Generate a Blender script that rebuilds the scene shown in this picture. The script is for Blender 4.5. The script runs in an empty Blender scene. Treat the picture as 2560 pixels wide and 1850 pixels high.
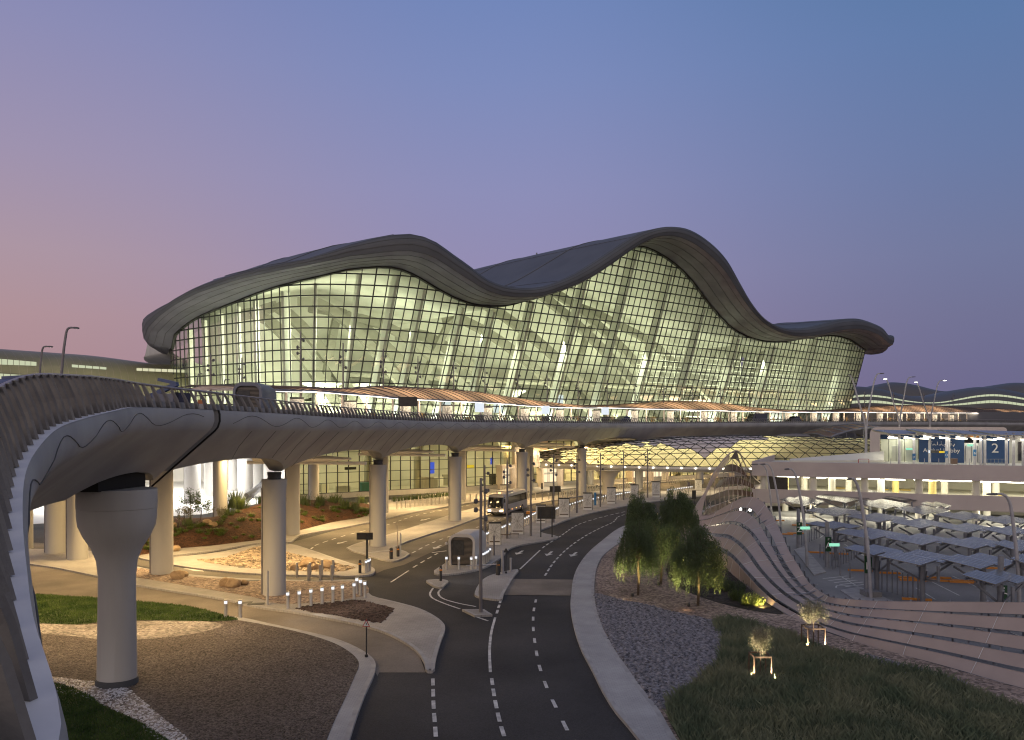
import bpy, bmesh, math, random
from mathutils import Vector, Matrix
from mathutils.geometry import tessellate_polygon
random.seed(7)
R = math.radians
scene = bpy.context.scene
COL = scene.collection
F, CX, HY, CH = 1900.0, 1280.0, 1075.0, 12.0
ORD = ['first','second','third','fourth','fifth','sixth','seventh','eighth','ninth','tenth','eleventh','twelfth',
       'thirteenth','fourteenth','fifteenth','sixteenth','seventeenth','eighteenth','nineteenth','twentieth',
       'twenty-first','twenty-second','twenty-third','twenty-fourth','twenty-fifth','twenty-sixth']

# ---- surveying helpers: a photograph sight line meets a plane of known height, or a known distance
def G(px, py, z=0.0):
    d = F*(CH-z)/(py-HY)
    return Vector(((px-CX)*d/F, d, z))
def P(px, py, Y):
    return Vector(((px-CX)*Y/F, Y, CH-(py-HY)*Y/F))
def proj(p):
    return CX+F*p[0]/p[1], HY-F*(p[2]-CH)/p[1]
def catmull(pts, n=6, closed=False):
    pts = [Vector(p) for p in pts]; N = len(pts); out = []
    rng = range(N) if closed else range(N-1)
    for i in rng:
        if closed:
            p0, p1, p2, p3 = pts[(i-1) % N], pts[i], pts[(i+1) % N], pts[(i+2) % N]
        else:
            p1, p2 = pts[i], pts[i+1]
            p0 = pts[i-1] if i > 0 else p1*2-p2
            p3 = pts[i+2] if i+2 < N else p2*2-p1
        # centripetal parametrisation keeps tight bends from looping
        t1 = max((p1-p0).length, 1e-6)**.5; t2 = t1+max((p2-p1).length, 1e-6)**.5; t3 = t2+max((p3-p2).length, 1e-6)**.5
        for k in range(n):
            t = t1+(t2-t1)*k/n
            a1 = p0*((t1-t)/t1)+p1*(t/t1)
            a2 = p1*((t2-t)/(t2-t1))+p2*((t-t1)/(t2-t1))
            a3 = p2*((t3-t)/(t3-t2))+p3*((t-t2)/(t3-t2))
            b1 = a1*((t2-t)/t2)+a2*(t/t2)
            b2 = a2*((t3-t)/(t3-t1))+a3*((t-t1)/(t3-t1))
            out.append(b1*((t2-t)/(t2-t1))+b2*((t-t1)/(t2-t1)))
    if not closed: out.append(pts[-1])
    return out
def resample(pts, step):
    pts = [Vector(p) for p in pts]; out = [pts[0].copy()]; acc = 0.0
    for a, b in zip(pts, pts[1:]):
        L = (b-a).length
        if L < 1e-9: continue
        d = step-acc
        while d <= L:
            out.append(a+(b-a)*(d/L)); d += step
        acc = L-(d-step)
    return out
def interp(tab, x):
    if x <= tab[0][0]: return tab[0][1]
    for (a, va), (b, vb) in zip(tab, tab[1:]):
        if x <= b: return va+(vb-va)*(x-a)/max(b-a, 1e-9)
    return tab[-1][1]
def smooth_tab(tab, n=8):
    return [(v.x, v.y) for v in catmull([Vector((a, b, 0)) for a, b in tab], n)]
def sstep(a, b, x):
    t = min(1, max(0, (x-a)/(b-a))); return t*t*(3-2*t)

# ---- object helpers
def tag(o, label, cat, group=None, kind=None):
    if label: o['label'] = label
    if cat: o['category'] = cat
    if group: o['group'] = group
    if kind: o['kind'] = kind
    return o
def thing(name, label, cat, loc=(0, 0, 0), rotz=0.0, group=None):
    o = bpy.data.objects.new(name, None); COL.objects.link(o)
    o.empty_display_size = 0.2
    o.location = loc; o.rotation_euler = (0, 0, rotz)
    return tag(o, label, cat, group)
def put(o, parent, world):
    o.parent = parent
    if world: o.matrix_parent_inverse = Matrix.Translation(-Vector(parent.location))
CH_MAP = None
def children(o): return [c for c in bpy.data.objects if c.parent == o]
def copy_tree(o, parent=None, kids=None):
    c = o.copy(); COL.objects.link(c)
    if parent: c.parent = parent
    for ch in (kids if kids is not None else children(o)): copy_tree(ch, c)
    return c
class MB:
    def __init__(s): s.v = []; s.f = []
    def add(s, vs, fs):
        b = len(s.v); s.v += [tuple(v) for v in vs]; s.f += [tuple(b+i for i in f) for f in fs]; return s
    def quad(s, a, b, c, d): return s.add([a, b, c, d], [(0, 1, 2, 3)])
    def box(s, c, sz, rz=0.0, M=None):
        x, y, z = sz[0]/2, sz[1]/2, sz[2]/2; c = Vector(c)
        vs = [Vector(q) for q in ((-x,-y,-z),(x,-y,-z),(x,y,-z),(-x,y,-z),(-x,-y,z),(x,-y,z),(x,y,z),(-x,y,z))]
        m = M if M else Matrix.Rotation(rz, 3, 'Z')
        return s.add([m @ q+c for q in vs], [(3,2,1,0),(4,5,6,7),(0,1,5,4),(1,2,6,5),(2,3,7,6),(3,0,4,7)])
    def beam(s, a, b, w, h, up=(0, 0, 1)):
        a, b = Vector(a), Vector(b); d = (b-a).normalized(); up = Vector(up)
        if abs(d.dot(up)) > .98: up = Vector((0, 1, 0))
        x = d.cross(up).normalized()*(w/2); y = x.cross(d).normalized()*(h/2)
        vs = [a-x-y, a+x-y, a+x+y, a-x+y, b-x-y, b+x-y, b+x+y, b-x+y]
        return s.add(vs, [(3,2,1,0),(4,5,6,7),(0,1,5,4),(1,2,6,5),(2,3,7,6),(3,0,4,7)])
    def tube(s, pts, r, n=8, cap=True):
        pts = [Vector(p) for p in pts]; N = len(pts); vs = []; fs = []
        x0 = None
        for i, p in enumerate(pts):
            d = (pts[min(i+1, N-1)]-pts[max(i-1, 0)]).normalized()
            if x0 is None:
                ref = Vector((0, 0, 1)) if abs(d.z) < .9 else Vector((1, 0, 0))
                x = d.cross(ref).normalized()
            else:
                x = (x0-d*x0.dot(d)).normalized()
            x0 = x; y = d.cross(x)
            rr = r[i] if isinstance(r, (list, tuple)) else r
            for k in range(n):
                a = 2*math.pi*k/n; vs.append(p+x*math.cos(a)*rr+y*math.sin(a)*rr)
        for i in range(N-1):
            for k in range(n):
                k2 = (k+1) % n; fs.append((i*n+k, i*n+k2, (i+1)*n+k2, (i+1)*n+k))
        if cap: fs.append(tuple(range(n-1, -1, -1))); fs.append(tuple((N-1)*n+k for k in range(n)))
        return s.add(vs, fs)
    def lathe(s, prof, n=24, c=(0, 0, 0), sx=1.0, sy=1.0, rz=0.0):
        vs = []; fs = []; N = len(prof); c = Vector(c)
        for r, z in prof:
            for k in range(n):
                a = 2*math.pi*k/n; x, y = r*math.cos(a)*sx, r*math.sin(a)*sy
                vs.append(c+Vector((x*math.cos(rz)-y*math.sin(rz), x*math.sin(rz)+y*math.cos(rz), z)))
        for i in range(N-1):
            for k in range(n):
                k2 = (k+1) % n; fs.append((i*n+k, i*n+k2, (i+1)*n+k2, (i+1)*n+k))
        fs.append(tuple(range(n-1, -1, -1))); fs.append(tuple((N-1)*n+k for k in range(n)))
        return s.add(vs, fs)
    def grid(s, rows, closed=False):
        n = len(rows[0]); vs = [p for r in rows for p in r]; fs = []
        for i in range(len(rows)-1):
            for k in range(n if closed else n-1):
                k2 = (k+1) % n; fs.append((i*n+k, i*n+k2, (i+1)*n+k2, (i+1)*n+k))
        return s.add(vs, fs)
    def prism(s, poly, z0, z1):
        n = len(poly); vs = [(p[0], p[1], z0) for p in poly]+[(p[0], p[1], z1) for p in poly]
        fs = []
        for t in tessellate_polygon([[Vector((p[0], p[1], 0)) for p in poly]]):
            a, b, c = (Vector((poly[i][0], poly[i][1], 0)) for i in t)
            if (b-a).cross(c-a).z < 0: t = (t[0], t[2], t[1])
            fs.append(tuple(i+n for i in t)); fs.append((t[2], t[1], t[0]))
        ar = sum(poly[i][0]*poly[(i+1) % n][1]-poly[(i+1) % n][0]*poly[i][1] for i in range(n))
        for i in range(n):
            j = (i+1) % n
            fs.append((i, j, n+j, n+i) if ar > 0 else (j, i, n+i, n+j))
        return s.add(vs, fs)
    def sheet(s, poly, z):
        fs = []
        for t in tessellate_polygon([[Vector((p[0], p[1], 0)) for p in poly]]):
            a, b, c = (Vector((poly[i][0], poly[i][1], 0)) for i in t)
            if (b-a).cross(c-a).z < 0: t = (t[0], t[2], t[1])
            fs.append(t)
        return s.add([(p[0], p[1], z) for p in poly], fs)
    def extrude(s, prof, a, b):          # prof: list of Vector offsets, swept from a to b, capped
        a, b = Vector(a), Vector(b); n = len(prof)
        vs = [a+q for q in prof]+[b+q for q in prof]
        fs = [(i, (i+1) % n, n+(i+1) % n, n+i) for i in range(n)]
        fs += [tuple(range(n-1, -1, -1)), tuple(range(n, 2*n))]
        return s.add(vs, fs)
    def build(s, name, mat, parent=None, smooth=False, world=True, loc=None, sharp=40, mats=None, fm=None):
        me = bpy.data.meshes.new(name); me.from_pydata(s.v, [], s.f)
        if mats:
            for m in mats: me.materials.append(m)
            me.polygons.foreach_set('material_index', fm)
        else: me.materials.append(mat)
        if smooth:
            me.polygons.foreach_set('use_smooth', [True]*len(me.polygons))
            if sharp: me.set_sharp_from_angle(angle=R(sharp))
        me.update()
        o = bpy.data.objects.new(name, me); COL.objects.link(o)
        if parent: put(o, parent, world)
        if loc: o.location = loc
        return o
def structure(o): o['kind'] = 'structure'; return o
def text_mesh(body, size, M, mat, parent, name='lettering', depth=.01, world=True):
    cu = bpy.data.curves.new(name, 'FONT'); cu.body = body; cu.size = size
    cu.align_x = 'CENTER'; cu.align_y = 'CENTER'; cu.extrude = depth
    t = bpy.data.objects.new(name, cu); me = bpy.data.meshes.new_from_object(t)
    bpy.data.objects.remove(t)
    me.transform(M); me.materials.clear(); me.materials.append(mat)
    o = bpy.data.objects.new(name, me); COL.objects.link(o); put(o, parent, world); return o

# ---- materials (all procedural)
def lin(c): return tuple(((x/255)/12.92 if x <= 10 else ((x/255+.055)/1.055)**2.4) for x in c)
def nodes(m):
    m.use_nodes = True; nt = m.node_tree; return nt, nt.nodes, nt.links
def mat(name, c1, c2=None, rough=.6, metal=0.0, scale=2.0, detail=6, bump=0.0, bscale=None, kind='noise', alpha=1.0, spec=.5, lo=.35, hi=.65, stretch=None, coat=0.0):
    m = bpy.data.materials.new(name); nt, N, L = nodes(m)
    b = N['Principled BSDF']; b.inputs['Roughness'].default_value = rough; b.inputs['Metallic'].default_value = metal
    b.inputs['Specular IOR Level'].default_value = spec; b.inputs['Coat Weight'].default_value = coat
    b.inputs['Base Color'].default_value = (*c1, 1); b.inputs['Alpha'].default_value = alpha
    if c2 is None and not bump: return m
    tc = N.new('ShaderNodeTexCoord'); src = tc.outputs['Object']
    if stretch:
        mp = N.new('ShaderNodeMapping'); mp.inputs['Scale'].default_value = stretch; L.new(src, mp.inputs['Vector']); src = mp.outputs[0]
    if c2 is not None:
        if kind == 'noise':
            t = N.new('ShaderNodeTexNoise'); t.inputs['Scale'].default_value = scale; t.inputs['Detail'].default_value = detail
            L.new(src, t.inputs['Vector']); out = t.outputs['Fac']
        else:
            t = N.new('ShaderNodeTexVoronoi'); t.inputs['Scale'].default_value = scale
            L.new(src, t.inputs['Vector'])
            sp = N.new('ShaderNodeSeparateColor'); L.new(t.outputs['Color'], sp.inputs[0]); out = sp.outputs[0]
            lo, hi = 0.05, 0.95
        rp = N.new('ShaderNodeValToRGB'); rp.color_ramp.elements[0].position = lo; rp.color_ramp.elements[1].position = hi
        rp.color_ramp.elements[0].color = (*c1, 1); rp.color_ramp.elements[1].color = (*c2, 1)
        L.new(out, rp.inputs[0]); L.new(rp.outputs[0], b.inputs['Base Color'])
    if bump:
        t2 = N.new('ShaderNodeTexNoise') if kind == 'noise' else N.new('ShaderNodeTexVoronoi')
        t2.inputs['Scale'].default_value = bscale or scale*4
        if kind == 'noise': t2.inputs['Detail'].default_value = 8
        L.new(src, t2.inputs['Vector'])
        bp = N.new('ShaderNodeBump'); bp.inputs['Strength'].default_value = bump; bp.inputs['Distance'].default_value = .05
        bp.invert = kind != 'noise'
        L.new(t2.outputs[0], bp.inputs['Height']); L.new(bp.outputs[0], b.inputs['Normal'])
    return m
def layered(name, big, small, rough=.9, bump=.6, bscale=14):
    """large soft patches (c1,c2,scale) multiplied over fine grain (c1,c2,scale): gravel, asphalt, paving"""
    m = bpy.data.materials.new(name); nt, N, L = nodes(m)
    b = N['Principled BSDF']; b.inputs['Roughness'].default_value = rough; b.inputs['Specular IOR Level'].default_value = .25
    tc = N.new('ShaderNodeTexCoord'); src = tc.outputs['Object']
    n1 = N.new('ShaderNodeTexNoise'); n1.inputs['Scale'].default_value = big[2]; n1.inputs['Detail'].default_value = 5; L.new(src, n1.inputs['Vector'])
    r1 = N.new('ShaderNodeValToRGB'); r1.color_ramp.elements[0].position = .35; r1.color_ramp.elements[1].position = .65
    r1.color_ramp.elements[0].color = (*big[0], 1); r1.color_ramp.elements[1].color = (*big[1], 1); L.new(n1.outputs['Fac'], r1.inputs[0])
    v = N.new('ShaderNodeTexVoronoi'); v.inputs['Scale'].default_value = small[2]; L.new(src, v.inputs['Vector'])
    sp = N.new('ShaderNodeSeparateColor'); L.new(v.outputs['Color'], sp.inputs[0])
    r2 = N.new('ShaderNodeValToRGB'); r2.color_ramp.elements[0].color = (*[small[0]]*3, 1); r2.color_ramp.elements[1].color = (*[small[1]]*3, 1)
    L.new(sp.outputs[0], r2.inputs[0])
    mx = N.new('ShaderNodeMix'); mx.data_type = 'RGBA'; mx.blend_type = 'MULTIPLY'; mx.inputs['Factor'].default_value = 1
    L.new(r1.outputs[0], mx.inputs['A']); L.new(r2.outputs[0], mx.inputs['B']); L.new(mx.outputs['Result'], b.inputs['Base Color'])
    if bump:
        bp = N.new('ShaderNodeBump'); bp.inputs['Strength'].default_value = bump; bp.inputs['Distance'].default_value = .06; bp.invert = True
        v2 = N.new('ShaderNodeTexVoronoi'); v2.inputs['Scale'].default_value = bscale; L.new(src, v2.inputs['Vector'])
        L.new(v2.outputs['Distance'], bp.inputs['Height']); L.new(bp.outputs[0], b.inputs['Normal'])
    return m
def paver(name, c1, c2, mortar, scale=2.5, rough=.85):
    m = bpy.data.materials.new(name); nt, N, L = nodes(m); b = N['Principled BSDF']; b.inputs['Roughness'].default_value = rough
    b.inputs['Specular IOR Level'].default_value = .2
    tc = N.new('ShaderNodeTexCoord'); br = N.new('ShaderNodeTexBrick'); br.inputs['Scale'].default_value = scale
    br.inputs['Color1'].default_value = (*c1, 1); br.inputs['Color2'].default_value = (*c2, 1); br.inputs['Mortar'].default_value = (*mortar, 1)
    br.inputs['Mortar Size'].default_value = .015; L.new(tc.outputs['Object'], br.inputs['Vector'])
    n = N.new('ShaderNodeTexNoise'); n.inputs['Scale'].default_value = .35; n.inputs['Detail'].default_value = 8; L.new(tc.outputs['Object'], n.inputs['Vector'])
    r = N.new('ShaderNodeValToRGB'); r.color_ramp.elements[0].position = .3; r.color_ramp.elements[1].position = .7
    r.color_ramp.elements[0].color = (.72, .72, .72, 1); r.color_ramp.elements[1].color = (1, 1, 1, 1); L.new(n.outputs['Fac'], r.inputs[0])
    mx = N.new('ShaderNodeMix'); mx.data_type = 'RGBA'; mx.blend_type = 'MULTIPLY'; mx.inputs['Factor'].default_value = 1
    L.new(br.outputs['Color'], mx.inputs['A']); L.new(r.outputs[0], mx.inputs['B']); L.new(mx.outputs['Result'], b.inputs['Base Color'])
    return m
def emit(name, c, s):
    m = bpy.data.materials.new(name); nt, N, L = nodes(m); N.remove(N['Principled BSDF'])
    e = N.new('ShaderNodeEmission'); e.inputs[0].default_value = (*c, 1); e.inputs[1].default_value = s
    L.new(e.outputs[0], N['Material Output'].inputs[0]); return m
def glass(name, tint, gloss=.08, rough=.03):
    m = bpy.data.materials.new(name); nt, N, L = nodes(m); N.remove(N['Principled BSDF'])
    t = N.new('ShaderNodeBsdfTransparent'); t.inputs[0].default_value = (*tint, 1)
    g = N.new('ShaderNodeBsdfGlossy'); g.inputs['Roughness'].default_value = rough; g.inputs[0].default_value = (.9, .9, .9, 1)
    fr = N.new('ShaderNodeLayerWeight'); fr.inputs[0].default_value = .25
    mr = N.new('ShaderNodeMapRange'); mr.inputs['To Min'].default_value = gloss*.5; mr.inputs['To Max'].default_value = gloss*4; L.new(fr.outputs['Fresnel'], mr.inputs[0])
    x = N.new('ShaderNodeMixShader'); L.new(mr.outputs[0], x.inputs[0]); L.new(t.outputs[0], x.inputs[1]); L.new(g.outputs[0], x.inputs[2])
    L.new(x.outputs[0], N['Material Output'].inputs[0]); return m
def translucent(name, c, mixf=.5, c2=None, rough=.5):
    m = bpy.data.materials.new(name); nt, N, L = nodes(m); b = N['Principled BSDF']
    b.inputs['Base Color'].default_value = (*c, 1); b.inputs['Roughness'].default_value = rough
    t = N.new('ShaderNodeBsdfTranslucent'); t.inputs[0].default_value = (*(c2 or c), 1)
    x = N.new('ShaderNodeMixShader'); x.inputs[0].default_value = mixf
    L.new(b.outputs[0], x.inputs[1]); L.new(t.outputs[0], x.inputs[2]); L.new(x.outputs[0], N['Material Output'].inputs[0]); return m
M = {}
M['concrete'] = mat('concrete', (.33,.325,.32), (.40,.395,.385), .75, scale=.5, bump=.15, bscale=9, stretch=(1,1,.25))
M['deck_conc'] = mat('deck_conc', (.25,.255,.27), (.335,.34,.35), .7, scale=.35, bump=.1, bscale=7, stretch=(1,1,.3))
M['fin'] = mat('fin', (.135,.128,.125), (.205,.195,.185), .7, scale=1.2, bump=.25, bscale=14)
M['ledge'] = mat('ledge', (.52,.52,.55), (.62,.62,.64), .6, scale=1.5)
M['rail'] = mat('rail', (.30,.26,.24), (.36,.31,.29), .45, metal=.6, scale=3)
M['groove'] = mat('groove', (.07,.07,.072), rough=.9)
M['joint'] = mat('joint', (.012,.012,.012), rough=.9)
M['dark'] = mat('dark', (.02,.02,.022), (.035,.035,.036), .5, scale=4)
M['asphalt'] = layered('asphalt', ((.030,.030,.033),(.066,.064,.066),.11), (.74,1.15,24), .85, .25, 30)
M['asphalt_warmlit'] = layered('asphalt_warmlit', ((.105,.095,.085),(.155,.142,.125),.2), (.85,1.1,22), .85, .25, 28)  # browner, lighter asphalt: the glow under the deck is part of its colour
M['lot'] = layered('lot', ((.19,.19,.195),(.26,.26,.265),.15), (.9,1.08,22), .8, .15, 28)
M['tanroad'] = layered('tanroad', ((.155,.135,.115),(.235,.205,.175),.3), (.88,1.08,18), .85, .2, 24)
M['sidewalk'] = paver('sidewalk', (.40,.40,.41), (.44,.44,.45), (.30,.30,.31), 2.2)
M['pavement'] = paver('pavement', (.36,.345,.33), (.41,.39,.375), (.27,.26,.25), 1.6)
M['kerb'] = mat('kerb', (.27,.265,.27), (.36,.355,.355), .8, scale=1.5)
M['gravel_brown'] = layered('gravel_brown', ((.082,.069,.066),(.122,.104,.099),.16), (.3,1.65,14.0), .95, 1.0, 14)
M['gravel_dark'] = layered('gravel_dark', ((.065,.045,.04),(.10,.07,.06),.3), (.35,1.5,7.5), .95, 1.0, 7.5)
M['gravel_light'] = layered('gravel_light', ((.20,.18,.172),(.275,.25,.24),.4), (.45,1.35,7.0), .95, 1.0, 7)
M['gravel_tan'] = layered('gravel_tan', ((.24,.185,.155),(.33,.26,.215),.3), (.4,1.4,6.5), .95, 1.0, 6.5)
M['gravel_tan_coarse'] = layered('gravel_tan_coarse', ((.26,.21,.16),(.36,.29,.22),.4), (.3,1.45,3.2), .95, 1.0, 3.2)
M['rockbed'] = layered('rockbed', ((.03,.029,.034),(.055,.053,.062),.3), (.3,1.6,4.0), .9, 1.0, 4)
M['rock'] = mat('rock', (.05,.05,.06), (.26,.255,.285), .85, scale=5, bump=.3, bscale=16)
M['boulder'] = mat('boulder', (.22,.15,.09), (.36,.26,.16), .9, scale=2, bump=.6, bscale=5)
M['mulch'] = layered('mulch', ((.042,.019,.010),(.075,.034,.017),.7), (.4,1.5,6.0), .95, 1.0, 7)
M['soil'] = layered('soil', ((.03,.026,.022),(.06,.05,.04),.5), (.5,1.3,5.0), .95, .8, 6)
M['turf'] = mat('turf', (.02,.035,.012), (.04,.06,.02), .9, scale=1.5)
M['blade'] = mat('blade', (.03,.065,.014), (.08,.125,.032), .7, scale=.8, spec=.2)
M['wildblade'] = mat('wildblade', (.095,.132,.088), (.21,.225,.15), .75, scale=.5, spec=.2)
M['paint'] = mat('paint', (.34,.34,.34), (.62,.62,.61), .7, scale=2.2)
M['paintworn'] = mat('paintworn', (.38,.38,.37), (.6,.6,.58), .7, scale=2)
M['roofmetal'] = mat('roofmetal', (.066,.073,.088), (.086,.094,.111), .6, metal=.1, scale=.12)
M['soffit'] = mat('soffit', (.115,.112,.150), (.155,.152,.195), .45, metal=.25, scale=.3)
M['mullion'] = mat('mullion', (.022,.024,.022), rough=.5)
M['white'] = mat('white', (.70,.69,.66), (.76,.75,.72), .55, scale=.5)
M['interior'] = mat('interior', (.48,.48,.43), (.62,.62,.56), .7, scale=.15)
M['interior_rib'] = mat('interior_rib', (.25,.245,.205), (.30,.295,.25), .7, scale=.3)
M['interior_white'] = mat('interior_white', (.80,.81,.76), rough=.5)
M['floor_in'] = mat('floor_in', (.40,.39,.33), rough=.4)
M['glass'] = glass('glass', (.86,.91,.80), .055)
M['glass_arr'] = glass('glass_arr', (.88,.88,.70), .05)
M['glass_clear'] = glass('glass_clear', (.85,.9,.85), .07)
M['darkglass'] = mat('darkglass', (.012,.014,.018), rough=.08, spec=.8)
M['steel'] = mat('steel', (.42,.40,.38), (.5,.48,.45), .35, metal=.8, scale=5, stretch=(1,1,.1))
M['pole'] = mat('pole', (.15,.14,.15), (.19,.18,.19), .45, metal=.4, scale=2)
M['paleP'] = mat('pale_pole', (.33,.33,.36), (.40,.40,.43), .5, metal=.2, scale=2)
M['lamphead'] = mat('lamp_head', (.07,.07,.08), rough=.5)
M['canopy'] = translucent('canopy', (.34,.27,.23), .72, (.80,.60,.45))
M['canopy_rib'] = mat('canopy_rib', (.07,.055,.055), rough=.5)
M['canopy_edge'] = mat('canopy_edge', (.20,.19,.22), rough=.45, metal=.3)
M['col_pale'] = mat('pale_column', (.55,.47,.40), (.6,.52,.45), .5, scale=2)
M['panel_stone'] = mat('panel_stone', (.58,.56,.51), (.68,.66,.61), .7, scale=1.2)
M['panel_line'] = mat('panel_line', (.20,.185,.16), rough=.7)
M['brown'] = mat('brown', (.09,.055,.035), rough=.6)
M['tin'] = mat('tin', (.32,.27,.25), (.37,.31,.29), .5, metal=.25, scale=.6)
M['strip_warm'] = emit('strip_warm', (1,.93,.82), 5)
M['strip_white'] = emit('strip_white', (1,.93,.72), 8)
M['bollard_glow'] = emit('bollard_glow', (.92,.95,1.0), 1.2)
M['downlight'] = emit('downlight', (1,.9,.72), 7)
M['window_lit'] = emit('window_lit', (.93,.90,.60), .75)
M['window_pale'] = emit('window_pale', (.80,.86,.58), .72)
M['signwhite'] = emit('sign_white', (.85,.92,1), .95)
M['green_lit'] = emit('green_lit', (.40,1.0,.70), .85)
M['red_lit'] = emit('red_lit', (1,.08,.04), 6)
M['amber_lit'] = emit('amber_lit', (1,.42,.10), 8)
M['head_lit'] = emit('head_lit', (1,.80,.55), 7)
M['lamp_lit'] = emit('lamp_lit', (1,.96,.85), 16)
M['blue_screen'] = emit('blue_screen', (.08,.14,.9), .9)
M['yellow_screen'] = emit('yellow_screen', (1,.72,.06), .8)
M['blue'] = mat('blue', (.016,.06,.17), (.02,.075,.2), .5, scale=.4)
M['bluesign'] = mat('bluesign', (.03,.16,.36), rough=.5)
M['green'] = mat('green', (.008,.06,.02), rough=.5)
M['orange'] = mat('orange', (.55,.20,.03), (.62,.25,.04), .6, scale=4)
M['yellow'] = mat('yellow', (.62,.42,.05), (.7,.5,.07), .6, scale=3)
M['yellowcol'] = mat('yellowcol', (.66,.55,.22), rough=.6)
M['red'] = mat('red', (.35,.02,.015), rough=.5)
M['signback'] = mat('signback', (.035,.03,.025), (.05,.045,.035), .6, scale=3)
M['mauve'] = mat('mauve', (.42,.365,.355), (.48,.425,.41), .75, scale=.25, bump=.05, bscale=8)
M['louver'] = mat('louver', (.20,.17,.14), rough=.5, metal=.3)
M['kiosk'] = mat('kiosk', (.42,.40,.385), (.47,.45,.43), .5, scale=.6)
M['kiosk_dark'] = mat('kiosk_dark', (.12,.125,.16), (.15,.155,.19), .5, scale=.6)
M['pv'] = mat('pv', (.22,.22,.22), (.30,.295,.29), .27, metal=.5, scale=1.5)
M['frame'] = mat('frame', (.17,.18,.21), (.22,.23,.26), .5, metal=.3, scale=2)
M['bark'] = mat('bark', (.05,.036,.026), (.09,.065,.045), .9, scale=6, bump=.5, bscale=20)
M['leaf'] = translucent('leaf', (.055,.08,.042), .35, (.15,.20,.05), .6)
M['leaf_olive'] = translucent('leaf_olive', (.22,.215,.15), .25, (.25,.23,.13), .6)
M['leaf_gold'] = translucent('leaf_gold', (.36,.25,.10), .3, (.42,.28,.1), .6)
M['leaf_fresh'] = translucent('leaf_fresh', (.09,.13,.035), .35, (.12,.17,.03), .6)
M['buswhite'] = mat('buswhite', (.36,.34,.34), (.40,.38,.38), .35, scale=1, coat=.3)
M['rubber'] = mat('rubber', (.015,.015,.015), rough=.8)
M['carblack'] = mat('carblack', (.02,.018,.018), rough=.25, coat=.5)
M['gold_clad'] = mat('gold_clad', (.20,.185,.12), (.235,.215,.14), .45, metal=.35, scale=.3)
M['pier_clad'] = mat('pier_clad', (.085,.088,.105), (.10,.103,.12), .5, metal=.25, scale=.05)
M['sand'] = layered('sand', ((.16,.14,.12),(.21,.185,.16),.02), (.9,1.05,3), .95, 0)
M['tank'] = mat('teal', (.03,.14,.15), rough=.6)
M['carpark'] = mat('carpark', (.60,.585,.52), (.66,.645,.58), .6, scale=.3)
# ================= camera, sky, sun
cam = bpy.data.cameras.new('camera'); camo = bpy.data.objects.new('camera', cam); COL.objects.link(camo)
camo.location = (0, 0, CH); camo.rotation_euler = (R(90), 0, 0)
cam.sensor_width = 36; cam.lens = 36*F/2560; cam.shift_y = 150/2560; cam.clip_start = .1; cam.clip_end = 5000
scene.camera = camo
scene.view_settings.view_transform = 'Standard'; scene.view_settings.look = 'None'
scene.view_settings.exposure = 0; scene.view_settings.gamma = 1
scene.cycles.max_bounces = 8; scene.cycles.transparent_max_bounces = 12; scene.cycles.sample_clamp_indirect = 6
scene.cycles.use_denoising = True; scene.cycles.filter_width = 1.15; scene.cycles.caustics_reflective = False; scene.cycles.caustics_refractive = False
w = bpy.data.worlds.new('World'); scene.world = w; w.use_nodes = True
nt = w.node_tree; N = nt.nodes; L = nt.links; bg = N['Background']
tc = N.new('ShaderNodeTexCoord'); sx = N.new('ShaderNodeSeparateXYZ'); L.new(tc.outputs['Generated'], sx.inputs[0])
def wramp(stops):
    r = N.new('ShaderNodeValToRGB'); cr = r.color_ramp; cr.interpolation = 'B_SPLINE' if False else 'LINEAR'
    while len(cr.elements) > 1: cr.elements.remove(cr.elements[-1])
    for i, (p, c) in enumerate(stops):
        e = cr.elements[0] if i == 0 else cr.elements.new(p)
        e.position = p; e.color = (*lin(c), 1)
    L.new(sx.outputs['Z'], r.inputs[0]); return r
SKY_L = [(0, (164,130,138)), (.06, (172,138,144)), (.13, (176,145,151)), (.2, (172,149,162)), (.3, (158,146,174)), (.42, (140,140,180)), (.52, (124,132,180)), (1, (150,150,166))]
SKY_C = [(0, (150,122,148)), (.06, (147,128,158)), (.13, (147,134,168)), (.2, (147,140,177)), (.3, (140,142,184)), (.42, (124,139,187)), (.52, (110,133,185)), (1, (150,150,166))]
SKY_R = [(0, (106,102,136)), (.06, (109,107,142)), (.13, (112,114,148)), (.2, (112,120,156)), (.3, (104,122,164)), (.42, (94,122,168)), (.52, (82,118,163)), (1, (150,150,166))]
SKY_B = [(0, (246,222,206)), (.1, (240,218,205)), (.25, (224,209,203)), (.5, (190,186,192)), (1, (150,150,166))]   # unseen sky behind the camera, made warm and bright to light the scene
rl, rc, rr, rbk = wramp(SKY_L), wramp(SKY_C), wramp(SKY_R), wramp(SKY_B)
def wmath(op, a, b=None):
    n = N.new('ShaderNodeMath'); n.operation = op
    for i, q in enumerate((a, b)):
        if q is None: continue
        if isinstance(q, (int, float)): n.inputs[i].default_value = q
        else: L.new(q, n.inputs[i])
    return n.outputs[0]
hyp = wmath('SQRT', wmath('ADD', wmath('MULTIPLY', sx.outputs['X'], sx.outputs['X']), wmath('MULTIPLY', sx.outputs['Y'], sx.outputs['Y'])))
az = wmath('DIVIDE', sx.outputs['X'], wmath('MAXIMUM', hyp, .001))
def wrange(a, b, src=None):
    n = N.new('ShaderNodeMapRange'); n.interpolation_type = 'SMOOTHSTEP'; n.inputs['From Min'].default_value = a; n.inputs['From Max'].default_value = b
    L.new(src or az, n.inputs[0]); return n.outputs[0]
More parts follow.
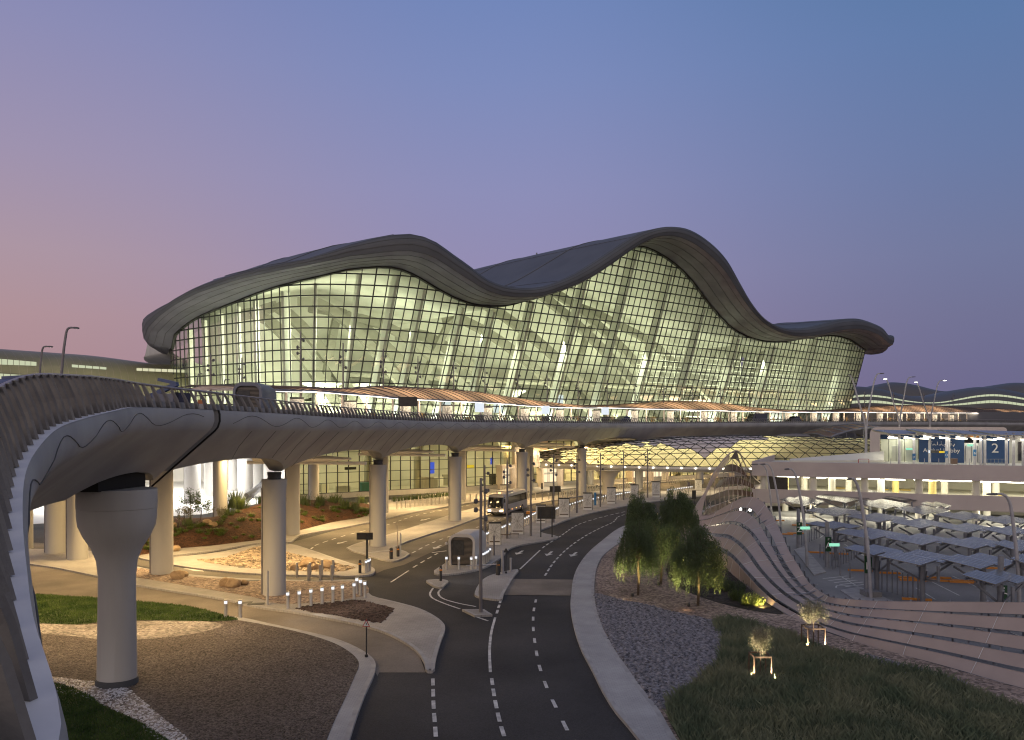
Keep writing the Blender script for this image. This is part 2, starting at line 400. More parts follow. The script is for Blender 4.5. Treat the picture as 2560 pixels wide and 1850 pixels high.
def wmix(f, a, b):
    n = N.new('ShaderNodeMix'); n.data_type = 'RGBA'; L.new(f, n.inputs['Factor']); L.new(a, n.inputs['A']); L.new(b, n.inputs['B']); return n.outputs['Result']
m1 = wmix(wrange(-.62, .02), rl.outputs[0], rc.outputs[0]); m2 = wmix(wrange(-.02, .6), m1, rr.outputs[0])
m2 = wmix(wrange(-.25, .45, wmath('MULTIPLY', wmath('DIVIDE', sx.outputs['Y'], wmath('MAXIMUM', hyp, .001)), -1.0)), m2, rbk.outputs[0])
nish = N.new('ShaderNodeTexSky'); nish.sky_type = 'NISHITA'; nish.sun_disc = False; nish.sun_elevation = R(-3); nish.sun_rotation = R(-75)
ad = N.new('ShaderNodeMix'); ad.data_type = 'RGBA'; ad.blend_type = 'ADD'; ad.inputs['Factor'].default_value = .03
L.new(m2, ad.inputs['A']); L.new(nish.outputs[0], ad.inputs['B'])
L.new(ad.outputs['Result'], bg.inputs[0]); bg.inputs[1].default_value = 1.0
def lamp(kind, name, loc, power, color, size=1.0, sizey=None, target=None, angle=None):
    l = bpy.data.lights.new(name, kind); l.energy = power; l.color = color
    if kind == 'AREA':
        l.shape = 'RECTANGLE'; l.size = size; l.size_y = sizey or size
    elif kind in ('POINT', 'SPOT'): l.shadow_soft_size = size
    if kind == 'SPOT': l.spot_size = R(angle or 80); l.spot_blend = .6
    o = bpy.data.objects.new(name, l); COL.objects.link(o); o.location = loc
    if target is not None: o.rotation_euler = (Vector(target)-Vector(loc)).to_track_quat('-Z', 'Y').to_euler()
    return o
sun = lamp('SUN', 'sun', (-60, -30, 80), .22, (1, .78, .70), target=(0, 60, 50)); sun.data.angle = R(30)
WARM = (1, .67, .29); AMB = (1, .66, .30); GRN = (1.0, 1.0, .74); WHT = (1, .95, .82)

# ================= ground and roads
structure(MB().sheet([(-2500, -60), (2500, -60), (2500, 4200), (-2500, 4200)], -.06).build('ground', M['sand']))
structure(MB().sheet([(-190, -12), (40, -12), (60, 60), (150, 150), (150, 235), (-190, 235)], 0).build('road', M['asphalt']))
def gp(pts, z, n=0):
    q = [G(x, y, z) for x, y in pts]
    return catmull(q, n, True) if n else q
KERBS = []
def slab(name, pts, m, z=.14, n=5, kerb=True):
    q = gp(pts, z, n); o = structure(MB().prism(q, -.04, z).build(name, M[m]))
    if kerb:
        cen = []; N_ = len(q); ar = sum(q[i].x*q[(i+1) % N_].y-q[(i+1) % N_].x*q[i].y for i in range(N_))
        sg = 1 if ar > 0 else -1; inn = []
        for i in range(N_):
            d = (q[(i+1) % N_]-q[i-1]); d.z = 0; d.normalize(); inn.append(q[i]+Vector((-d.y, d.x, 0))*sg*.22)
        mb = MB()
        for i in range(N_):
            j = (i+1) % N_; a, b, c, d = (Vector(v) for v in (q[i], q[j], inn[j], inn[i]))
            for v in (a, b, c, d): v.z = z+.006
            mb.quad(a, b, c, d)
        structure(mb.build('kerb', M['kerb']))
    return o
def bed(name, pts, m, z, n=4): return structure(MB().sheet(gp(pts, z, n), z).build(name, M[m]))
# carriageways under the viaduct, warm lamplight put into the colour; tan paved left loop
bed('road', [(560,1452),(700,1452),(890,1444),(925,1441),(960,1425),(1010,1412),(1090,1375),(1200,1322),(1300,1284),(1420,1256),(1600,1238),(1700,1228),(1700,1206),(1560,1212),(1400,1226),(1200,1256),(1040,1282),(925,1308),(838,1326),(720,1358),(560,1395),(340,1380),(150,1360),(60,1355),(60,1395),(340,1412)], 'asphalt_warmlit', .004, 0)
bed('road', [(-150,1392),(79,1404),(254,1436),(341,1456),(560,1494),(664,1516),(838,1545),(960,1576),(1043,1626),(1064,1681),(948,1681),(944,1690),(925,1660),(838,1605),(671,1568),(540,1540),(345,1512),(82,1494),(-150,1486)], 'tanroad', .008, 0)
# A: long paved sidewalk on the right
A_out = [(1850,1252),(1760,1268),(1680,1285),(1610,1300),(1556,1316),(1503,1353),(1468,1384),(1445,1416),(1433,1447),(1428,1485),(1426,1510),(1430,1544),(1440,1586),(1456,1628),(1480,1673),(1506,1725),(1537,1774),(1569,1812),(1600,1850),(1700,1960)]
A_in = [(1830,1990),(1694,1850),(1676,1823),(1645,1770),(1603,1718),(1569,1670),(1544,1635),(1523,1600),(1508,1572),(1496,1537),(1488,1506),(1486,1478),(1487,1447),(1492,1419),(1506,1391),(1527,1372),(1575,1340),(1640,1308),(1720,1288),(1850,1268)]
slab('sidewalk', A_out+A_in, 'sidewalk')
# B: long median
slab('median', [(1085,1433),(1117,1405),(1170,1367),(1215,1345),(1275,1313),(1335,1286),(1450,1260),(1560,1240),(1700,1224),(1800,1218),(2000,1206),(2000,1220),(1850,1232),(1700,1246),(1600,1258),(1552,1267),(1487,1280),(1430,1295),(1388,1311),(1349,1329),(1397,1342),(1360,1352),(1300,1362),(1273,1372),(1259,1388),(1235,1405),(1221,1414),(1193,1424),(1120,1435)], 'pavement', n=3)
slab('traffic_island', [(1294,1423),(1283,1443),(1259,1485),(1252,1498),(1224,1496),(1190,1489),(1188,1478),(1202,1454),(1217,1442),(1242,1433)], 'pavement', n=3)
slab('traffic_island', [(1155,1523),(1186,1538),(1231,1536),(1210,1523)], 'pavement', n=1)
slab('traffic_island', [(1067,1450),(1075,1459),(1090,1466),(1105,1468),(1113,1461),(1121,1453),(1112,1449),(1090,1448)], 'pavement', n=4)
slab('traffic_island', [(866,1369),(908,1384),(950,1397),(981,1402),(995,1400),(1024,1384),(1002,1374),(985,1368),(1071,1336),(1130,1318),(1196,1294),(1300,1266),(1450,1240),(1600,1224),(1600,1218),(1450,1232),(1300,1250),(1200,1266),(1116,1290),(995,1329),(922,1350)], 'pavement', n=2)
slab('pavement', [(340,1392),(432,1388),(560,1372),(640,1358),(717,1356),(730,1354),(749,1338),(838,1322),(925,1305),(1040,1279),(1200,1253),(1400,1223),(1560,1209),(1760,1198),(1760,1192),(1540,1196),(1300,1210),(1000,1246),(880,1262),(700,1290),(500,1320),(330,1345)], 'pavement', n=2)
slab('traffic_island', [(341,1390),(432,1392),(560,1378),(640,1362),(717,1359),(776,1374),(838,1395),(894,1412),(929,1417),(937,1428),(925,1436),(890,1439),(803,1438),(699,1436),(630,1433),(560,1428),(436,1412)], 'pavement', z=.15, n=3)
slab('traffic_island', [(-120,1366),(79,1372),(200,1374),(258,1385),(300,1402),(341,1416),(428,1431),(560,1443),(664,1448),(803,1450),(904,1450),(916,1468),(930,1489),(985,1503),(1047,1520),(1089,1541),(1109,1558),(1113,1572),(1102,1603),(1089,1649),(1082,1676),(1068,1676),(1061,1656),(1043,1628),(1009,1603),(960,1579),(908,1563),(838,1548),(734,1529),(664,1520),(612,1510),(560,1497),(341,1462),(254,1442),(79,1410),(-120,1398)], 'pavement', n=3)
slab('garden_bed', [(-150,1486),(82,1492),(345,1509),(540,1537),(602,1543),(671,1558),(755,1576),(838,1596),(894,1619),(929,1642),(939,1659),(936,1683),(915,1729),(894,1784),(873,1850),(830,1985),(-700,2200),(-500,1500)], 'sidewalk', n=3)
# beds (gravel, mulch, grass) laid on the kerbed areas
bed('gravel', [(560,1395),(643,1366),(710,1379),(782,1395),(859,1412),(887,1419),(855,1428),(768,1428),(664,1423),(560,1412),(492,1399)], 'gravel_tan_coarse', .165)
bed('gravel', [(245,1421),(341,1419),(430,1436),(560,1447),(700,1452),(800,1454),(900,1455),(913,1488),(850,1499),(745,1509),(690,1508),(640,1494),(560,1480),(430,1458),(300,1436)], 'gravel_tan', .154)
bed('gravel', [(737,1520),(800,1508),(894,1499),(940,1509),(986,1520),(970,1540),(953,1557),(850,1540)], 'gravel_dark', .157, 1)
bed('gravel', [(-150,1492),(82,1500),(345,1516),(520,1540),(595,1550),(664,1562),(744,1579),(824,1603),(866,1624),(894,1649),(897,1666),(887,1690),(866,1739),(838,1798),(817,1850),(770,1990),(-600,2150),(-450,1500)], 'gravel_brown', .154)
bed('gravel', [(90,1560),(200,1562),(345,1553),(500,1553),(560,1562),(480,1585),(300,1600),(180,1590),(90,1580)], 'gravel_light', .158)
bed('gravel', [(100,1690),(200,1700),(300,1710),(325,1725),(400,1788),(476,1850),(500,1872),(430,1880),(340,1800),(200,1740),(100,1720)], 'gravel_light', .162)
GR1 = [(70,1486),(160,1490),(254,1495),(345,1503),(476,1517),(555,1537),(595,1549),(547,1553),(396,1551),(345,1551),(254,1555),(198,1561),(87,1557),(60,1556)]
GR2 = [(123,1705),(178,1719),(230,1743),(254,1763),(337,1799),(420,1850),(470,1890),(100,1900),(60,1700)]
bed('lawn', GR1, 'turf', .166); bed('lawn', GR2, 'turf', .17)
# right-hand garden
RG = [(1850,1269),(1720,1289),(1640,1309),(1575,1341),(1527,1373),(1506,1392),(1492,1420),(1487,1448),(1486,1479),(1488,1507),(1496,1538),(1508,1573),(1523,1601),(1544,1636),(1569,1671),(1603,1719),(1645,1771),(1676,1824),(1694,1851),(1830,1992),(3000,2100),(2700,1775),(2560,1722),(2350,1663),(2167,1613),(2054,1577),(2001,1552),(1883,1479),(1802,1410),(1745,1360),(1722,1330),(1760,1300)]
structure(MB().prism(gp(RG, .10), -.04, .10).build('garden_bed', M['gravel_tan']))
ROCKB = [(1489,1483),(1520,1492),(1583,1506),(1642,1520),(1711,1537),(1786,1554),(1800,1600),(1802,1625),(1790,1660),(1758,1690),(1701,1735),(1664,1768),(1650,1772),(1603,1714),(1569,1666),(1544,1631),(1523,1596),(1510,1570),(1498,1536),(1490,1506)]
bed('rock_bed', ROCKB, 'rockbed', .108, 2)
bed('soil', [(1665,1425),(1685,1460),(1720,1480),(1800,1508),(1900,1530),(1960,1535),(1883,1480),(1802,1411),(1745,1362),(1690,1380)], 'soil', .112, 2)
LAWN = [(1786,1552),(1835,1552),(1924,1572),(2005,1597),(2086,1628),(2208,1667),(2330,1686),(2411,1714),(2492,1742),(2560,1771),(2720,1830),(2800,2000),(1760,1960),(1701,1852),(1664,1768),(1701,1735),(1758,1690),(1790,1662),(1803,1625),(1800,1600)]
bed('lawn', LAWN, 'turf', .116, 2)
bed('rock_bed', [(2170,1636),(2260,1660),(2350,1684),(2420,1708),(2360,1706),(2260,1684),(2200,1664)], 'rockbed', .12, 2)
# car park lot and its level
structure(MB().sheet([tuple(G(x, y)[:2]) for x, y in ((1735,1315),(1812,1405),(1890,1472),(2010,1543),(2070,1572),(2180,1606),(2360,1654),(2570,1710),(2750,1765))]+[(75, 36), (75, 130), (32, 108)], .012).build('parking_lot', M['lot']))
structure(MB().sheet(gp([(1283,1447),(1433,1449),(1426,1489),(1259,1487)], .03), .03).build('road', M['tanroad']))

def stripe(paths, m, wid=.16, dash=None, gap=0, z=.016):
    mb = MB()
    for path in paths:
        q = resample(catmull([G(x, y) for x, y in path], 8), .25); n = len(q)
        for i in range(n-1):
            if dash and (i*.25) % (dash+gap) > dash: continue
            d = (q[min(i+1, n-1)]-q[max(i-1, 0)]).normalized(); d2 = (q[min(i+2, n-1)]-q[i]).normalized()
            a = Vector((-d.y, d.x, 0))*wid/2; b = Vector((-d2.y, d2.x, 0))*wid/2
            u, v = q[i].copy(), q[i+1].copy(); u.z = v.z = z
            mb.quad(u-a, v-b, v+b, u+a)
    return structure(mb.build('road_marking', M[m]))
stripe([[(1620,1268),(1555,1281),(1501,1294),(1445,1312),(1402,1340),(1363,1365),(1352,1374)], [(1640,1272),(1553,1289),(1532,1306),(1499,1321),(1457,1344),(1416,1374),(1384,1407),(1360,1443)]], 'paint', .17, 1.0, 1.0)
stripe([[(1340,1499),(1334,1530),(1333,1569),(1338,1612),(1348,1664),(1370,1727),(1387,1763),(1406,1802),(1423,1836),(1450,1890)]], 'paint', .16, .9, 1.6)
stripe([[(1229,1696),(1237,1748),(1250,1807),(1263,1850),(1276,1900)], [(1252,1500),(1240,1540)], [(1082,1697),(1083,1732),(1084,1767),(1089,1833),(1093,1900)]], 'paint', .17, .75, .75)
stripe([[(1238,1544),(1228,1583),(1224,1628),(1226,1685)], [(1350,1376),(1299,1424)], [(977,1456),(1023,1426)], [(1083,1470),(1075,1485),(1082,1496),(1116,1511),(1151,1523)], [(1106,1470),(1096,1482),(1106,1496),(1144,1508),(1196,1518)], [(1186,1541),(1221,1553)]], 'paint', .15)
stripe([[(1033,1419),(1068,1398),(1099,1381)], [(1030,1383),(1075,1360),(1116,1344),(1183,1322),(1258,1295),(1320,1277)], [(777,1373),(790,1363),(803,1358),(863,1339),(920,1325),(966,1313),(1040,1289),(1124,1272),(1200,1258)]], 'paint', .17, 1.1, 1.1)
stripe([[(1080,1382),(1119,1377)]], 'paint', .25)
def arrow(px, py, tox, toy, s=1.0):
    a, b = G(px, py), G(tox, toy); d = (b-a).normalized(); n = Vector((-d.y, d.x, 0)); Ln = (b-a).length
    pts = [a-n*.12*s, a+d*Ln*.55-n*.12*s, a+d*Ln*.55-n*.42*s, a+d*Ln, a+d*Ln*.55+n*.42*s, a+d*Ln*.55+n*.12*s, a+n*.12*s]
    structure(MB().sheet(pts, .017).build('road_marking', M['paint']))
for a in ((1307,1377,1290,1387),(1380,1379,1366,1390),(1441,1381,1427,1392),(867,1353,842,1360),(1103,1363,1083,1373),(1075,1296,1050,1302)): arrow(*a, s=1.05)
arrow(462, 1421, 510, 1429, s=1.3)
stripe([[(2057+i*14,1447+i*5),(2120+i*14,1440+i*5)] for i in range(0, 5)], 'paintworn', .14)
stripe([[(2090,1470),(2095,1464),(2140,1466),(2190,1490),(2240,1515)], [(2210,1505),(2230,1500)], [(2100,1440),(2160,1476)], [(2290,1470),(2340,1500)], [(2330,1455),(2400,1490)], [(2380,1440),(2470,1480)], [(2160,1390),(2110,1360)], [(2070,1330),(2050,1345)]], 'paintworn', .12)

# ================= grass blades and rocks (uncountable: one object each)
def inpoly(p, poly):
    x, y = p; c = False; n = len(poly)
    for i in range(n):
        a, b = poly[i], poly[i-1]
        if (a[1] > y) != (b[1] > y) and x < (b[0]-a[0])*(y-a[1])/(b[1]-a[1])+a[0]: c = not c
    return c
def scatter(poly, n, rnd):
    xs = [p[0] for p in poly]; ys = [p[1] for p in poly]; out = []
    while len(out) < n:
        p = (rnd.uniform(min(xs), max(xs)), rnd.uniform(min(ys), max(ys)))
        if inpoly(p, poly): out.append(p)
    return out
def grass(name, px, n, h0, h1, wd, m, z, label, seed, maxY=200, clump=0):
    rnd = random.Random(seed); poly = [(q.x, q.y) for q in gp(px, z, 3)]; mb = MB()
    for x, y in scatter(poly, n, rnd):
        if y < 17 or y > maxY: continue
        f = 1
        if clump: f = .55+.9*max(0, min(1, .5+.5*math.sin(x*.9+1.7*math.sin(y*.5))*math.cos(y*.8+x*.23)+rnd.uniform(-.25,.25)))
        h = rnd.uniform(h0, h1)*f; a = rnd.uniform(0, 6.28); lx, ly = rnd.gauss(0, .35)*h, rnd.gauss(0, .35)*h; w_ = wd*rnd.uniform(.7, 1.3)
        dx, dy = math.cos(a)*w_/2, math.sin(a)*w_/2
        mb.add([(x-dx, y-dy, z), (x+dx, y+dy, z), (x+dx*.7+lx*.4, y+dy*.7+ly*.4, z+h*.6), (x+lx, y+ly, z+h)], [(0, 1, 2), (0, 2, 3)])
    o = mb.build(name, M[m]); tag(o, label, 'grass', kind='stuff'); return o
grass('grass', GR1, 22000, .06, .16, .035, 'blade', .16, 'short green grass growing in the strip beside the tan loop road', 1)
grass('grass', GR2, 22000, .05, .13, .03, 'blade', .165, 'dark short grass in the bottom left corner under the ramp', 2)
grass('grass', LAWN, 80000, .10, .42, .03, 'wildblade', .11, 'long wild grass covering the mound at the lower right', 3, clump=1)
def rocks(name, px, n, r0, r1, m, z, label, seed):
    rnd = random.Random(seed); poly = [(q.x, q.y) for q in gp(px, z, 2)]; mb = MB()
    base = [(1,0,0),(-1,0,0),(0,1,0),(0,-1,0),(0,0,1),(.6,.6,.55),(-.6,.6,.5),(.6,-.6,.5),(-.6,-.6,.55)]
    fs = [(4,5,6),(4,6,8),(4,8,7),(4,7,5),(0,2,5),(2,6,5),(2,1,6),(1,8,6),(1,3,8),(3,7,8),(3,0,7),(0,5,7)]
    for x, y in scatter(poly, n, rnd):
        r = rnd.uniform(r0, r1); a = rnd.uniform(0, 6.28); c, s = math.cos(a), math.sin(a); ex, ey, ez = rnd.uniform(.7,1.4), rnd.uniform(.6,1), rnd.uniform(.5,.9)
        vs = []
        for q in base:
            u, v, t = q[0]*ex+rnd.uniform(-.2,.2), q[1]*ey+rnd.uniform(-.2,.2), q[2]*ez+rnd.uniform(-.12,.12)
            vs.append((x+(u*c-v*s)*r, y+(u*s+v*c)*r, z-.03+t*r))
        mb.add(vs, fs)
    o = mb.build(name, M[m]); return tag(o, label, 'rocks', kind='stuff')
rocks('loose_rock', ROCKB, 9500, .07, .21, 'rock', .11, 'dark blue grey rocks filling the bed right of the curved sidewalk', 4)
rocks('loose_rock', [(2170,1636),(2260,1660),(2350,1684),(2420,1708),(2360,1706),(2260,1684),(2200,1664)], 500, .06, .15, 'rock', .12, 'dark rocks between the long grass and the ribbon fence', 5)
rocks('loose_stone', [(100,1690),(200,1700),(300,1710),(325,1725),(400,1788),(476,1850),(500,1872),(430,1880),(340,1800),(200,1740),(100,1720)], 2600, .035, .08, 'ledge', .165, 'pale stones strewn around the foot of the hammerhead pillar', 6)
rocks('loose_stone', [(737,1520),(800,1508),(894,1499),(940,1509),(986,1520),(970,1540),(953,1557),(850,1540)], 1600, .05, .11, 'gravel_dark', .158, 'dark brown stones in the kerbed triangle behind the warning sign', 7)
rocks('loose_stone', [(560,1395),(643,1366),(710,1379),(782,1395),(859,1412),(887,1419),(855,1428),(768,1428),(664,1423),(560,1412),(492,1399)], 2200, .07, .17, 'gravel_tan_coarse', .166, 'tan stones heaped on the island beneath the viaduct', 8)
def boulder(px, py, r, label, seed, z=.16, grp=None):
    rnd = random.Random(seed); bm = bmesh.new(); bmesh.ops.create_icosphere(bm, subdivisions=3, radius=r)
    off = [Vector((rnd.uniform(-1,1), rnd.uniform(-1,1), rnd.uniform(-1,1))).normalized() for _ in range(9)]
    cut = [rnd.uniform(.62, .9)*r for _ in off]
    for v in bm.verts:
        for o_, c_ in zip(off, cut):
            d = v.co.dot(o_)
            if d > c_: v.co -= o_*(d-c_)*.85
        v.co.z *= .75
    me = bpy.data.meshes.new('boulder'); bm.to_mesh(me); bm.free(); me.materials.append(M['boulder'])
    me.polygons.foreach_set('use_smooth', [True]*len(me.polygons)); me.set_sharp_from_angle(angle=R(25))
    o = bpy.data.objects.new('boulder', me); COL.objects.link(o); p = G(px, py, z); p.z = z+r*.35; o.location = p; o.rotation_euler = (0, 0, rnd.uniform(0, 6))
    return tag(o, label, 'boulder', 'boulders on the gravel')
for i, (x, y, r, lb) in enumerate([(444,1446,.62,'brown boulder at the foot of the broad pillar right of the hammerhead pillar'),(458,1441,.42,'small boulder tucked behind the brown boulder beside the pillar'),
    (566,1463,.55,'dark brown boulder leftmost of the three on the gravel'),(583,1466,.62,'largest boulder of the three on the gravel left of the tall pillar'),(611,1461,.35,'small lone boulder nearest the tall pillar'),
    (766,1416,.75,'big boulder on the tan stones behind the short steel bollards'),(818,1419,.72,'big angular boulder rightmost on the tan stones'),(787,1423,.5,'flat boulder between the two big ones on the tan stones'),(735,1424,.45,'low boulder leftmost on the tan stones'),
    (437,1377,.55,'rounded boulder at the bottom edge of the mulch slope')]): boulder(x, y, r, lb, 20+i)
# ================= viaduct
LIPC = [(-.3,-3,9.85),(-.6,-1,9.88),(-1.2,1.0,9.92),(-2.15,3.0,9.98),(-2.95,4.8,10.04),(-3.47,5.6,10.09),(-4.44,6.9,10.25),(-5.33,8.2,10.43),(-6.54,10,10.84),(-8.28,12.8,11.3),(-9.44,15,11.64),(-10.73,17.8,12.02),(-11.95,21,12.29),(-13.39,25.5,12.63),(-14.65,29.3,12.86),(-15.35,33,12.97),(-14.85,39,13.0),(-13.9,46,12.98),(-13.2,54.5,12.94),(-11.8,66,12.94),(-9.84,77.2,12.95),(-7.2,88,12.97),(-3.76,98.6,13),(.4,108,13.05),(5.1,116,13.1),(10.3,126,13.15),(16.2,136,13.2),(22.4,145.2,13.25),(29,153,13.32),(36.6,160.3,13.4),(44.5,167,13.5),(62.4,180.3,13.7),(80.4,193.8,13.9),(98.4,206.8,14.1),(116.4,219.8,14.25),(134.4,232.8,14.4),(152,246,14.45),(190,273,14.5),(250,316,14.6),(320,366,14.7)]
LP = resample(catmull(LIPC, 10), .5)
def _dir(i):
    a = LP[max(i-2, 0)]; b = LP[min(i+2, len(LP)-1)]; d = (b-a); d.z = 0; return d.normalized()
LD = [_dir(i) for i in range(len(LP))]
LI = [Vector((-d.y, d.x, 0)) for d in LD]            # inward (away from the lip)
PIL = [(-18.5,35.6),(-17.2,55),(-13.75,78),(-7.5,100),(1.55,118),(12.7,138),(26,155.6),(42,170),(60,183.5),(78,197),(96,210),(114,223),(132,236),(150,249),(168,262),(186,275)]
def near_idx(p):
    return min(range(len(LP)), key=lambda i: (LP[i].x-p[0])**2+(LP[i].y-p[1])**2)
PI = [near_idx(p) for p in PIL]
JI = min(range(len(LP)), key=lambda i: abs(proj(LP[i])[0]-545)+(0 if LP[i].y > 34 else 1e4))
def at_lip(i, u, dz=0.0):
    return LP[i]+LI[i]*u+Vector((0, 0, dz))
def arch(i):
    for a, b in zip(PI, PI[1:]):
        if a <= i < b:
            t = (i-a)/(b-a); t = 2*t-1; e = max(0, 1-abs(t)**2.2)**.62
            return e
    return 0
W_MAIN, W_RAMP = 36.0, 10.5
TOPP = [(.95,-.08),(.95,.33),(.66,.33),(.66,0),(-.08,0),(-.14,-.2),(-.15,-.55),(-.05,-.85),(.12,-1.05)]
rows = []
for i in range(JI, len(LP)):
    E = -3.95+1.25*arch(i); us = .12+(-1.05-E)/.83
    pr = [(W_MAIN,-.08)]+TOPP+[(.12+(us-.12)*k/3, -1.05+(E+1.05)*k/3) for k in (1, 2, 3)]+[(us+.5, E),(us+.9,E+.12),(us+1.5,E+.55*max(0,-2.3-E)/1.0),(us+2.6,-2.35),(us+4.5,-2.2),(12,-2.2),(22,-2.2),(W_MAIN,-2.2)]
    rows.append([at_lip(i, u, z) for u, z in pr])
via = thing('viaduct', 'long curved grey concrete viaduct carrying the upper road across the picture', 'viaduct', (0, 60, 0))
mb = MB(); mb.grid(rows); mb.add(rows[0], [tuple(range(len(rows[0])))]); mb.build('main_deck', M['deck_conc'], via, smooth=True, sharp=28)
rows = []
for i in range(0, JI):
    b = max(0, 1-(abs(i-PI[0])*.5/2.75)**2)**.5 if abs(i-PI[0])*.5 < 2.75 else 0
    E = -3.93+.95*b; us = .12+(-1.05-E)/.83; W_ = W_RAMP
    pr = [(W_,-.08)]+TOPP+[(.12+(us-.12)*k/3, -1.05+(E+1.05)*k/3) for k in (1, 2, 3)]+[(W_/2,E),(W_-us,E),(W_+.1,-1.05),(W_+.1,-.3)]
    rows.append([at_lip(i, u, z) for u, z in pr])
mb = MB(); mb.grid(rows); mb.add(rows[-1], [tuple(range(len(rows[-1])))]); mb.build('ramp_deck', M['deck_conc'], via, smooth=True, sharp=28)
# pale ledge blocks under the fins, wave groove, expansion joint
mb = MB()
for i in range(0, JI+160, 1):
    a, b = at_lip(i, -.085, .015), at_lip(i+1, -.085, .015); c, d = at_lip(i+1, .3, .015), at_lip(i, .3, .015)
    mb.quad(a, b, c, d)
mb.build('ledge', M['ledge'], via)
def fascia(i, z):
    u = interp([(-1.05,.12),(-.85,-.05),(-.55,-.15),(-.2,-.14),(0,-.08)], z); return at_lip(i, u-.01, z)
mb = MB(); c0 = min(range(len(LP)), key=lambda i: abs(proj(LP[i])[0]-468)+(0 if LP[i].y > 34 else 1e4)); run = []
for i in range(20, 300):
    if abs(i-JI) < 3: 
        if len(run) > 1: mb.tube(run, .013, 5)
        run = []; continue
    run.append(fascia(i, -.50+.28*math.cos(2*math.pi*(i-c0)*.5/6.1)))
mb.tube(run, .014, 5); mb.build('wave_groove', M['groove'], via)
pr = TOPP[4:]+[(3.5,-3.86)]
mb = MB(); mb.tube([at_lip(JI, u-.02 if k < 5 else u, z-(.02 if k >= 5 else 0)) for k, (u, z) in enumerate(pr)], .05, 6); mb.build('expansion_joint', M['joint'], via)
# panel seams running down the sloping soffit
for i in range(JI+8, 330, 6):
    mb = MB()
    E = -3.95+1.25*arch(i); us = .12+(-1.05-E)/.83
    mb.tube([at_lip(i+int(k*3), .12+(us-.12)*k, -1.065+(E+1.05)*k) for k in (0, .5, 1)], .009, 4); mb.build('panel_seam', M['joint'], via)

# ================= railing of slanting fins
def RH(y): return interp([(20,1.2),(34,.95),(48,.80),(75,.82),(110,.92)], y)
rail = thing('fin_railing', 'long railing of slanting grey fins with a brown handrail along the viaduct edge', 'railing', (0, 60, 0))
mb = MB(); mb.tube([at_lip(i, .5, RH(LP[i].y)+.02) for i in range(0, len(LP), 2)], [.055 if LP[i].y < 40 else .042 for i in range(0, len(LP), 2)], 8); mb.build('handrail', M['rail'], rail, smooth=True)
stuff = MB(); nf = 0; dense = resample(LP, .84)
for k in range(4, len(dense)-2):
    p = dense[k]; d = (dense[k+1]-dense[k-1]); d.z = 0; d.normalize(); inw = Vector((-d.y, d.x, 0)); sl = (dense[k+1].z-dense[k-1].z)/max((dense[k+1]-dense[k-1]).length, .1)
    tw = d*.72+inw*.69; t2 = d*.6-inw*.8
    thk = Vector((tw.y, -tw.x, 0))*.035
    hh = RH(p.y); kk = 1 if p.y < 34 else interp([(34,1),(50,.72)], p.y); wb, wt = .30*kk, .11*kk
    b = p+inw*.26; t = p+inw*.46-d*.40*hh+Vector((0, 0, hh)); m_ = p+inw*.34-d*.13*hh+Vector((0, 0, .48*hh))
    ring = []
    for c, w_ in ((b, wb), (m_, .225*kk), (t, wt)):
        ring.append([c-tw*w_-thk, c+tw*w_-thk, c+tw*w_+thk, c-tw*w_+thk])
    vis = p.y > 2.5
    q = MB() if (vis and nf < 100) else stuff
    q.grid(ring, closed=True); n0 = len(q.v)-12
    q.f.append((n0+8, n0+9, n0+10, n0+11))
    if q is not stuff: q.build('fin', M['fin'], rail); nf += 1
o = stuff.build('fin', M['fin'], rail); o['kind'] = 'stuff'

# ================= pillars
def pillar(x, y, top, label, group, r=.82, neck=True):
    t = thing('viaduct_pillar', label, 'pillar', (x, y, 0), 0, group)
    prof = [(r*1.02,0),(r,.15),(r*.98,top-2.2),(r*1.0,top-1.3),(r*1.08,top-.55),(r*1.1,top-.4)] if neck else [(r*1.02,0),(r,.15),(r*.97,top)]
    MB().lathe(prof, 32).build('shaft', M['concrete'], t, smooth=True, world=False)
    if neck: MB().lathe([(.5,top-.4),(.46,top-.2),(.52,top+.12)], 20).build('bearing', M['dark'], t, smooth=True, world=False)
    MB().beam((-r*.93,-.35,.2),(-r*.95,-.35,top-1.0),.10,.16).build('drain_pipe', M['pole'], t, world=False)
    return t
FR = 'front row of viaduct pillars'; RRW = 'rear rows of viaduct pillars'
for k in range(1, 9):
    lb = ['','tall nearest front row pillar rising behind the row of lit bollards','front row pillar on the traffic island with the barriers','front row pillar behind the louvred kiosk, at the far side of the bus road','front row pillar that hides the rear of the bus','front row pillar standing before the triangulated glass link roof','front row pillar hidden behind the glass link roof','farther front row pillar behind the glass link roof','farthest front row pillar behind the glass link roof'][k]
    pillar(*PIL[k], LP[PI[k]].z-4.1, lb, FR)
back = [((-29,63),'broad pale pillar just right of the hammerhead pillar, with boulders at its foot'),((-25,86.7),'rear pillar just right of the tall nearest pillar, at the slope edge'),((-18.5,109),'rear pillar half hidden behind the pillar on the barrier island'),((-8.6,129.5),'rear pillar peeping out right of the pillar behind the kiosk'),((3.4,148),'rear pillar just right of the one hiding the bus'),((17,165),'rear pillar right of the trumpet shaped column'),((33,180),'rear pillar before the far arrivals doors'),
        ((-36.8,96),'pillar standing at the top of the mulch slope with a sapling before it'),((-30.5,117),'pillar in front of the left arrivals glass among tall grasses'),((-40,70),'left pillar beside the hammerhead pillar, nearest of three together'),((-44.2,73.6),'left pillar behind the nearest of three together'),((-49.5,77),'leftmost and farthest of the three pillars together')]
for (x, y), lb in back: pillar(x, y, 10.5, lb, RRW, r=.86 if y < 80 else .8, neck=False)
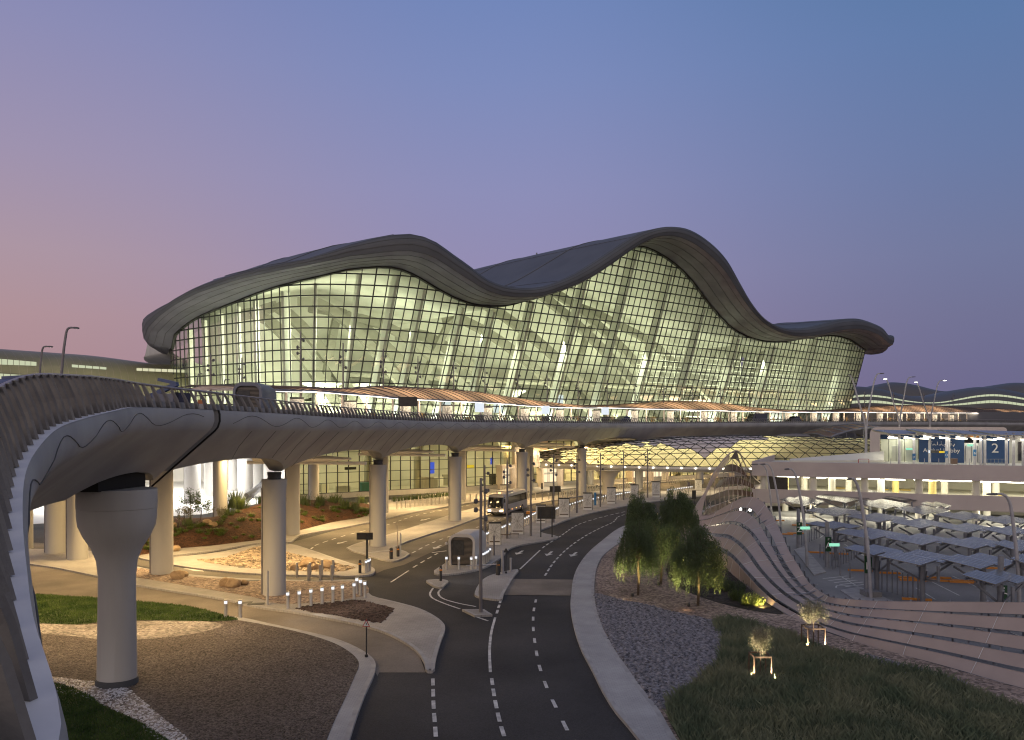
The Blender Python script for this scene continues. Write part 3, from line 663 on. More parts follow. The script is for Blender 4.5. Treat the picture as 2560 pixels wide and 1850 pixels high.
for i, (px, py) in enumerate([(481,1256),(527,1239),(587,1227),(613,1246),(649,1230),(540,1226)]):
    p = G(px, py); pillar(p.x, p.y, 10.5, f'white lit pillar in the bright underpass, {ORD[i]} built of a tight cluster' if False else f'white floodlit pillar in the underpass beyond the planted slope, {["with a steel ring at its foot","far one next to the ringed one","far middle one","wide one beside the curved rail","far right one","farthest one at the back"][i]}', 'floodlit pillars in the underpass', r=1.3 if i in (0, 3) else 1.2, neck=False)
# hammerhead pier
hp = thing('hammerhead_pillar', 'massive near pillar with flared rounded head carrying the ramp at the left', 'pillar', (PIL[0][0], PIL[0][1], 0), R(-8))
prof = [(.93,0),(.93,.35),(.90,.38),(.86,3),(.84,5.2),(.92,5.9),(1.15,6.5),(1.5,7.05),(1.72,7.55),(1.78,8.0),(1.78,8.35)]
MB().lathe(prof, 40, sy=.85).build('shaft', M['concrete'], hp, smooth=True, world=False)
MB().lathe([(1.80,8.36),(1.80,9.2),(1.78,9.25)], 40, sy=.85).build('cap', M['concrete'], hp, smooth=True, world=False)
MB().lathe([(.96,0),(.96,.42)], 40, sy=.87).build('base_ring', mat('base_ring', (.06,.065,.075), rough=.8), hp, smooth=True, world=False)
MB().box((-1.15,0,9.7),(2.9,3.4,.95)).build('bearing', M['joint'], hp, world=False)  # bearing widened into a black block that fills the recess's shade
# aerofoil light reflectors and warm lamps slung beneath the deck
k = 0
for a, b in zip(PI[1:], PI[2:8]):
    j = a+int((b-a)*.84); d = LD[j]; nrm = LI[j]; c = at_lip(j, 5.2, -3.75); e = at_lip(j, 15, -3.75)
    t = thing('soffit_reflector', f'white wing shaped light reflector hung under the viaduct, {ORD[k]} from the left', 'light fitting', c, 0, 'wing reflectors under the viaduct')
    rows = []
    for s in range(13):
        f = s/12; w_ = .35+.75*math.sin(min(1, f*2.2)*math.pi/2); p = c.lerp(e, f)
        rows.append([p+d*(w_*math.cos(q))+Vector((0, 0, .33*math.sin(q)*(w_/1.1))) for q in [2*math.pi*z_/16 for z_ in range(16)]])
    mb = MB().grid(rows, closed=True); mb.f.append(tuple(range(16))); mb.f.append(tuple(12*16+z_ for z_ in range(16))); mb.build('wing', M['white'], t, smooth=True)
    MB().tube([at_lip(j+3, 4.2, -4.25), at_lip(j+3, 17, -4.25)], .17, 10).build('light_tube', M['white'], t, smooth=True)
    mb = MB(); mb.tube([at_lip(j, 7, -3.6), at_lip(j, 7, -2.3)], .05, 6); mb.build('hanger', M['steel'], t)
    mb = MB(); mb.tube([at_lip(j, 12, -3.6), at_lip(j, 12, -2.3)], .05, 6); mb.build('hanger', M['steel'], t); k += 1
for n_, (a, b) in enumerate(zip(PI[0:], PI[1:9])):
    i = (a+b)//2
    for u, pw in ((6.5, 1900), (17, 2300), (27, 1700)):
        p = at_lip(i, u, -4.6)
        lamp('AREA', 'deck_lamp', p, pw*(.8 if n_ == 0 else 1), WARM, 5, 1.2, target=p-Vector((0, 0, 5)))
    p = at_lip(i, 9.5, -4.5)
    lamp('AREA', 'soffit_lamp', p+Vector((0,0,.9)), 260, WARM, 4, .6, target=p+Vector((0, 0, 5)))
# bright underpass at the left rear
for x, y, pw in ((-50, 128, 5200), (-62, 142, 5600), (-78, 150, 5200), (-66, 118, 4600)):
    lamp('AREA', 'underpass_lamp', (x, y, 9.2), pw, (1, .95, .84), 6, 6, target=(x, y, 0))
lamp('AREA', 'underpass_lamp', (-45, 82, 9.0), 1200, WARM, 5, 2, target=(-45, 82, 0))
structure(MB().prism([(-40,133),(-40,200),(-150,200),(-150,95),(-64,95),(-44,108)], -.03, .03).build('road', M['white']))
uw = MB(); uw.box((-86, 176, 4.6), (92, .5, 9.2), R(8)); o = uw.build('retaining_wall', M['white']); tag(o, 'long white wall closing the bright underpass at the left rear', 'wall')
# second ramp glimpsed at the far left
sr = MB(); rows = []
for t in range(14):
    x = -62+t*.9; y = 92-t*5.2
    rows.append([(x-8, y+1, 6+0*t), (x-2, y, 5.6), (x+2.2, y-.5, 7.6), (x+2.6, y-.6, 8.6)])
# ================= mulch slope with planting
SB = [(335,1390),(385,1382),(444,1371),(516,1365),(587,1357),(657,1348),(749,1326),(842,1303),(896,1295),(926,1284)]
ST = [(335,1312,1.5),(380,1312,1.5),(432,1313,1.5),(500,1306,1.7),(560,1292,2.0),(622,1269,2.3),(746,1262,2.1),(830,1266,1.4),(885,1270,.8),(930,1278,.25)]
r0 = catmull([G(x, y, .15) for x, y in SB], 5); r1 = catmull([G(x, y, z) for x, y, z in ST], 5)
rows = []
rn = random.Random(3)
for k in range(9):
    t = k/8; rows.append([a.lerp(b, t)+Vector((0, 0, (.35*math.sin(t*math.pi)+rn.uniform(-.05,.05)) if 0 < k < 8 else 0)) for a, b in zip(r0, r1)])
rows.append([b+Vector((0, 7, 0)) for b in r1]); rows.append([Vector((b.x, b.y+11, -.1)) for b in r1])
structure(MB().grid(rows).build('planted_slope', M['mulch'], smooth=True))
def slope_pt(u, t):
    n = len(r0)-1; i = min(int(u*n), n-1); f = u*n-i
    a = r0[i].lerp(r0[i+1], f); b = r1[i].lerp(r1[i+1], f); return a.lerp(b, t)+Vector((0, 0, .33*math.sin(t*math.pi)))
def tuft(mb, c, n, h, spread, wd, rnd, bend=.5):
    for _ in range(n):
        a = rnd.uniform(0, 6.28); rr = rnd.uniform(0, spread); L_ = h*rnd.uniform(.5, 1.1); dx, dy = math.cos(a), math.sin(a)
        b = Vector(c)+Vector((dx*rr*.5, dy*rr*.5, 0)); o_ = Vector((-dy, dx, 0))*wd/2; bd = bend*rnd.uniform(.3, 1.2)
        m1 = b+Vector((dx*L_*bd*.3, dy*L_*bd*.3, L_*.6)); m2 = b+Vector((dx*L_*bd, dy*L_*bd, L_*rnd.uniform(.7, 1)))
        mb.add([b-o_, b+o_, m1+o_, m1-o_, m2], [(0, 1, 2, 3), (3, 2, 4)])
rnd = random.Random(11); proto = []
for v in range(4):
    q = MB(); tuft(q, (0, 0, -.05), 70, .5, .7, .05, rnd, .9); o = q.build('ground_cover_plant', M['leaf_fresh']); proto.append(o)
cnt = 0
for i in range(110):
    u, t = rnd.uniform(.02, .98), rnd.uniform(.05, .98)
    p = slope_pt(u, t); o = proto[i % 4] if i < 4 else proto[i % 4].copy()
    if i >= 4: COL.objects.link(o)
    o.location = p; o.rotation_euler = (0, 0, rnd.uniform(0, 6)); s = rnd.uniform(.6, 1.5); o.scale = (s, s, s*.8)
    tag(o, 'low tuft of green ground cover growing in the red brown mulch slope', 'plant', 'ground cover tufts on the mulch slope')
def reed(px, py, z, n, h, sp, label, m='leaf', wd=.07, bend=.35, name='ornamental_grass'):
    p = G(px, py, z); q = MB(); tuft(q, (0, 0, -.1), n, h, sp, wd, rnd, bend); o = q.build(name, M[m]); o.location = p
    return tag(o, label, 'ornamental grass', 'ornamental grasses by the arrivals wall')
for px, py, z, n, h, sp, lb in [(585,1268,2,240,2.6,2.6,'tall arching bamboo like clump at the top of the mulch slope'),(605,1276,2,170,2.2,1.9,'upright green clump right of the arching bamboo like clump'),(570,1290,1.9,150,1.3,2.2,'loose blue green clump below the arching bamboo like clump'),
    (758,1262,2,110,2.0,2,'reed clump left of the pillar before the arrivals glass'),(800,1264,1.6,120,1.9,1.4,'reed clump at the foot of the pillar before the arrivals glass'),(835,1262,1.2,140,2.1,2.6,'reed clump just right of the pillar before the arrivals glass'),(862,1272,1,120,1.8,1.4,'dense upright reeds at the right end of the slope top'),(888,1276,.8,110,1.7,1.4,'last reed clump at the right end of the mulch slope'),
    (905,1262,.4,100,1.9,2,'thin reeds before the glass left of the barrier island pillar'),(672,1262,2,90,1.5,2,'low reeds beside the tall nearest pillar'),(655,1258,2,90,1.5,2,'low reeds glimpsed left of the rear pillar at the slope edge'),(470,1312,1.6,80,1.0,2,'low reeds at the slope top below the green sapling'),(420,1316,1.5,80,1.1,2,'low reeds at the slope top beside the broad pale pillar')]:
    reed(px, py, z, n, h, sp, lb)
for i in range(16):
    reed(985+i*9.5, 1252-i*.9, .3, 36, 1.1, .9, f'short reed clump under the arrivals glass sill, {ORD[i]} from the left', name='ornamental_grass')
def sapling(px, py, z, h, r, label, m, n, seed, trunk=.05):
    rd = random.Random(seed); p = G(px, py, z); t = thing('sapling', label, 'tree', p, 0, 'young trees on the mulch slope')
    MB().tube([(0,0,-.1),(.05,0,h*.4),(0,.03,h*.75),(.02,0,h)], [trunk,trunk*.9,trunk*.6,.01], 7).build('trunk', M['bark'], t, world=False)
    q = MB(); cs = [Vector((rd.gauss(0,.45)*r, rd.gauss(0,.45)*r, h*.72+rd.uniform(-.6,.75)*r)) for _ in range(9)]
    for _ in range(n):
        c = rd.choice(cs)+Vector((rd.gauss(0,.22), rd.gauss(0,.22), rd.gauss(0,.22)))*r
        a = Vector((rd.uniform(-1,1), rd.uniform(-1,1), rd.uniform(-.6,.6))).normalized(); b = a.cross(Vector((rd.uniform(-1,1), rd.uniform(-1,1), 1))).normalized(); s = rd.uniform(.07,.14)
        q.quad(c-a*s, c+b*s*.45, c+a*s, c-b*s*.45)
    q.build('crown', M[m], t, world=False)
sapling(476,1300,1.6,3.6,1.0,'dark green leafy sapling left of the sapling pillar','leaf',900,1)
sapling(502,1300,1.6,2.4,.9,'bushy mid green young tree next to the dark green sapling','leaf_fresh',900,2)
sapling(460,1322,1.0,2.5,.8,'yellow green sapling on a thin trunk in the mulch','leaf_olive',700,3)
sapling(549,1329,.9,2.9,.7,'wispy grey sapling on a thin trunk in front of the pillar','leaf_olive',330,4)
for i, (x, y, r, z, lb) in enumerate([(517,1311,.55,1.6,'pale boulder at the top of the mulch slope beside a second one'),(533,1315,.5,1.5,'pale flat boulder nearest the sapling pillar'),(435,1316,.4,1.5,'square yellowish boulder beside the broad pale pillar'),(828,1284,.5,.5,'half buried boulder in the mulch below the reeds'),(842,1287,.55,.4,'long pale boulder in the mulch below the reeds')]): boulder(x, y, r, lb, 60+i, z)
# ================= terminal
GC = smooth_tab([(425,872),(433,868),(437,840),(467,811),(501,790),(569,762),(679,720),(742,703),(806,688),(869,673),(933,667),(955,666),(985,669),(1017,678),(1060,701),(1102,726),(1144,747),(1187,760),(1229,764),(1271,762),(1328,746),(1402,717),(1457,682),(1512,643),(1552,621),(1582,615),(1605,616),(1636,627),(1686,659),(1727,700),(1773,760),(1819,811),(1851,833),(1897,849.6),(1940,854),(1965,853),(2002,847),(2048,840),(2075,838.5),(2094,840),(2126,850),(2149,866),(2170,878)])
TC_ = smooth_tab([(350,822),(355,815),(365,794),(391,777),(425,760),(459,747),(509,730),(594,705),(679,684),(763,654),(827,629),(890,608),(950,593),(1000,586),(1038,587),(1081,603),(1123,633),(1165,663),(1208,697),(1250,714),(1292,720),(1320,720),(1351,717),(1420,691),(1475,659),(1530,623),(1590,586),(1636,572),(1672,567.5),(1714,574),(1764,604),(1805,645),(1837,700),(1865,751),(1897,792),(1929,813),(1961,821),(2002,820),(2048,811),(2094,799),(2125,796.5),(2145,797.5),(2172,806),(2200,820),(2213,838)])
BP = catmull([Vector((a, b, 0)) for a, b in [(-62,200),(-68.5,188),(-72,178),(-73.6,168),(-71.5,160.5),(-66,155),(-57,148.5),(-48,142.4),(-43.6,140),(-38,139.2),(-31,141.5),(-23,146.5),(-15,152.2),(0,163),(21,178.3),(45,195.8),(72,215.6),(95,233),(107,243)]], 10)
KS = 1.12
BP = resample([p*KS for p in BP], 2.05); NB = len(BP)
BD = []
for i in range(NB):
    d = BP[min(i+1, NB-1)]-BP[max(i-1, 0)]; BD.append(d.normalized())
BN = [Vector((d.y, -d.x, 0)) for d in BD]
IC = min(range(NB), key=lambda i: (BP[i].x+43.6*KS)**2+(BP[i].y-140*KS)**2)
Z0 = 13.0
def lean(i):
    return .03+.34*sstep(IC-1, IC+12, i)-.08*sstep(IC+30, NB, i)
LV = [BN[i].lerp(Vector((.74,-.67,0)), sstep(IC+1, IC+9, i)).normalized() for i in range(NB)]
def fac(i, z): return BP[i]+LV[i]*(lean(i)*(z-Z0)*(1-.003*(z-Z0)))+Vector((0, 0, z))
GZ = [None]*NB
for i in range(NB-1, -1, -1):
    z = 15.0; ok = False
    while z < 95:
        x, y = proj(fac(i, z))
        if y < interp(GC, x): ok = True; break
        z += .05
    GZ[i] = z
# behind the left corner the eave simply sweeps on round
il = min(i for i in range(NB) if proj(fac(i, GZ[i]))[0] < 436 or BP[i].y < 160*KS)
ivis = max(i for i in range(IC) if BP[i].y > 159.5*KS)
for i in range(ivis, -1, -1): GZ[i] = max(22, GZ[i+1]-.25)
GP = [fac(i, GZ[i]) for i in range(NB)]
term = thing('terminal_building', 'huge glass fronted terminal with dark wave shaped roof glowing green yellow from inside', 'airport terminal', (0, 190, 13))
# glass skin and mullion grid
rows = []
for i in range(NB):
    rows.append([fac(i, Z0+(GZ[i]-Z0)*k/10) for k in range(11)])
cw = MB().grid(rows).build('curtain_wall', M['glass'], term, smooth=True, sharp=0)
mb = MB()
for i in range(NB):
    pts = [fac(i, Z0+(GZ[i]-Z0)*k/6) for k in range(7)]
    for a, b in zip(pts, pts[1:]): mb.beam(a+BN[i]*.03, b+BN[i]*.03, .16 if i % 10 else .24, .2, up=BN[i])
z = Z0+.2
while z < 78:
    for i in range(NB-1):
        if GZ[i] > z-.4 and GZ[i+1] > z-.4:
            mb.beam(fac(i, z)+BN[i]*.06, fac(i+1, z)+BN[i+1]*.06, .3, .23)
    z += 2.16
mb.build('mullion_grid', M['mullion'], cw)
cw2 = MB()
for i in range(NB-1): cw2.beam(GP[i]+BN[i]*.1, GP[i+1]+BN[i+1]*.1, .6, .55)
cw2.build('eave_trim', M['mullion'], term)
# eave nose: T is the upper visible edge of the roof lip
OV = [9.0 if i < IC-3 else 10.0 for i in range(NB)]
stations = []
for i in range(NB):
    n = BN[i].copy()
    if i >= IC-4 and i <= IC+6:
        n = Vector((0, 0, 0))
        for j in range(i-6, i+7): n += BN[max(0, min(NB-1, j))]
        n.normalize()
    a = 9.0-3.6*(1-sstep(ivis-2, IC-4, i))-2.2*(1-sstep(ivis-12, ivis, i))+1.0*sstep(IC, IC+10, i)-1.2*sstep(NB-30, NB-1, i)
    base = GP[i]+n*(.86*a); px, _ = proj((base.x, base.y, 20))
    base = GP[i]+n*(.86*a*KS); px, _ = proj((base.x, base.y, 20)); stations.append([i, n, a*KS, base, px, None])
for s in stations:
    i, n, a, base, px, _ = s
    if i >= ivis-1 and px > 352:
        zt = CH-(interp(TC_, px)-HY)*base.y/F
        s[5] = zt-GP[i].z
lastb = next(s[5] for s in stations if s[5] is not None)
for s in reversed(stations):
    if s[5] is None: s[5] = lastb
    else: lastb = s[5]
# wrap round the right end
e = stations[-1]; n0 = e[1]
for k in range(1, 6):
    n = (Matrix.Rotation(R(15*k), 3, 'Z') @ n0); b = 2.6+(e[5]-2.6)*(1-k/5)**1.6
    stations.append([NB-1, n, 7.9-.3*k, GP[-1]+n*7.2, k, b])
BK = Vector((-.6, .8, 0))
SEC = [(0,0),(.08,.02),(.35,.05),(.62,.11),(.84,.21),(.945,.33),(.99,.55),(1.0,.78),(.96,.93),(.88,1.0)]
SEC2 = [(0,0),(.08,-.01),(.35,-.05),(.62,-.06),(.84,-.01),(.95,.13),(.995,.42),(1.0,.72),(.965,.92),(.89,1.0)]
OF = ivis-5; under = []; nose = []; top = []
stations = [s for s in stations if s[0] >= ivis-5]
for s in stations:
    i, n, a, base, px, b = s; g = GP[i].copy(); bb = max(b, 1.5)
    if 0 < px < 20: g += BK*(max(0,px-3)*.5)+Vector((0, 0, -1.3*sstep(0, 4, px))); bb += 1.0*sstep(0, 4, px)
    f_ = sstep(2.0, 6.5, b); pr = [g+n*(a*(u1*f_+u2*(1-f_)))+Vector((0, 0, bb*(v1*f_+v2*(1-f_)))) for (u1, v1), (u2, v2) in zip(SEC, SEC2)]
    under.append(pr[:6]); nose.append(pr[5:])
    f = sstep(0, 1, (i-ivis)/(NB-1-ivis)) if i > ivis else 0
    x = BP[i].x; Tpx = proj(pr[-1])[0]; Lb = interp([(355,.8),(440,2),(509,10),(594,28),(679,48),(763,72),(890,105),(1000,130)], Tpx) if i >= ivis else .8; rise = interp([(-75,.05),(-60,.10),(-44,.13),(-20,.115),(10,.06),(40,.05),(110,.055)], x)
    T = pr[-1]; row = [T]
    for k in range(1, 13):
        d = Lb*k/12; row.append(T+BK*d+Vector((0, 0, rise*d*(1-.45*d/Lb)-.3*math.exp(-d/6)*0)))
    tail = row[-1]; dr = min(9, max(.05, (Lb-8)*.2)); row.append(tail+BK*.4+Vector((0, 0, -.1*dr))); row.append(tail+BK*.5+Vector((0, 0, -dr)))
    top.append(row)
MB().grid(nose).build('roof_fascia', M['roofmetal'], term, smooth=True, sharp=0)
sf = MB().grid(under).build('soffit', M['soffit'], term, smooth=True, sharp=0)
rf = MB().grid(top).build('roof', M['roofmetal'], term, smooth=True, sharp=0)
mb = MB()   # standing seams of soffit and roof
for j in range(2, 10):
    pts = [(s_[j] if j < 6 else nose[q][j-5])+Vector((0, 0, -.02)) for q, s_ in enumerate(under)]
    mb.tube(pts[::1], .035, 4)
mb.build('eave_seam', M['mullion'], term)
mb = MB()
for j in (2, 5, 8): mb.tube([r[j]+Vector((0, 0, .08)) for r in top[IC-OF:NB-OF]], .09, 4)
for q in range(IC+8-OF, NB-OF, 9): mb.tube([p+Vector((0, 0, .06)) for p in top[q][:12]], .05, 4)
mb.build('roof_seam', mat('seam', (.16,.165,.18), rough=.5, metal=.4), rf)
mb = MB()
for q in range(IC+20-OF, NB-OF, 9): mb = MB(); mb.lathe([(.22,-.1),(.2,.3),(.26,.34),(.1,.45)], 8, c=top[q][4]); mb.build('roof_vent', M['frame'], rf)
p = top[min(range(NB-OF), key=lambda q: abs(proj(top[q][3])[0]-1988))][3]
MB().lathe([(.25,0),(.3,.3),(.2,.7)], 10, c=p+Vector((0, 0, .1))).build('beacon', M['red_lit'], term)
# end walls
MB().add([fac(NB-1, Z0), GP[-1], GP[-1]+BK*50+Vector((0,0,2)), fac(NB-1, Z0)+BK*50], [(0, 1, 2, 3)]).build('end_wall', M['interior'], term)
# ---- interior
ceil = []
for i in range(NB):
    g = GP[i]-BN[i]*.3; 
    ceil.append([g+BK*d+Vector((0, 0, -.35+.03*d)) for d in (q_*(.5+.5*sstep(IC-14, IC+2, i)) for q_ in (0, 8, 18, 30, 48, 64))])
MB().grid(ceil).build('ceiling', M['interior'], term, smooth=True, sharp=0)
fl = [BP[i]-BN[i]*.4+Vector((0, 0, Z0-.02)) for i in range(NB)]
MB().sheet([tuple(q[:2]) for q in fl]+[(KS*(107-30),KS*(243+42)),(-30*KS,205*KS),(-60*KS,204*KS)], Z0-.02).build('floor', M['floor_in'], term)
bw = []
for i in range(IC-2, NB):
    g = BP[i]+BK*44; bw.append([Vector((g.x, g.y, Z0)), Vector((g.x, g.y, GZ[i]+2.6))])
MB().grid(bw).build('rear_wall', M['interior'], term)
MB().quad(Vector((-68*KS,176*KS,13)), BP[IC]+BK*44+Vector((0,0,13)), BP[IC]+BK*44+Vector((0,0,36)), Vector((-68*KS,176*KS,30))).build('rear_wall', M['interior'], term)
MB().grid([[BP[i]-BN[i]*3+Vector((0,0,Z0)), BP[i]-BN[i]*3+Vector((0,0,GZ[i]-.8))] for i in range(0, ivis+4)]).build('rear_wall', M['interior'], term)
def fidx(px):   # facade station seen at picture column px, at foot level
    return min(range(IC-25 if px < 680 else IC, NB), key=lambda i: abs(proj(fac(i, 16))[0]-px))
def inside(i, d, z): q = fac(i, min(z, GZ[i]))-BN[i]*d; q.z = z; return q
def floorpt(i, d, z): return BP[i]-BN[i]*d+Vector((0, 0, z))
def ceilz(i, d): return GZ[max(0, min(NB-1, i))]-.6+.03*d
for n_, px in enumerate((705,770,850,925,1010,1095,1185,1280,1385,1490,1595,1700,1800,1900,1995,2080)):
    i = fidx(px); q = MB(); zt = GZ[i]-.8
    a = inside(i, 2.3, Z0); b = inside(i, 2.3, zt); q.beam(a, b, .6, 2.6, up=BN[i])
    q.build('facade_column', M['interior_white'], term)
for px in (705,770,850,925,1010,1095,1185,1280,1385,1490,1595,1700,1800,1900,1995,2080):
    i = fidx(px); c = inside(i, 2.6, Z0+1.0)-BD[i]*3.2; lamp('AREA', 'column_fill_light', c, 520, (.95,1,.90), .8, .8, target=inside(i, 2.4, Z0+11))  # added lamps that whiten the columns, not known fittings of the hall
for px in (440,470,505,545,590,640):
    i = fidx(px); MB().beam(inside(i, 1.4, Z0), inside(i, 1.4, GZ[i]-.6), .7, 1.0, up=BN[i]).build('facade_column', M['interior_white'], term)
# great slanting roof ribs seen through the glass
for n_, (pa, pb, da, db, w_) in enumerate([(720,930,26,34,2.6),(800,1010,30,36,2.6),(880,1130,14,30,2.2),(930,1210,26,34,2.6),(1000,1290,10,30,2.2),(1190,1400,26,36,2.8),(1290,1520,12,32,2.4),(1370,1640,24,36,2.8),(1450,1720,12,30,2.6),(1560,1800,22,34,2.6),(1640,1890,10,30,2.2)]):
    i, j = fidx(pa), fidx(pb)
    zt = ceilz(i, db)
    q = MB(); A = floorpt(j, da*.5, Z0); B_ = BP[i]+BK*db+Vector((0, 0, zt+1)); pts = []
    for k in range(9):
        t = k/8; q_ = A.lerp(B_, t)+Vector((0, 0, 4*math.sin(t*math.pi))); m_ = int(j+(i-j)*t); q_.z = min(q_.z, GZ[max(0,min(NB-1,m_))]-2.2); pts.append(q_)
    for a, b in zip(pts, pts[1:]): q.beam(a, b, w_, 1.3, up=BK)
    q.build('roof_rib', M['interior_rib'], term)
for n_, (pa, pb, db) in enumerate([(1000,760,30),(1330,1120,30),(1700,1520,34),(1880,1740,30),(2070,1960,24)]):
    i, j = fidx(pa), fidx(pb); q = MB(); A = floorpt(j, 18, Z0); B_ = BP[i]+BK*db+Vector((0, 0, ceilz(i, db)))
    pts = []
    for k in range(9):
        q_ = A.lerp(B_, k/8)+Vector((0, 0, 3*math.sin(k/8*math.pi))); m_ = int(j+(i-j)*k/8); q_.z = min(q_.z, GZ[max(0,min(NB-1,m_))]-2.2); pts.append(q_)
    for a, b in zip(pts, pts[1:]): q.beam(a, b, 1.8, 1.2, up=BK)
    q.build('roof_rib', M['interior_rib'], term)
# gallery floors and slatted screen at the right
for z_, d0, d1, pa, pb in ((20, 30, 43, 720, 2090), (26.5, 34, 43, 1000, 2090), (17.2, 20, 24, 740, 1750)):
    rr = []
    for i in range(fidx(pa), fidx(pb), 2): rr.append([floorpt(i, d0, z_), floorpt(i, d1, z_), floorpt(i, d1, z_-.5), floorpt(i, d0, z_-.9)])
    MB().grid(rr, closed=True).build('gallery_floor', M['interior_rib'], term)
q = MB(); ia, ib = fidx(1690), NB-2
for z_ in [14.5+1.7*k for k in range(13)]:
    for i in range(ia, ib, 2):
        if GZ[i] > z_+1 and GZ[min(i+2, ib)] > z_+1: q.beam(floorpt(i, 13, z_), floorpt(min(i+2, ib), 13, z_), .3, .16)
for i in range(ia, ib, 2): q.beam(floorpt(i, 13.2, Z0), floorpt(i, 13.2, min(GZ[i]-1, 37)), .2, .2)
q.build('slatted_screen', M['interior_white'], term)
for px, d, lbl in ((760,20,1),(905,24,1),(1030,22,1),(1180,26,0),(1420,24,0)):
    i = fidx(px); c = floorpt(i, d, Z0); MB().lathe([(2.2,0),(1.2,1),(.9,4),(1.3,7),(3.2,9),(4.6,9.6),(4.6,10)], 24, c=c).build('mushroom_column', M['interior_white'], term, smooth=True)
for k, (px, wz) in enumerate(((1125,15.5),(1250,16),(1410,17),(1700,17))):
    i = fidx(px); c = inside(i, 2.5, wz+2); MB().box(c, (2.6, .2, 3.8), math.atan2(BD[i].y, BD[i].x)).build('hanging_screen', M['signwhite'], term)
# lamps of the hall: uplights at the floor, washers high in the roof
for px, d, pw in ((560,9,2000),(640,10,2300),(735,14,3000),(735,26,3000),(830,16,3500),(930,24,3700),(1030,14,3800),(1130,26,3800),(1240,14,4800),(1350,26,5800),(1460,14,6400),(1560,26,7200),(1650,14,6600),(1740,24,6800),(1830,10,6200),(1920,18,6600),(2000,8,5600),(2070,14,5200)):
    i = fidx(px); c = floorpt(i, d, Z0+1.2); lamp('AREA', 'hall_uplight', c, pw*1.12, GRN, 7, 7, target=c+Vector((0, 0, 8))+BK*6)
for px, d in ((700,6),(860,8),(1020,8),(1200,8),(1380,8),(1560,8),(1740,8),(1900,6),(2040,6)):
    i = fidx(px); z_ = min(GZ[i]-4, 34); c = inside(i, 4, z_); lamp('AREA', 'hall_washer', c, 2900*(1 if px < 1100 else 1.5), GRN, 6, 3, target=c+BK*16+Vector((0, 0, -9)))
# ================= arrivals hall glass under the viaduct
AD = Vector((.818,.576,0)); AI = Vector((-.576,.818,0)); A0 = Vector((-37.5,129.4,0)); AM = math.atan2(AD.y, AD.x)
def ap(t, d=0, z=0): return A0+AD*t+AI*d+Vector((0, 0, z))
arr = thing('arrivals_hall', 'low glass arrivals hall glowing warm yellow beneath the viaduct', 'building', A0)
LEN = 165
MB().box(ap(LEN/2, -.15, .45), (LEN, .5, .9), AM).build('plinth', M['concrete'], arr)
MB().quad(ap(0,0,.9), ap(LEN,0,.9), ap(LEN,0,9.6), ap(0,0,9.6)).build('glass_wall', M['glass_arr'], arr)
q = MB(); t = 0
while t <= LEN: q.box(ap(t, -.05, 5.2), (.11, .25, 8.8), AM); t += 2.05
for z in (.95, 2.7, 4.5, 6.3, 8.1, 9.6): q.box(ap(LEN/2, -.06, z), (LEN, .22, .10), AM)
q.build('mullion_grid', M['mullion'], arr)
MB().box(ap(LEN/2, 7.2, .25), (LEN, 14, .3), AM).build('floor', M['floor_in'], arr)
MB().box(ap(LEN/2, 7.2, 9.9), (LEN, 14.6, .35), AM).build('ceiling', M['white'], arr)
MB().box(ap(LEN/2, 14.6, 5), (LEN, .4, 9.6), AM).build('rear_wall', M['interior'], arr)
MB().box(ap(-.2, 7, 5), (.4, 14.6, 9.8), AM).build('end_wall', M['white'], arr)
rd = random.Random(5)
for k in range(15):
    t = 6+k*10.5; MB().lathe([(.75,.4),(.75,7),(1.6,9.4),(1.7,9.8)], 18, c=ap(t, 5.5)).build('hall_column', M['interior_rib'], arr, smooth=True)
for k in range(34):
    t = rd.uniform(3, LEN-4); d = rd.uniform(4, 12); h = rd.uniform(.9, 2.4); m = rd.choice(['dark','white','interior_rib','brown','steel','interior_white'])
    MB().box(ap(t, d, .4+h/2), (rd.uniform(.6, 3), .6, h), AM).build('counter', M[m], arr)
for t, z, sz, m in ((12,5,(2.2,.2,.5),'dark'),(29,4.6,(.9,.2,2.2),'blue_screen'),(36.5,4.6,(4.2,.2,.7),'yellow_screen'),(43,5.6,(.6,.2,1.4),'blue_screen'),(52,5,(2,.2,.6),'signwhite'),(58,3,(2.4,.2,.5),'signwhite'),(80,5,(2,.2,.6),'yellow_screen'),(93,5.5,(.8,.2,1.4),'blue_screen'),(105,5,(3,.2,.5),'dark'),(120,5,(2,.2,.7),'yellow_screen')):
    MB().box(ap(t, 3.2, z), sz, AM).build('hanging_sign', M[m], arr)
MB().box(ap(14.6, 3, 1.4), (1.6,1.2,1.9), AM).build('teal_trolley', M['tank'], arr); MB().box(ap(16.2, 2.4, .9), (.5,.3,1.0), AM).build('yellow_floor_sign', M['yellow'], arr)
for k in range(22):
    t = 3+k*7.4; MB().box(ap(t, 4+3*(k % 3), 9.65), (3.4, .35, .08), AM).build('ceiling_light', M['strip_warm'], arr)
for k in range(9): lamp('AREA', 'hall_lamp', ap(9+k*18.5, 6, 9.4), 1250, (1, .90, .60), 12, 4, target=ap(9+k*18.5, 6.5, 0))
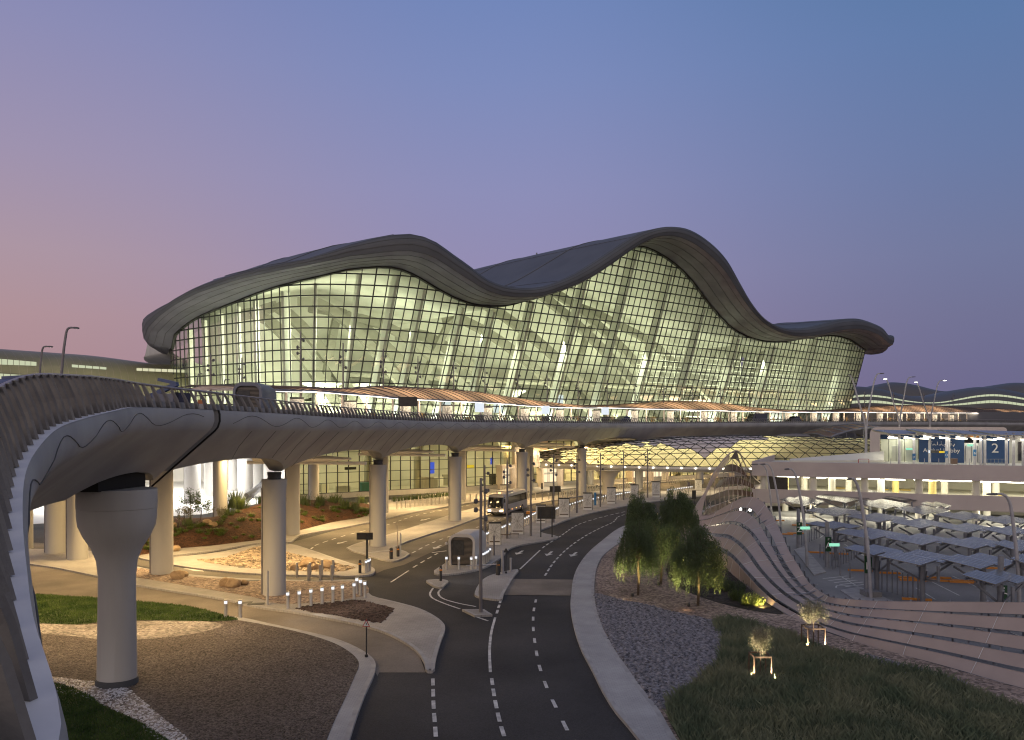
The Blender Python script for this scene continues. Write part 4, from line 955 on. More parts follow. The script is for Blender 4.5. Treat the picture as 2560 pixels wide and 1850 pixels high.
# bright door portals
for k, (t0, wd) in enumerate(((52.4,5.2),(57.5,0),(78,6.0),(84.5,5.0),(107,6.5),(120,6.5),(42.2,3.2))):
    if not wd: continue
    d = thing('door_portal', f'brightly lit entrance portal with timber lining, {ORD[k]} along the arrivals glass' if k else 'brightly lit entrance portal beside the pale curved wall left of the link roof', 'doorway', ap(t0, -1), 0, 'arrivals entrances')
    c = t0+wd/2
    q = MB(); q.box(ap(c, -.9, 4.6), (wd+.6, 2.2, .7), AM); q.box(ap(t0, -.9, 2.2), (.35, 2.2, 4.3), AM); q.box(ap(t0+wd, -.9, 2.2), (.35, 2.2, 4.3), AM); q.build('frame', M['col_pale'], d)
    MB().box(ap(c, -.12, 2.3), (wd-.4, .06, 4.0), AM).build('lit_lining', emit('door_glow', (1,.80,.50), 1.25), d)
    q = MB()
    for s in (-.3, 0, .3): q.box(ap(c+s*wd, -.2, 2.2), (.08, .08, 4.1), AM)
    q.box(ap(c, -.2, 2.9), (wd-.4, .08, .1), AM); q.build('door_frame', M['mullion'], d)
    lamp('POINT', 'door_lamp', ap(c, -3, 3.4), 120, (1, .85, .6), .3)
# pale panelled wall between the glass and the portal
pw = MB(); pw.box(ap(49.8, -.9, 7.0), (8.5, 1.0, 5.4), AM); pw.box(ap(47.0,-.8,2.4), (.6,.8,3.8), AM); o = pw.build('panelled_wall', M['col_pale']); tag(o, 'pale stone panelled wall above the entrance left of the link roof', 'wall')
# ================= glass link roof (triangulated shell)
lk = thing('link_roof', 'long low rounded link roof of triangular panels, glazed ones glowing yellow', 'roof structure', (40, 143, 0))
def lk_ax(u):   # u 0..1 left to right
    X = 5.5+62*u; Y = 154.5-7.5*sstep(0, .5, u)-6*u
    e = min(1, (u/.30))**.55 if u < .3 else 1
    top = interp([(0,7.6),(.08,8.4),(.2,9.4),(.45,10.75),(.62,10.95),(.8,10.75),(1,10.4)], u)
    hw = 9.5*(.35+.65*e); base = 5.45
    return X, Y, hw, top, base
def lk_pt(u, v):   # v 0 front rim .. 1 rear rim
    X, Y, hw, top, base = lk_ax(u); a = math.pi*v
    z = base+(top-base)*max(0, math.sin(a))**.8
    bulge = 1+.10*math.sin(a)
    c = math.cos(a); c = math.copysign(abs(c)**.8, c)
    return Vector((X+(1-abs(c))*0, Y-hw*c*bulge, z))
NU, NV = 27, 16
ptsL = {}
for i in range(-1, NU+2):
    for j in range(NV+1):
        uu = (i+(.5 if j % 2 else 0))/NU; ptsL[i, j] = lk_pt(min(1, max(0, uu)), j/NV)
opq = MB(); gls = MB(); st = MB(); edges = set()
def seen_opaque(u, v):
    if v > .80: return True
    h = v
    if u < .16: return h > .30 or h < .03 or (u < .07 and h > .1)
    if u < .37: return h > .37-.1*abs(math.sin(u*60)) 
    if u < .56:
        k = abs(u-.465)/.095
        return h > .10+.14*k
    if u < .66: return h > .30
    return h > .47+.04*math.sin(u*70)
for i in range(-1, NU+1):
    for j in range(NV):
        if j % 2 == 0: tris = [((i,j),(i+1,j),(i,j+1)), ((i+1,j),(i+1,j+1),(i,j+1))]
        else: tris = [((i,j),(i+1,j+1),(i,j+1)), ((i,j),(i+1,j),(i+1,j+1))]
        for t in tris:
            a, b, c = (ptsL[k] for k in t)
            if (b-a).cross(c-a).length < 1e-3: continue
            cu = ((a+b+c)/3).x; cu = (cu-5.5)/62; cv = sum(k[1] for k in t)/3/NV
            (opq if seen_opaque(cu, cv) else gls).add([a, b, c], [(0, 1, 2)])
            if cv < .62:
                for p_, q_ in ((t[0], t[1]), (t[1], t[2]), (t[2], t[0])): edges.add(tuple(sorted((p_, q_))))
for a, b in edges:
    if (ptsL[a]-ptsL[b]).length > .9: st.tube([ptsL[a]+Vector((0,-.03,.03)), ptsL[b]+Vector((0,-.03,.03))], .06, 4, cap=False)
opq.build('opaque_panels', mat('link_panel', (.60,.54,.52), (.66,.60,.58), .5, scale=.4), lk)
gls.build('glazed_panels', translucent('link_glaze', (.35,.34,.22), .55, (.80,.77,.50), .3), lk)
st.build('lattice', M['mullion'], lk)
# rim fascia and soffit
rows = []
for i in range(0, 65):
    u = i/64; X, Y, hw, top, base = lk_ax(u); f = lk_pt(u, 0)
    rows.append([f+Vector((0, .05, 0)), f+Vector((0, .1, -.45)), f+Vector((0, .8, -.95)), Vector((f.x, f.y+2.2, base-1.1)), Vector((f.x, Y+hw*.9, base-1.1))])
MB().grid(rows).build('rim_soffit', M['white'], lk, smooth=True)
for i in range(26):
    u = .02+i*.038; f = lk_pt(min(1, u), 0); MB().lathe([(.12,-.1),(.12,.1)], 10, c=f+Vector((0, -.02, -.3))).build('rim_light', M['downlight'], lk)
q = MB()
for i in range(0, 18): p = lk_pt(.1+i*.05, .42); q.lathe([(.1,0),(.1,.35)], 6, c=p)
q.build('roof_knob', M['frame'], lk)
for k in range(7):
    X, Y, hw, top, base = lk_ax(.06+k*.15); lamp('AREA', 'link_lamp', (X, Y+1, base+.4), 1700, (1, .93, .62), 7, 3, target=(X, Y-1, base+20))
for k in range(5):
    X, Y, hw, top, base = lk_ax(.06+k*.17); lamp('AREA', 'link_downlamp', (X, Y, base-1.3), 700, (1, .80, .50), 8, 8, target=(X, Y, 0))
p = G(1520, 1236); MB_ = MB().lathe([(1.15,0),(1.05,.6),(1.02,1.8),(1.25,2.9),(1.7,3.7),(2.1,4.2),(2.5,4.5)], 36, c=p)
o = MB_.build('trumpet_column', mat('trumpet', (.62,.56,.46), (.66,.60,.5), .6, scale=.5), smooth=True); tag(o, 'cream trumpet shaped column flaring up into the link roof', 'column')
# ================= kerb canopy on the upper deck
cano = thing('kerb_canopy', 'long wavy drop off canopy with translucent ribbed skin glowing orange brown', 'canopy', (0, 120, 13))
CT = smooth_tab([(640,966),(698,967),(786,970),(859,972),(927,968),(969,966.5),(1040,970),(1124,974),(1200,982),(1295,997),(1374,1007),(1439,1013),(1515,1013),(1586,1009),(1656,1004),(1720,1003),(1794,1008),(1883,1019),(1950,1024),(2053,1026),(2127,1021),(2201,1015),(2313,1013),(2424,1019),(2500,1022),(2580,1025),(2700,1020),(2900,1012)])
CB = smooth_tab([(640,973),(701,976),(786,978),(899,986),(1011,996),(1124,1001.5),(1205,1005),(1289,1011),(1360,1016),(1439,1018.5),(1515,1018.5),(1600,1021),(1720,1024),(1942,1029),(2127,1030),(2313,1031.5),(2560,1031),(2900,1029)])
rows = []; CP = []; ribs = MB(); edge = []; kmax = len(LP)-1
i0 = min(range(JI, kmax), key=lambda i: abs(proj(at_lip(i, 22, 4))[0]-650)+(0 if LP[i].y > 55 else 1e4))
for n_, i in enumerate(range(i0, kmax, 2)):
    f = at_lip(i, 22); px = proj(f)[0]; zf = CH-(interp(CB, px)-HY)*f.y/F
    g = at_lip(i, 30); pxg = proj(g)[0]; zb = CH-(interp(CT, pxg)-HY)*g.y/F
    zb = max(zb, zf+.05)
    f.z = zf; g.z = zb
    back = at_lip(i, 32.5); back.z = zb-.5
    r = [f+Vector((0, 0, -.12)), f]
    for k in range(1, 7):
        t = k/6; p = f.lerp(g, t); p.z = zf+(zb-zf)*math.sin(t*math.pi/2)**.9; r.append(p)
    r.append(back); rows.append(r); CP.append((i, f))
    if n_ % 2 == 0:
        d = LD[i]*1.1
        ribs.tube([p+Vector((0, 0, .03))-d*(k*.25) for k, p in enumerate(r[1:])], .075, 4)
MB().grid([r[1:] for r in rows]).build('skin', M['canopy'], cano, smooth=True)
ribs.build('rib', M['canopy_rib'], cano)
MB().tube([r[1] for r in rows], .16, 6).build('front_gutter', M['canopy_edge'], cano, smooth=True)
MB().tube([r[-2] for r in rows], .14, 6).build('rear_gutter', M['canopy_edge'], cano, smooth=True)
q = MB()
for a, b in zip(rows, rows[1:]):
    q.beam(a[1]+Vector((0, -.06, -.15)), b[1]+Vector((0, -.06, -.15)), .06, .07)
q.build('edge_light', M['strip_warm'], cano)
# columns, panels, shrubs along the kerb
pc = None; acc = 1e9; ncol = 0; lastp = None; dist = 0
colroot = thing('canopy_column', 'slim pale column holding up the front edge of the drop off canopy', 'column', (0, 0, 0), 0, 'columns of the drop off canopy')
MB().lathe([(.17,0),(.15,4.0)], 12).build('shaft', M['col_pale'], colroot, smooth=True, world=False)
COLS = []
for i, f in CP:
    if lastp is not None: dist += (f-lastp).length
    lastp = f
    if not COLS or dist > 6.0: COLS.append((i, f.copy())); dist = 0
kids = children(colroot)
for k, (i, f) in enumerate(COLS):
    o = colroot if k == 0 else copy_tree(colroot, kids=kids)
    zb_ = LP[i].z-.08; o.location = (f.x+LI[i].x*.7, f.y+LI[i].y*.7, zb_); o.scale = (1, 1, (f.z-zb_)/4.0)
def panel_make(label, group):
    t = thing('patterned_panel', label, 'panel', (0, 0, 0), 0, group)
    MB().box((0,0,1.9),(1.9,.22,3.1)).build('stone_face', M['panel_stone'], t, world=False)
    MB().box((0,0,3.58),(1.92,.3,.24)).build('cap', M['dark'], t, world=False)
    MB().box((0,-.02,.55),(1.6,.26,.16)).build('vent_slot', M['brown'], t, world=False)
    MB().box((.99,0,1.85),(.07,.3,3.7)).build('edge_post', M['dark'], t, world=False)
    MB().box((0,0,.2),(1.86,.2,.4)).build('foot', M['white'], t, world=False)
    q = MB(); y = -.125
    def ln(a, b): q.beam((a[0], y, a[1]), (b[0], y, b[1]), .03, .03, up=(0, 1, 0))
    c = (0, 2.15); rd = random.Random(8)
    for a in (20, 62, 90, 118, 160, 200, 242, 270, 298, 340):
        ex, ez = math.cos(R(a)), math.sin(R(a)); m_ = (c[0]+ex*.45+.08*math.sin(a), c[1]+ez*.5); e_ = (max(-.93, min(.93, c[0]+ex*1.25)), max(.95, min(3.4, c[1]+ez*1.35)))
        ln(c, m_); ln(m_, e_); ln(m_, (max(-.93, min(.93, e_[0]+.35)), e_[1]))
    q.build('tracery', M['panel_line'], t, world=False)
    return t
pn = panel_make('patterned stone panel under the canopy', 'patterned panels under the canopy'); pk = children(pn); np_ = 0
spots = []
for k in range(1, len(COLS)-1):
    i = (COLS[k][0]+COLS[k+1][0])//2; spots.append((k, i))
shk = 0
def shrub_mesh(seed, n=520):
    rd = random.Random(seed); q = MB(); cs = [Vector((rd.gauss(0,.55), rd.gauss(0,.3), rd.uniform(.75, 1.75))) for _ in range(9)]
    st_ = MB()
    for c in cs: q.tube([(c.x*.2, c.y*.2, .3), c*.8, c], [.03,.02,.008], 4)
    for _ in range(n):
        c = rd.choice(cs)+Vector((rd.gauss(0,.2), rd.gauss(0,.2), rd.gauss(0,.22))); a = Vector((rd.uniform(-1,1), rd.uniform(-1,1), rd.uniform(-1,1))).normalized(); b = a.cross(Vector((.3,.2,1))).normalized(); s = rd.uniform(.05,.1)
        q.quad(c-a*s, c+b*s*.4, c+a*s, c-b*s*.4)
    return q
smesh = []
for k, i in spots:
    if k % 2 == 1:
        np_ += 1; o = pn if np_ == 1 else copy_tree(pn, kids=pk)
        p = at_lip(i, 23.4, -.08); o.location = p; o.rotation_euler = (0, 0, math.atan2(LD[i].y, LD[i].x)*.35); s = .92 if np_ < 40 else .9; o.scale = (s, s, s)
        o['label'] = f'patterned stone panel lit under the drop off canopy, {ORD[np_-1]} from the left end' if np_ <= 22 else 'patterned stone panel far right under the drop off canopy'
    else:
        shk += 1
        t = thing('planter_shrub', f'golden lit shrub in a planter under the canopy, {ORD[min(shk-1, 24)]} from the left end', 'shrub', at_lip(i, 23.6, -.08), math.atan2(LD[i].y, LD[i].x), 'golden lit shrubs under the canopy')
        MB().box((0,0,.25),(2.6,.8,.5)).build('planter', M['col_pale'], t, world=False)
        if len(smesh) < 3: smesh.append(shrub_mesh(40+shk).build('foliage', M['leaf_gold'], t, world=False))
        else:
            o = smesh[shk % 3].copy(); COL.objects.link(o); o.parent = t
for k in range(0, len(COLS), 2):
    i, f = COLS[k]; p = at_lip(i, 21.7); p.z = f.z-.2
    lamp('AREA', 'canopy_lamp', p, 420, (1, .82, .56), 9, .5, target=at_lip(i, 24.5, .6))
    p2 = at_lip(i, 26); p2.z = f.z-2.6
    lamp('AREA', 'canopy_uplamp', p2, 330, (1, .70, .42), 6, 3, target=p2+Vector((0, 0, 5)))
for k, px in enumerate((1190,1354,1505)):
    i = min(range(JI, kmax), key=lambda j: abs(proj(at_lip(j, 22.5))[0]-px)); p = at_lip(i, 21.6, 3.0)
    t = thing('gate_sign', f'white lit box sign hanging from the canopy, {ORD[k]} from the left', 'sign', p, 0, 'white box signs at the drop off canopy')
    MB().box(p, (1.7,.4,1.7)).build('lit_box', M['signwhite'], t); MB().box(p+Vector((0,0,-2.1)), (1.6,.5,1.6)).build('kiosk_base', M['dark'], t)
# dark sign board on the deck
i = min(range(JI, 400), key=lambda j: abs(proj(at_lip(j, 12))[0]-1019)); p = at_lip(i, 12)
t = thing('road_sign', 'dark backed road sign on two posts on the upper deck by the drop off canopy', 'road sign', p)
MB().box(p+Vector((0,0,2.9)), (2.6,.1,1.3)).build('board', M['signback'], t); q = MB(); q.box(p+Vector((-.8,.1,1.7)), (.12,.1,3.6)); q.box(p+Vector((.8,.1,1.7)), (.12,.1,3.6)); q.build('post', M['dark'], t)

# ================= floodlight masts
def mast_make(h, name, label, group, up=False):
    t = thing(name, label, 'lamp post', (0, 0, 0), 0, group)
    MB().lathe([(.13,0),(.11,h*.5),(.08,h)], 10).build('pole', M['pole'], t, smooth=True, world=False)
    for k, (s, z) in enumerate(((1,-.9),(-1,-1.6),(-1,-2.2),(1,-2.8))):
        q = MB(); q.tube([(0,0,h+z),(.32*s,0,h+z)], .04, 6); q.build('bracket', M['lamphead'], t, world=False)
        q = MB(); q.lathe([(.07,-.17),(.14,-.13),(.15,.08),(.08,.18)], 12, c=(.36*s,0,h+z)); q.build('spotlight', M['lamphead'], t, smooth=True, world=False)
    return t
mm = mast_make(9.2, 'floodlight_mast', '', None); mk = children(mm)
first = True
LOW = [(1202,1530,1195,'nearest tall floodlight mast on its own small kerbed wedge in the road'),(1212,1369,1163,'floodlight mast just behind the louvred kiosk'),(1268,1346,1145,'floodlight mast between the two nearest patterned panels'),(1327,1340,1140,'floodlight mast left of the dark two post sign board'),(1384,1306,1135,'floodlight mast right of the dark two post sign board'),(1442,1282,1135,'floodlight mast in front of the pillar before the link roof'),(1501,1267,1132,'floodlight mast left of the trumpet column'),(1559,1250,1127,'floodlight mast right of the trumpet column'),(1619,1244,1122,'farthest floodlight mast on the median before the glowing link roof')]
for px, py, ty, lb in LOW:
    p = G(px, py, .14); h = (py-ty)*p.y/F
    o = mm if first else copy_tree(mm, kids=mk); first = False
    o.location = p; o.scale = (1, 1, h/9.2) if p.y > 55 else (.95, 1, h/9.2); tag(o, lb, 'lamp post', 'floodlight masts on the median'); o.rotation_euler = (0, 0, R(-15))
DK = [(751,828),(859,857),(956,872),(1045,890),(1134,905),(1214,918),(1294,926),(1370,936),(1445,943),(1518,950),(1588,956),(1660,962),(1732,966),(1803,968),(1874,970),(1946,972),(2016,974),(2087,977),(2161,979),(2234,981),(2308,982),(2383,982)]
for k, (px, ty) in enumerate(DK):
    i = min(range(JI, kmax), key=lambda j: abs(proj(at_lip(j, 21))[0]-px)); p = at_lip(i, 27, -.1)
    j = min(range(JI, kmax), key=lambda j: abs(proj(at_lip(j, 27))[0]-px)); p = at_lip(j, 27, -.1)
    h = (HY-ty)*p.y/F+CH-p.z
    o = copy_tree(mm, kids=mk); o.location = p; o.scale = (1.15, 1.15, h/9.2); o.rotation_euler = (0, 0, R(10*(k % 3)))
    tag(o, f'floodlight mast rising over the drop off canopy, {ORD[k]} from the left', 'lamp post', 'floodlight masts along the drop off canopy')
DK2 = [(527,884,17),(605,894,17),(1445,0,0)][:2]
for k, (px, ty, u) in enumerate(DK2):
    Y = 96 if k == 0 else 104; p = P(px, 1060, Y); p.z = 12.9; h = (HY-ty)*Y/F+CH-12.9
    o = copy_tree(mm, kids=mk); o.location = p; o.scale = (1.1, 1.1, h/9.2); tag(o, ['blue grey floodlight mast before the left end of the terminal glass','second floodlight mast before the left terminal glass, nearer the corner'][k], 'lamp post', 'floodlight masts along the drop off canopy')
DK3 = [(766,884),(968,906),(1139,938),(1230,935),(1310,945),(1470,950)]

# ================= swan neck street lamps
def street_lamp(base, pts, label, group, m='pole', r=(.11,.06), lit=False, rot=0.0, head=(1.0, .34)):
    t = thing('street_lamp', label, 'street lamp', base, rot, group)
    cp = catmull([Vector(p) for p in pts], 5); n = len(cp)
    MB().tube(cp, [r[0]+(r[1]-r[0])*k/(n-1) for k in range(n)], 10).build('pole', M[m], t, smooth=True, world=False)
    e = cp[-1]; d = (cp[-1]-cp[-2]).normalized(); d.z *= .3; d.normalize()
    q = MB(); L_ = head[0]; w_ = head[1]; nrm = Vector((-d.y, d.x, 0))
    rows = []
    for k, (s, f, hh) in enumerate(((-.1,.4,.06),(.3,.9,.08),(.75,1,.07),(1.0,.6,.04))):
        c = e+d*(s*L_); rows.append([c-nrm*(w_/2*f)+Vector((0,0,-hh)), c+nrm*(w_/2*f)+Vector((0,0,-hh)), c+nrm*(w_/2*f*.7)+Vector((0,0,hh)), c-nrm*(w_/2*f*.7)+Vector((0,0,hh))])
    q.grid(rows, closed=True); q.f.append((0,1,2,3)); q.f.append((12,13,14,15)); q.build('head', M['lamphead'], t, world=False)
    if lit: MB().box(e+d*(.55*L_)+Vector((0,0,-.11)), (.5,.5,.06)).build('lens', M['lamp_lit'], t, world=False)
    return t
def swan(h, lx, arm, dirx, lean_=0.0):
    return [(0,0,0),(lean_*.5,0,h*.5),(lean_*.9,0,h*.86),(lean_+dirx*.12,0,h*.96),(lean_+dirx*arm*.45,0,h*1.0),(lean_+dirx*arm,0,h*.995)]
gl = 'swan necked lamps around the car park'
for bx, by, tx, ty, hx, z, lb in [(1930,1310,1912,1162,1883,0,'thin swan necked lamp at the car park corner, farthest left'),(1953,1340,1925,1162,1905,0,'swan necked lamp right behind the ribbon fence crest'),(2018,1415,1985,1175,1965,0,'swan necked lamp beside the Z column of the solar canopies'),(2177,1494,2140,1200,2121,0,'swan necked lamp on a square footing beside the B column'),(2549,1518,2520,1238,2475,0,'big swan necked lamp at the right edge of the picture')]:
    p = G(bx, by, z+.1); Y = p.y; h = (by-ty)*Y/F; ln = (tx-bx)*Y/F; arm = (tx-hx)*Y/F
    street_lamp(p, [(0,0,0),(ln*.15,0,h*.35),(ln*.5,0,h*.7),(ln*.85,0,h*.93),(ln*1.0-arm*.15,0,h*.995),(ln-arm*.45,0,h*1.012),(ln-arm*.62,0,h*1.01)], lb, gl, m='paleP', r=(.13,.07), head=(arm*.55, .3))
q = MB(); p = G(2177,1492,0); q.box(p+Vector((0,0,.2)), (1.1,1.1,.5)); o = q.build('footing', M['lot']); tag(o, 'square concrete footing under the lamp beside the B column', 'concrete block')
gv = 'splayed pairs of lamps behind the car park roof'
for bx, by, Y, lx, ly, lhx, rx, ry, rhx, litl, litr, nm in [(2163,1156,127,2128,938,2112,2190,935,2209,0,0,'left'),(2247,1066,165,2216,947,2200,2271,943,2288,1,0,'middle'),(2323,1066,180,2292,955,2281,2348,951,2366,1,1,'right')]:
    for s, (tx, ty, hx, lit) in enumerate(((lx, ly, lhx, litl), (rx, ry, rhx, litr))):
        b = P(bx, by, Y); h = (by-ty)*Y/F; ln = (tx-bx)*Y/F; arm = (hx-tx)*Y/F; k0 = .42 if nm == 'left' else .12
        street_lamp(b, [(0 if not s else .25,0,-3 if nm != 'left' else 0),(.0 if not s else .25,0,h*k0),(ln*.5,0,h*(k0+(1-k0)*.5)),(ln*.92,0,h*.95),(ln+arm*.2,0,h*1.0),(ln+arm*.5,0,h*1.005)], f'{"left" if not s else "right"} leaning lamp of the {nm} splayed pair, rising behind the car park lobby', gv, m='paleP', r=(.17,.09), lit=bool(lit), head=(arm*.55, .4))
# lamps at the left behind the ramp, and two before the terminal
for bx, by, Y, tx, ty, hx, lb in [(145,960,62,168,819,196,'taller dark swan necked lamp above the ramp railing at the left'),(92,960,78,107,866,131,'shorter dark swan necked lamp at the far left above the railing'),(485,985,120,496,934,505,'small lamp before the left terminal glass, nearer the pier'),(555,985,120,562,948,574,'small lamp before the left terminal glass, beside the upper kiosk')]:
    b = P(bx, by, Y); dz = b.z-12.9; h = (by-ty)*Y/F+dz; b.z = 12.9; ln = (tx-bx)*Y/F; arm = (hx-tx)*Y/F
    street_lamp(b, [(0,0,0),(ln*.3,0,h*.4),(ln*.75,0,h*.85),(ln+arm*.05,0,h*.985),(ln+arm*.35,0,h),(ln+arm*.55,0,h*.998)], lb, 'lamps at the left of the terminal', r=(.12,.07), head=(arm*.5,.3))

# ================= piers beyond
pl = thing('left_pier', 'golden metal clad curved pier building with lit window strips at the far left', 'building', (-90, 160, 13))
a, b = Vector((-116,133,0)), Vector((-77,180,0)); d = (b-a).normalized(); outn = Vector((d.y, -d.x, 0))
prof = [(0,13),(.9,16),(1.3,19.5),(1.1,22.5),(.3,25),(-1.2,26.8),(-3.4,28.0),(-7,28.7),(-14,28.9),(-14,13)]
rows = [[a+d*t+outn*o_+Vector((0,0,z-(.9*sstep(40,58.7,t) if z > 24 else 0))) for o_, z in prof] for t in [i*61/40 for i in range(41)]]
MB().grid(rows).add(rows[-1], [tuple(range(len(prof)))]).build('cladding', M['gold_clad'], pl, smooth=True, sharp=50)
q = MB()
for t in range(0, 40): q.tube([rows[t][k]+outn*.01 for k in range(0, 8)], .025, 4)
q.build('cladding_seam', M['tin'], pl)
def pier_win(px0, px1, y0a, y1a, y0b, y1b, n, m):
    w_ = MB()
    for k in range(n):
        t0, t1 = k/n+.03/n*1, (k+1)/n-.06/n
        q4 = []
        for t, top_ in ((t0, 1), (t1, 1), (t1, 0), (t0, 0)):
            px = px0+(px1-px0)*t; py = (y0a+(y0b-y0a)*t) if top_ else (y1a+(y1b-y1a)*t)
            # meet the sight line with the facade plane
            den = outn.x*(px-CX)/F+outn.y; Y = (a+outn*1.45).dot(outn)/den; q4.append(P(px, py, Y))
        w_.add(q4, [(0, 1, 2, 3)])
    w_.build('window_strip', M[m], pl)
pier_win(-10,92,896,911,905,914.5,7,'window_pale'); pier_win(179,267,911,918,918,924,5,'window_pale'); pier_win(341,466,920,927,924.5,932,8,'window_lit'); pier_win(-10,64,933,948,938,944,4,'window_pale')
lamp('AREA', 'pier_lamp', (-78, 146, 13.4), 2800, (1, .92, .55), 22, 3, target=(-97, 163, 24))
def far_pier(name, label, Y, topp, strips, m):
    t = thing(name, label, 'building', (P(2340, 1060, Y).x, Y, 0)); tp = smooth_tab(topp); rows = []
    xs = [topp[0][0]+(topp[-1][0]-topp[0][0])*k/90 for k in range(91)]
    for x in xs:
        zt = CH-(interp(tp, x)-HY)*Y/F; X = (x-CX)*Y/F; H = zt
        rows.append([Vector((X, Y-7, 0)), Vector((X, Y-7, zt-9)), Vector((X, Y-6.6, zt-5.5)), Vector((X, Y-4.5, zt-2.6)), Vector((X, Y-1, zt-.8)), Vector((X, Y+6, zt)), Vector((X, Y+20, zt-.5)), Vector((X, Y+30, zt-6))])
    MB().grid(rows).build('roof_shell', M[m], t, smooth=True, sharp=0)
    for st_, hh in strips:
        tb = smooth_tab(st_); q = MB(); x = st_[0][0]
        while x < st_[-1][0]-1:
            x2 = min(x+11.2, st_[-1][0]); y1, y2 = interp(tb, x), interp(tb, x2); h1, h2 = interp(hh, x), interp(hh, x2); YY = Y-7.25
            q.add([P(x+.35, y1, YY), P(x2-.35, y2, YY), P(x2-.35, y2+h2, YY), P(x+.35, y1+h1, YY)], [(0, 1, 2, 3)]); x = x2
        q.build('window_strip', M['window_pale'], t)
    return t
far_pier('wave_pier', 'dark wave roofed pier beyond the terminal with two curving rows of lit windows', 330, [(2060,972),(2100,968),(2129,965.5),(2160,964),(2207,970),(2249,981),(2281,987),(2323,988.5),(2366,982),(2419,971.5),(2471,965.5),(2514,970),(2560,980),(2620,992),(2700,994)],
    [([(2060,1003),(2120,991.5),(2163,986.5),(2218,991.5),(2260,1000),(2313,1006),(2355,1004.5),(2397,997),(2440,989),(2482,985.5),(2524,989),(2560,995),(2620,1004)], [(2060,5.5),(2200,4.5),(2313,1.8),(2400,3.5),(2480,5),(2600,4)]),
     ([(2060,1008),(2118,1003),(2165,1000.5),(2207,1002.5),(2249,1009),(2300,1012.5),(2345,1012.5),(2397,1009),(2440,1004),(2482,1000.5),(2524,1004),(2560,1009),(2620,1012)], [(2060,7),(2200,6.5),(2313,1.5),(2345,1.5),(2420,5),(2480,7),(2600,5)])], 'pier_clad')
far_pier('wave_pier', 'hazier wave roof rising behind the windowed pier', 430, [(2150,972),(2192,964.5),(2224,956),(2249,954),(2281,958),(2334,971),(2366,976),(2420,976),(2470,970),(2493,964.5),(2524,958),(2560,955),(2640,962),(2700,975)], [], 'pier_clad')
lowb = MB().box((190, 300, 15), (220, 8, 8), R(20)); o = lowb.build('service_block', M['pier_clad']); tag(o, 'low dark block behind the canopy at the right under the wave pier', 'building')
# ================= multi storey car park on the right
C0 = Vector((33.75,106,0)); C1 = Vector((62.6,93,0)); CD = (C1-C0).normalized(); CI = Vector((-CD.y, CD.x, 0)); CA = math.atan2(CD.y, CD.x)
def cp(t, d=0, z=0): return C0+CD*t+CI*d+Vector((0, 0, z))
pk_ = thing('car_park', 'two storey car park with long pink grey parapets and bright open decks', 'car park', C0)
CL = 62; CDp = 44
MB().box(cp(CL/2, .2, 6.62), (CL, .4, 1.98), CA).build('upper_parapet', M['mauve'], pk_)
MB().box(cp(CL/2, CDp/2+.45, 6.25), (CL, CDp, .9), CA).build('upper_deck', M['carpark'], pk_)
MB().box(cp(CL/2, .2, 2.85), (CL, .4, 1.9), CA).build('lower_parapet', M['mauve'], pk_)
MB().box(cp(CL/2, CDp/2+.45, 2.3), (CL, CDp, .7), CA).build('lower_deck', M['carpark'], pk_)
q = MB(); q.box(cp(-.15, CDp/2, 6.62), (.3, CDp, 1.98), CA); q.box(cp(-.15, CDp/2, 2.85), (.3, CDp, 1.9), CA); q.build('side_parapet', M['mauve'], pk_)
MB().box(cp(CL/2, CDp*.62, 4.3), (CL, .4, 3.4), CA).build('rear_wall', M['carpark'], pk_)
MB().box(cp(CL/2, 16, .98), (CL, .4, 1.95), CA).build('ground_wall', M['carpark'], pk_)
for row, d in enumerate((1.2, 9, 17)):
    for k in range(10):
        t = 1.2+k*6.4+row*2.2
        if t > CL-1: continue
        MB().lathe([(.48,2.66),(.46,5.8)], 18, c=cp(t, d)).build('deck_column', M['yellowcol'] if (k+row) % 3 == 1 and row else M['carpark'], pk_, smooth=True)
        if row < 2: MB().lathe([(.45,0),(.45,1.95)], 14, c=cp(t, d)).build('deck_column', M['carpark'], pk_, smooth=True)
rd = random.Random(9); tl = MB(); q2 = MB()
for row, d in enumerate((2.2, 5.5, 8.5, 12, 15.5, 19)):
    for k in range(17):
        t = 4.0+k*3.5+rd.uniform(-.4, .4)
        if t > CL-2: continue
        ob = MB(); ob.box(cp(t, d, (5.42,5.2,5.02,4.86,4.7,4.56)[row]), (1.7 if row % 2 else 2.2, .14, .09), CA); ob.build('strip_light', M['strip_white'], pk_)
    tl.box(cp(CL/2+2, d+.5, 5.72), (CL-5, .08, .06), CA)
tl.build('conduit', M['frame'], pk_)
for k in range(14):
    t = 2.5+k*4.2; MB().box(cp(t, 3+4*(k % 2), 1.88), (1.8,.18,.08), CA).build('strip_light', M['strip_white'], pk_)
for k in range(26):
    t = rd.uniform(8, CL-3); d = rd.uniform(4, 22); q2.box(cp(t, d, 2.74), (1.7,.18,.13), CA)
q2.build('wheel_stop', M['yellow'], pk_)
for k in range(5):
    t = 7+k*12; lamp('AREA', 'deck_strip_lamp', cp(t, 10, 5.5), 1050, (1, .94, .72), 10, 6, target=cp(t, 10, 0)); lamp('AREA', 'ground_strip_lamp', cp(t, 6, 1.85), 420, (1, .93, .70), 8, 6, target=cp(t, 6, 0))
    lamp('AREA', 'ground_strip_lamp', cp(t, .9, 1.75), 760, (1, .92, .68), 8, 1.0, target=cp(t, -9, 0))
q = MB(); q.box(cp(3.1, .8, 4.4), (2.6,.2,2.2), CA); q.build('dark_grille', M['signback'], pk_)
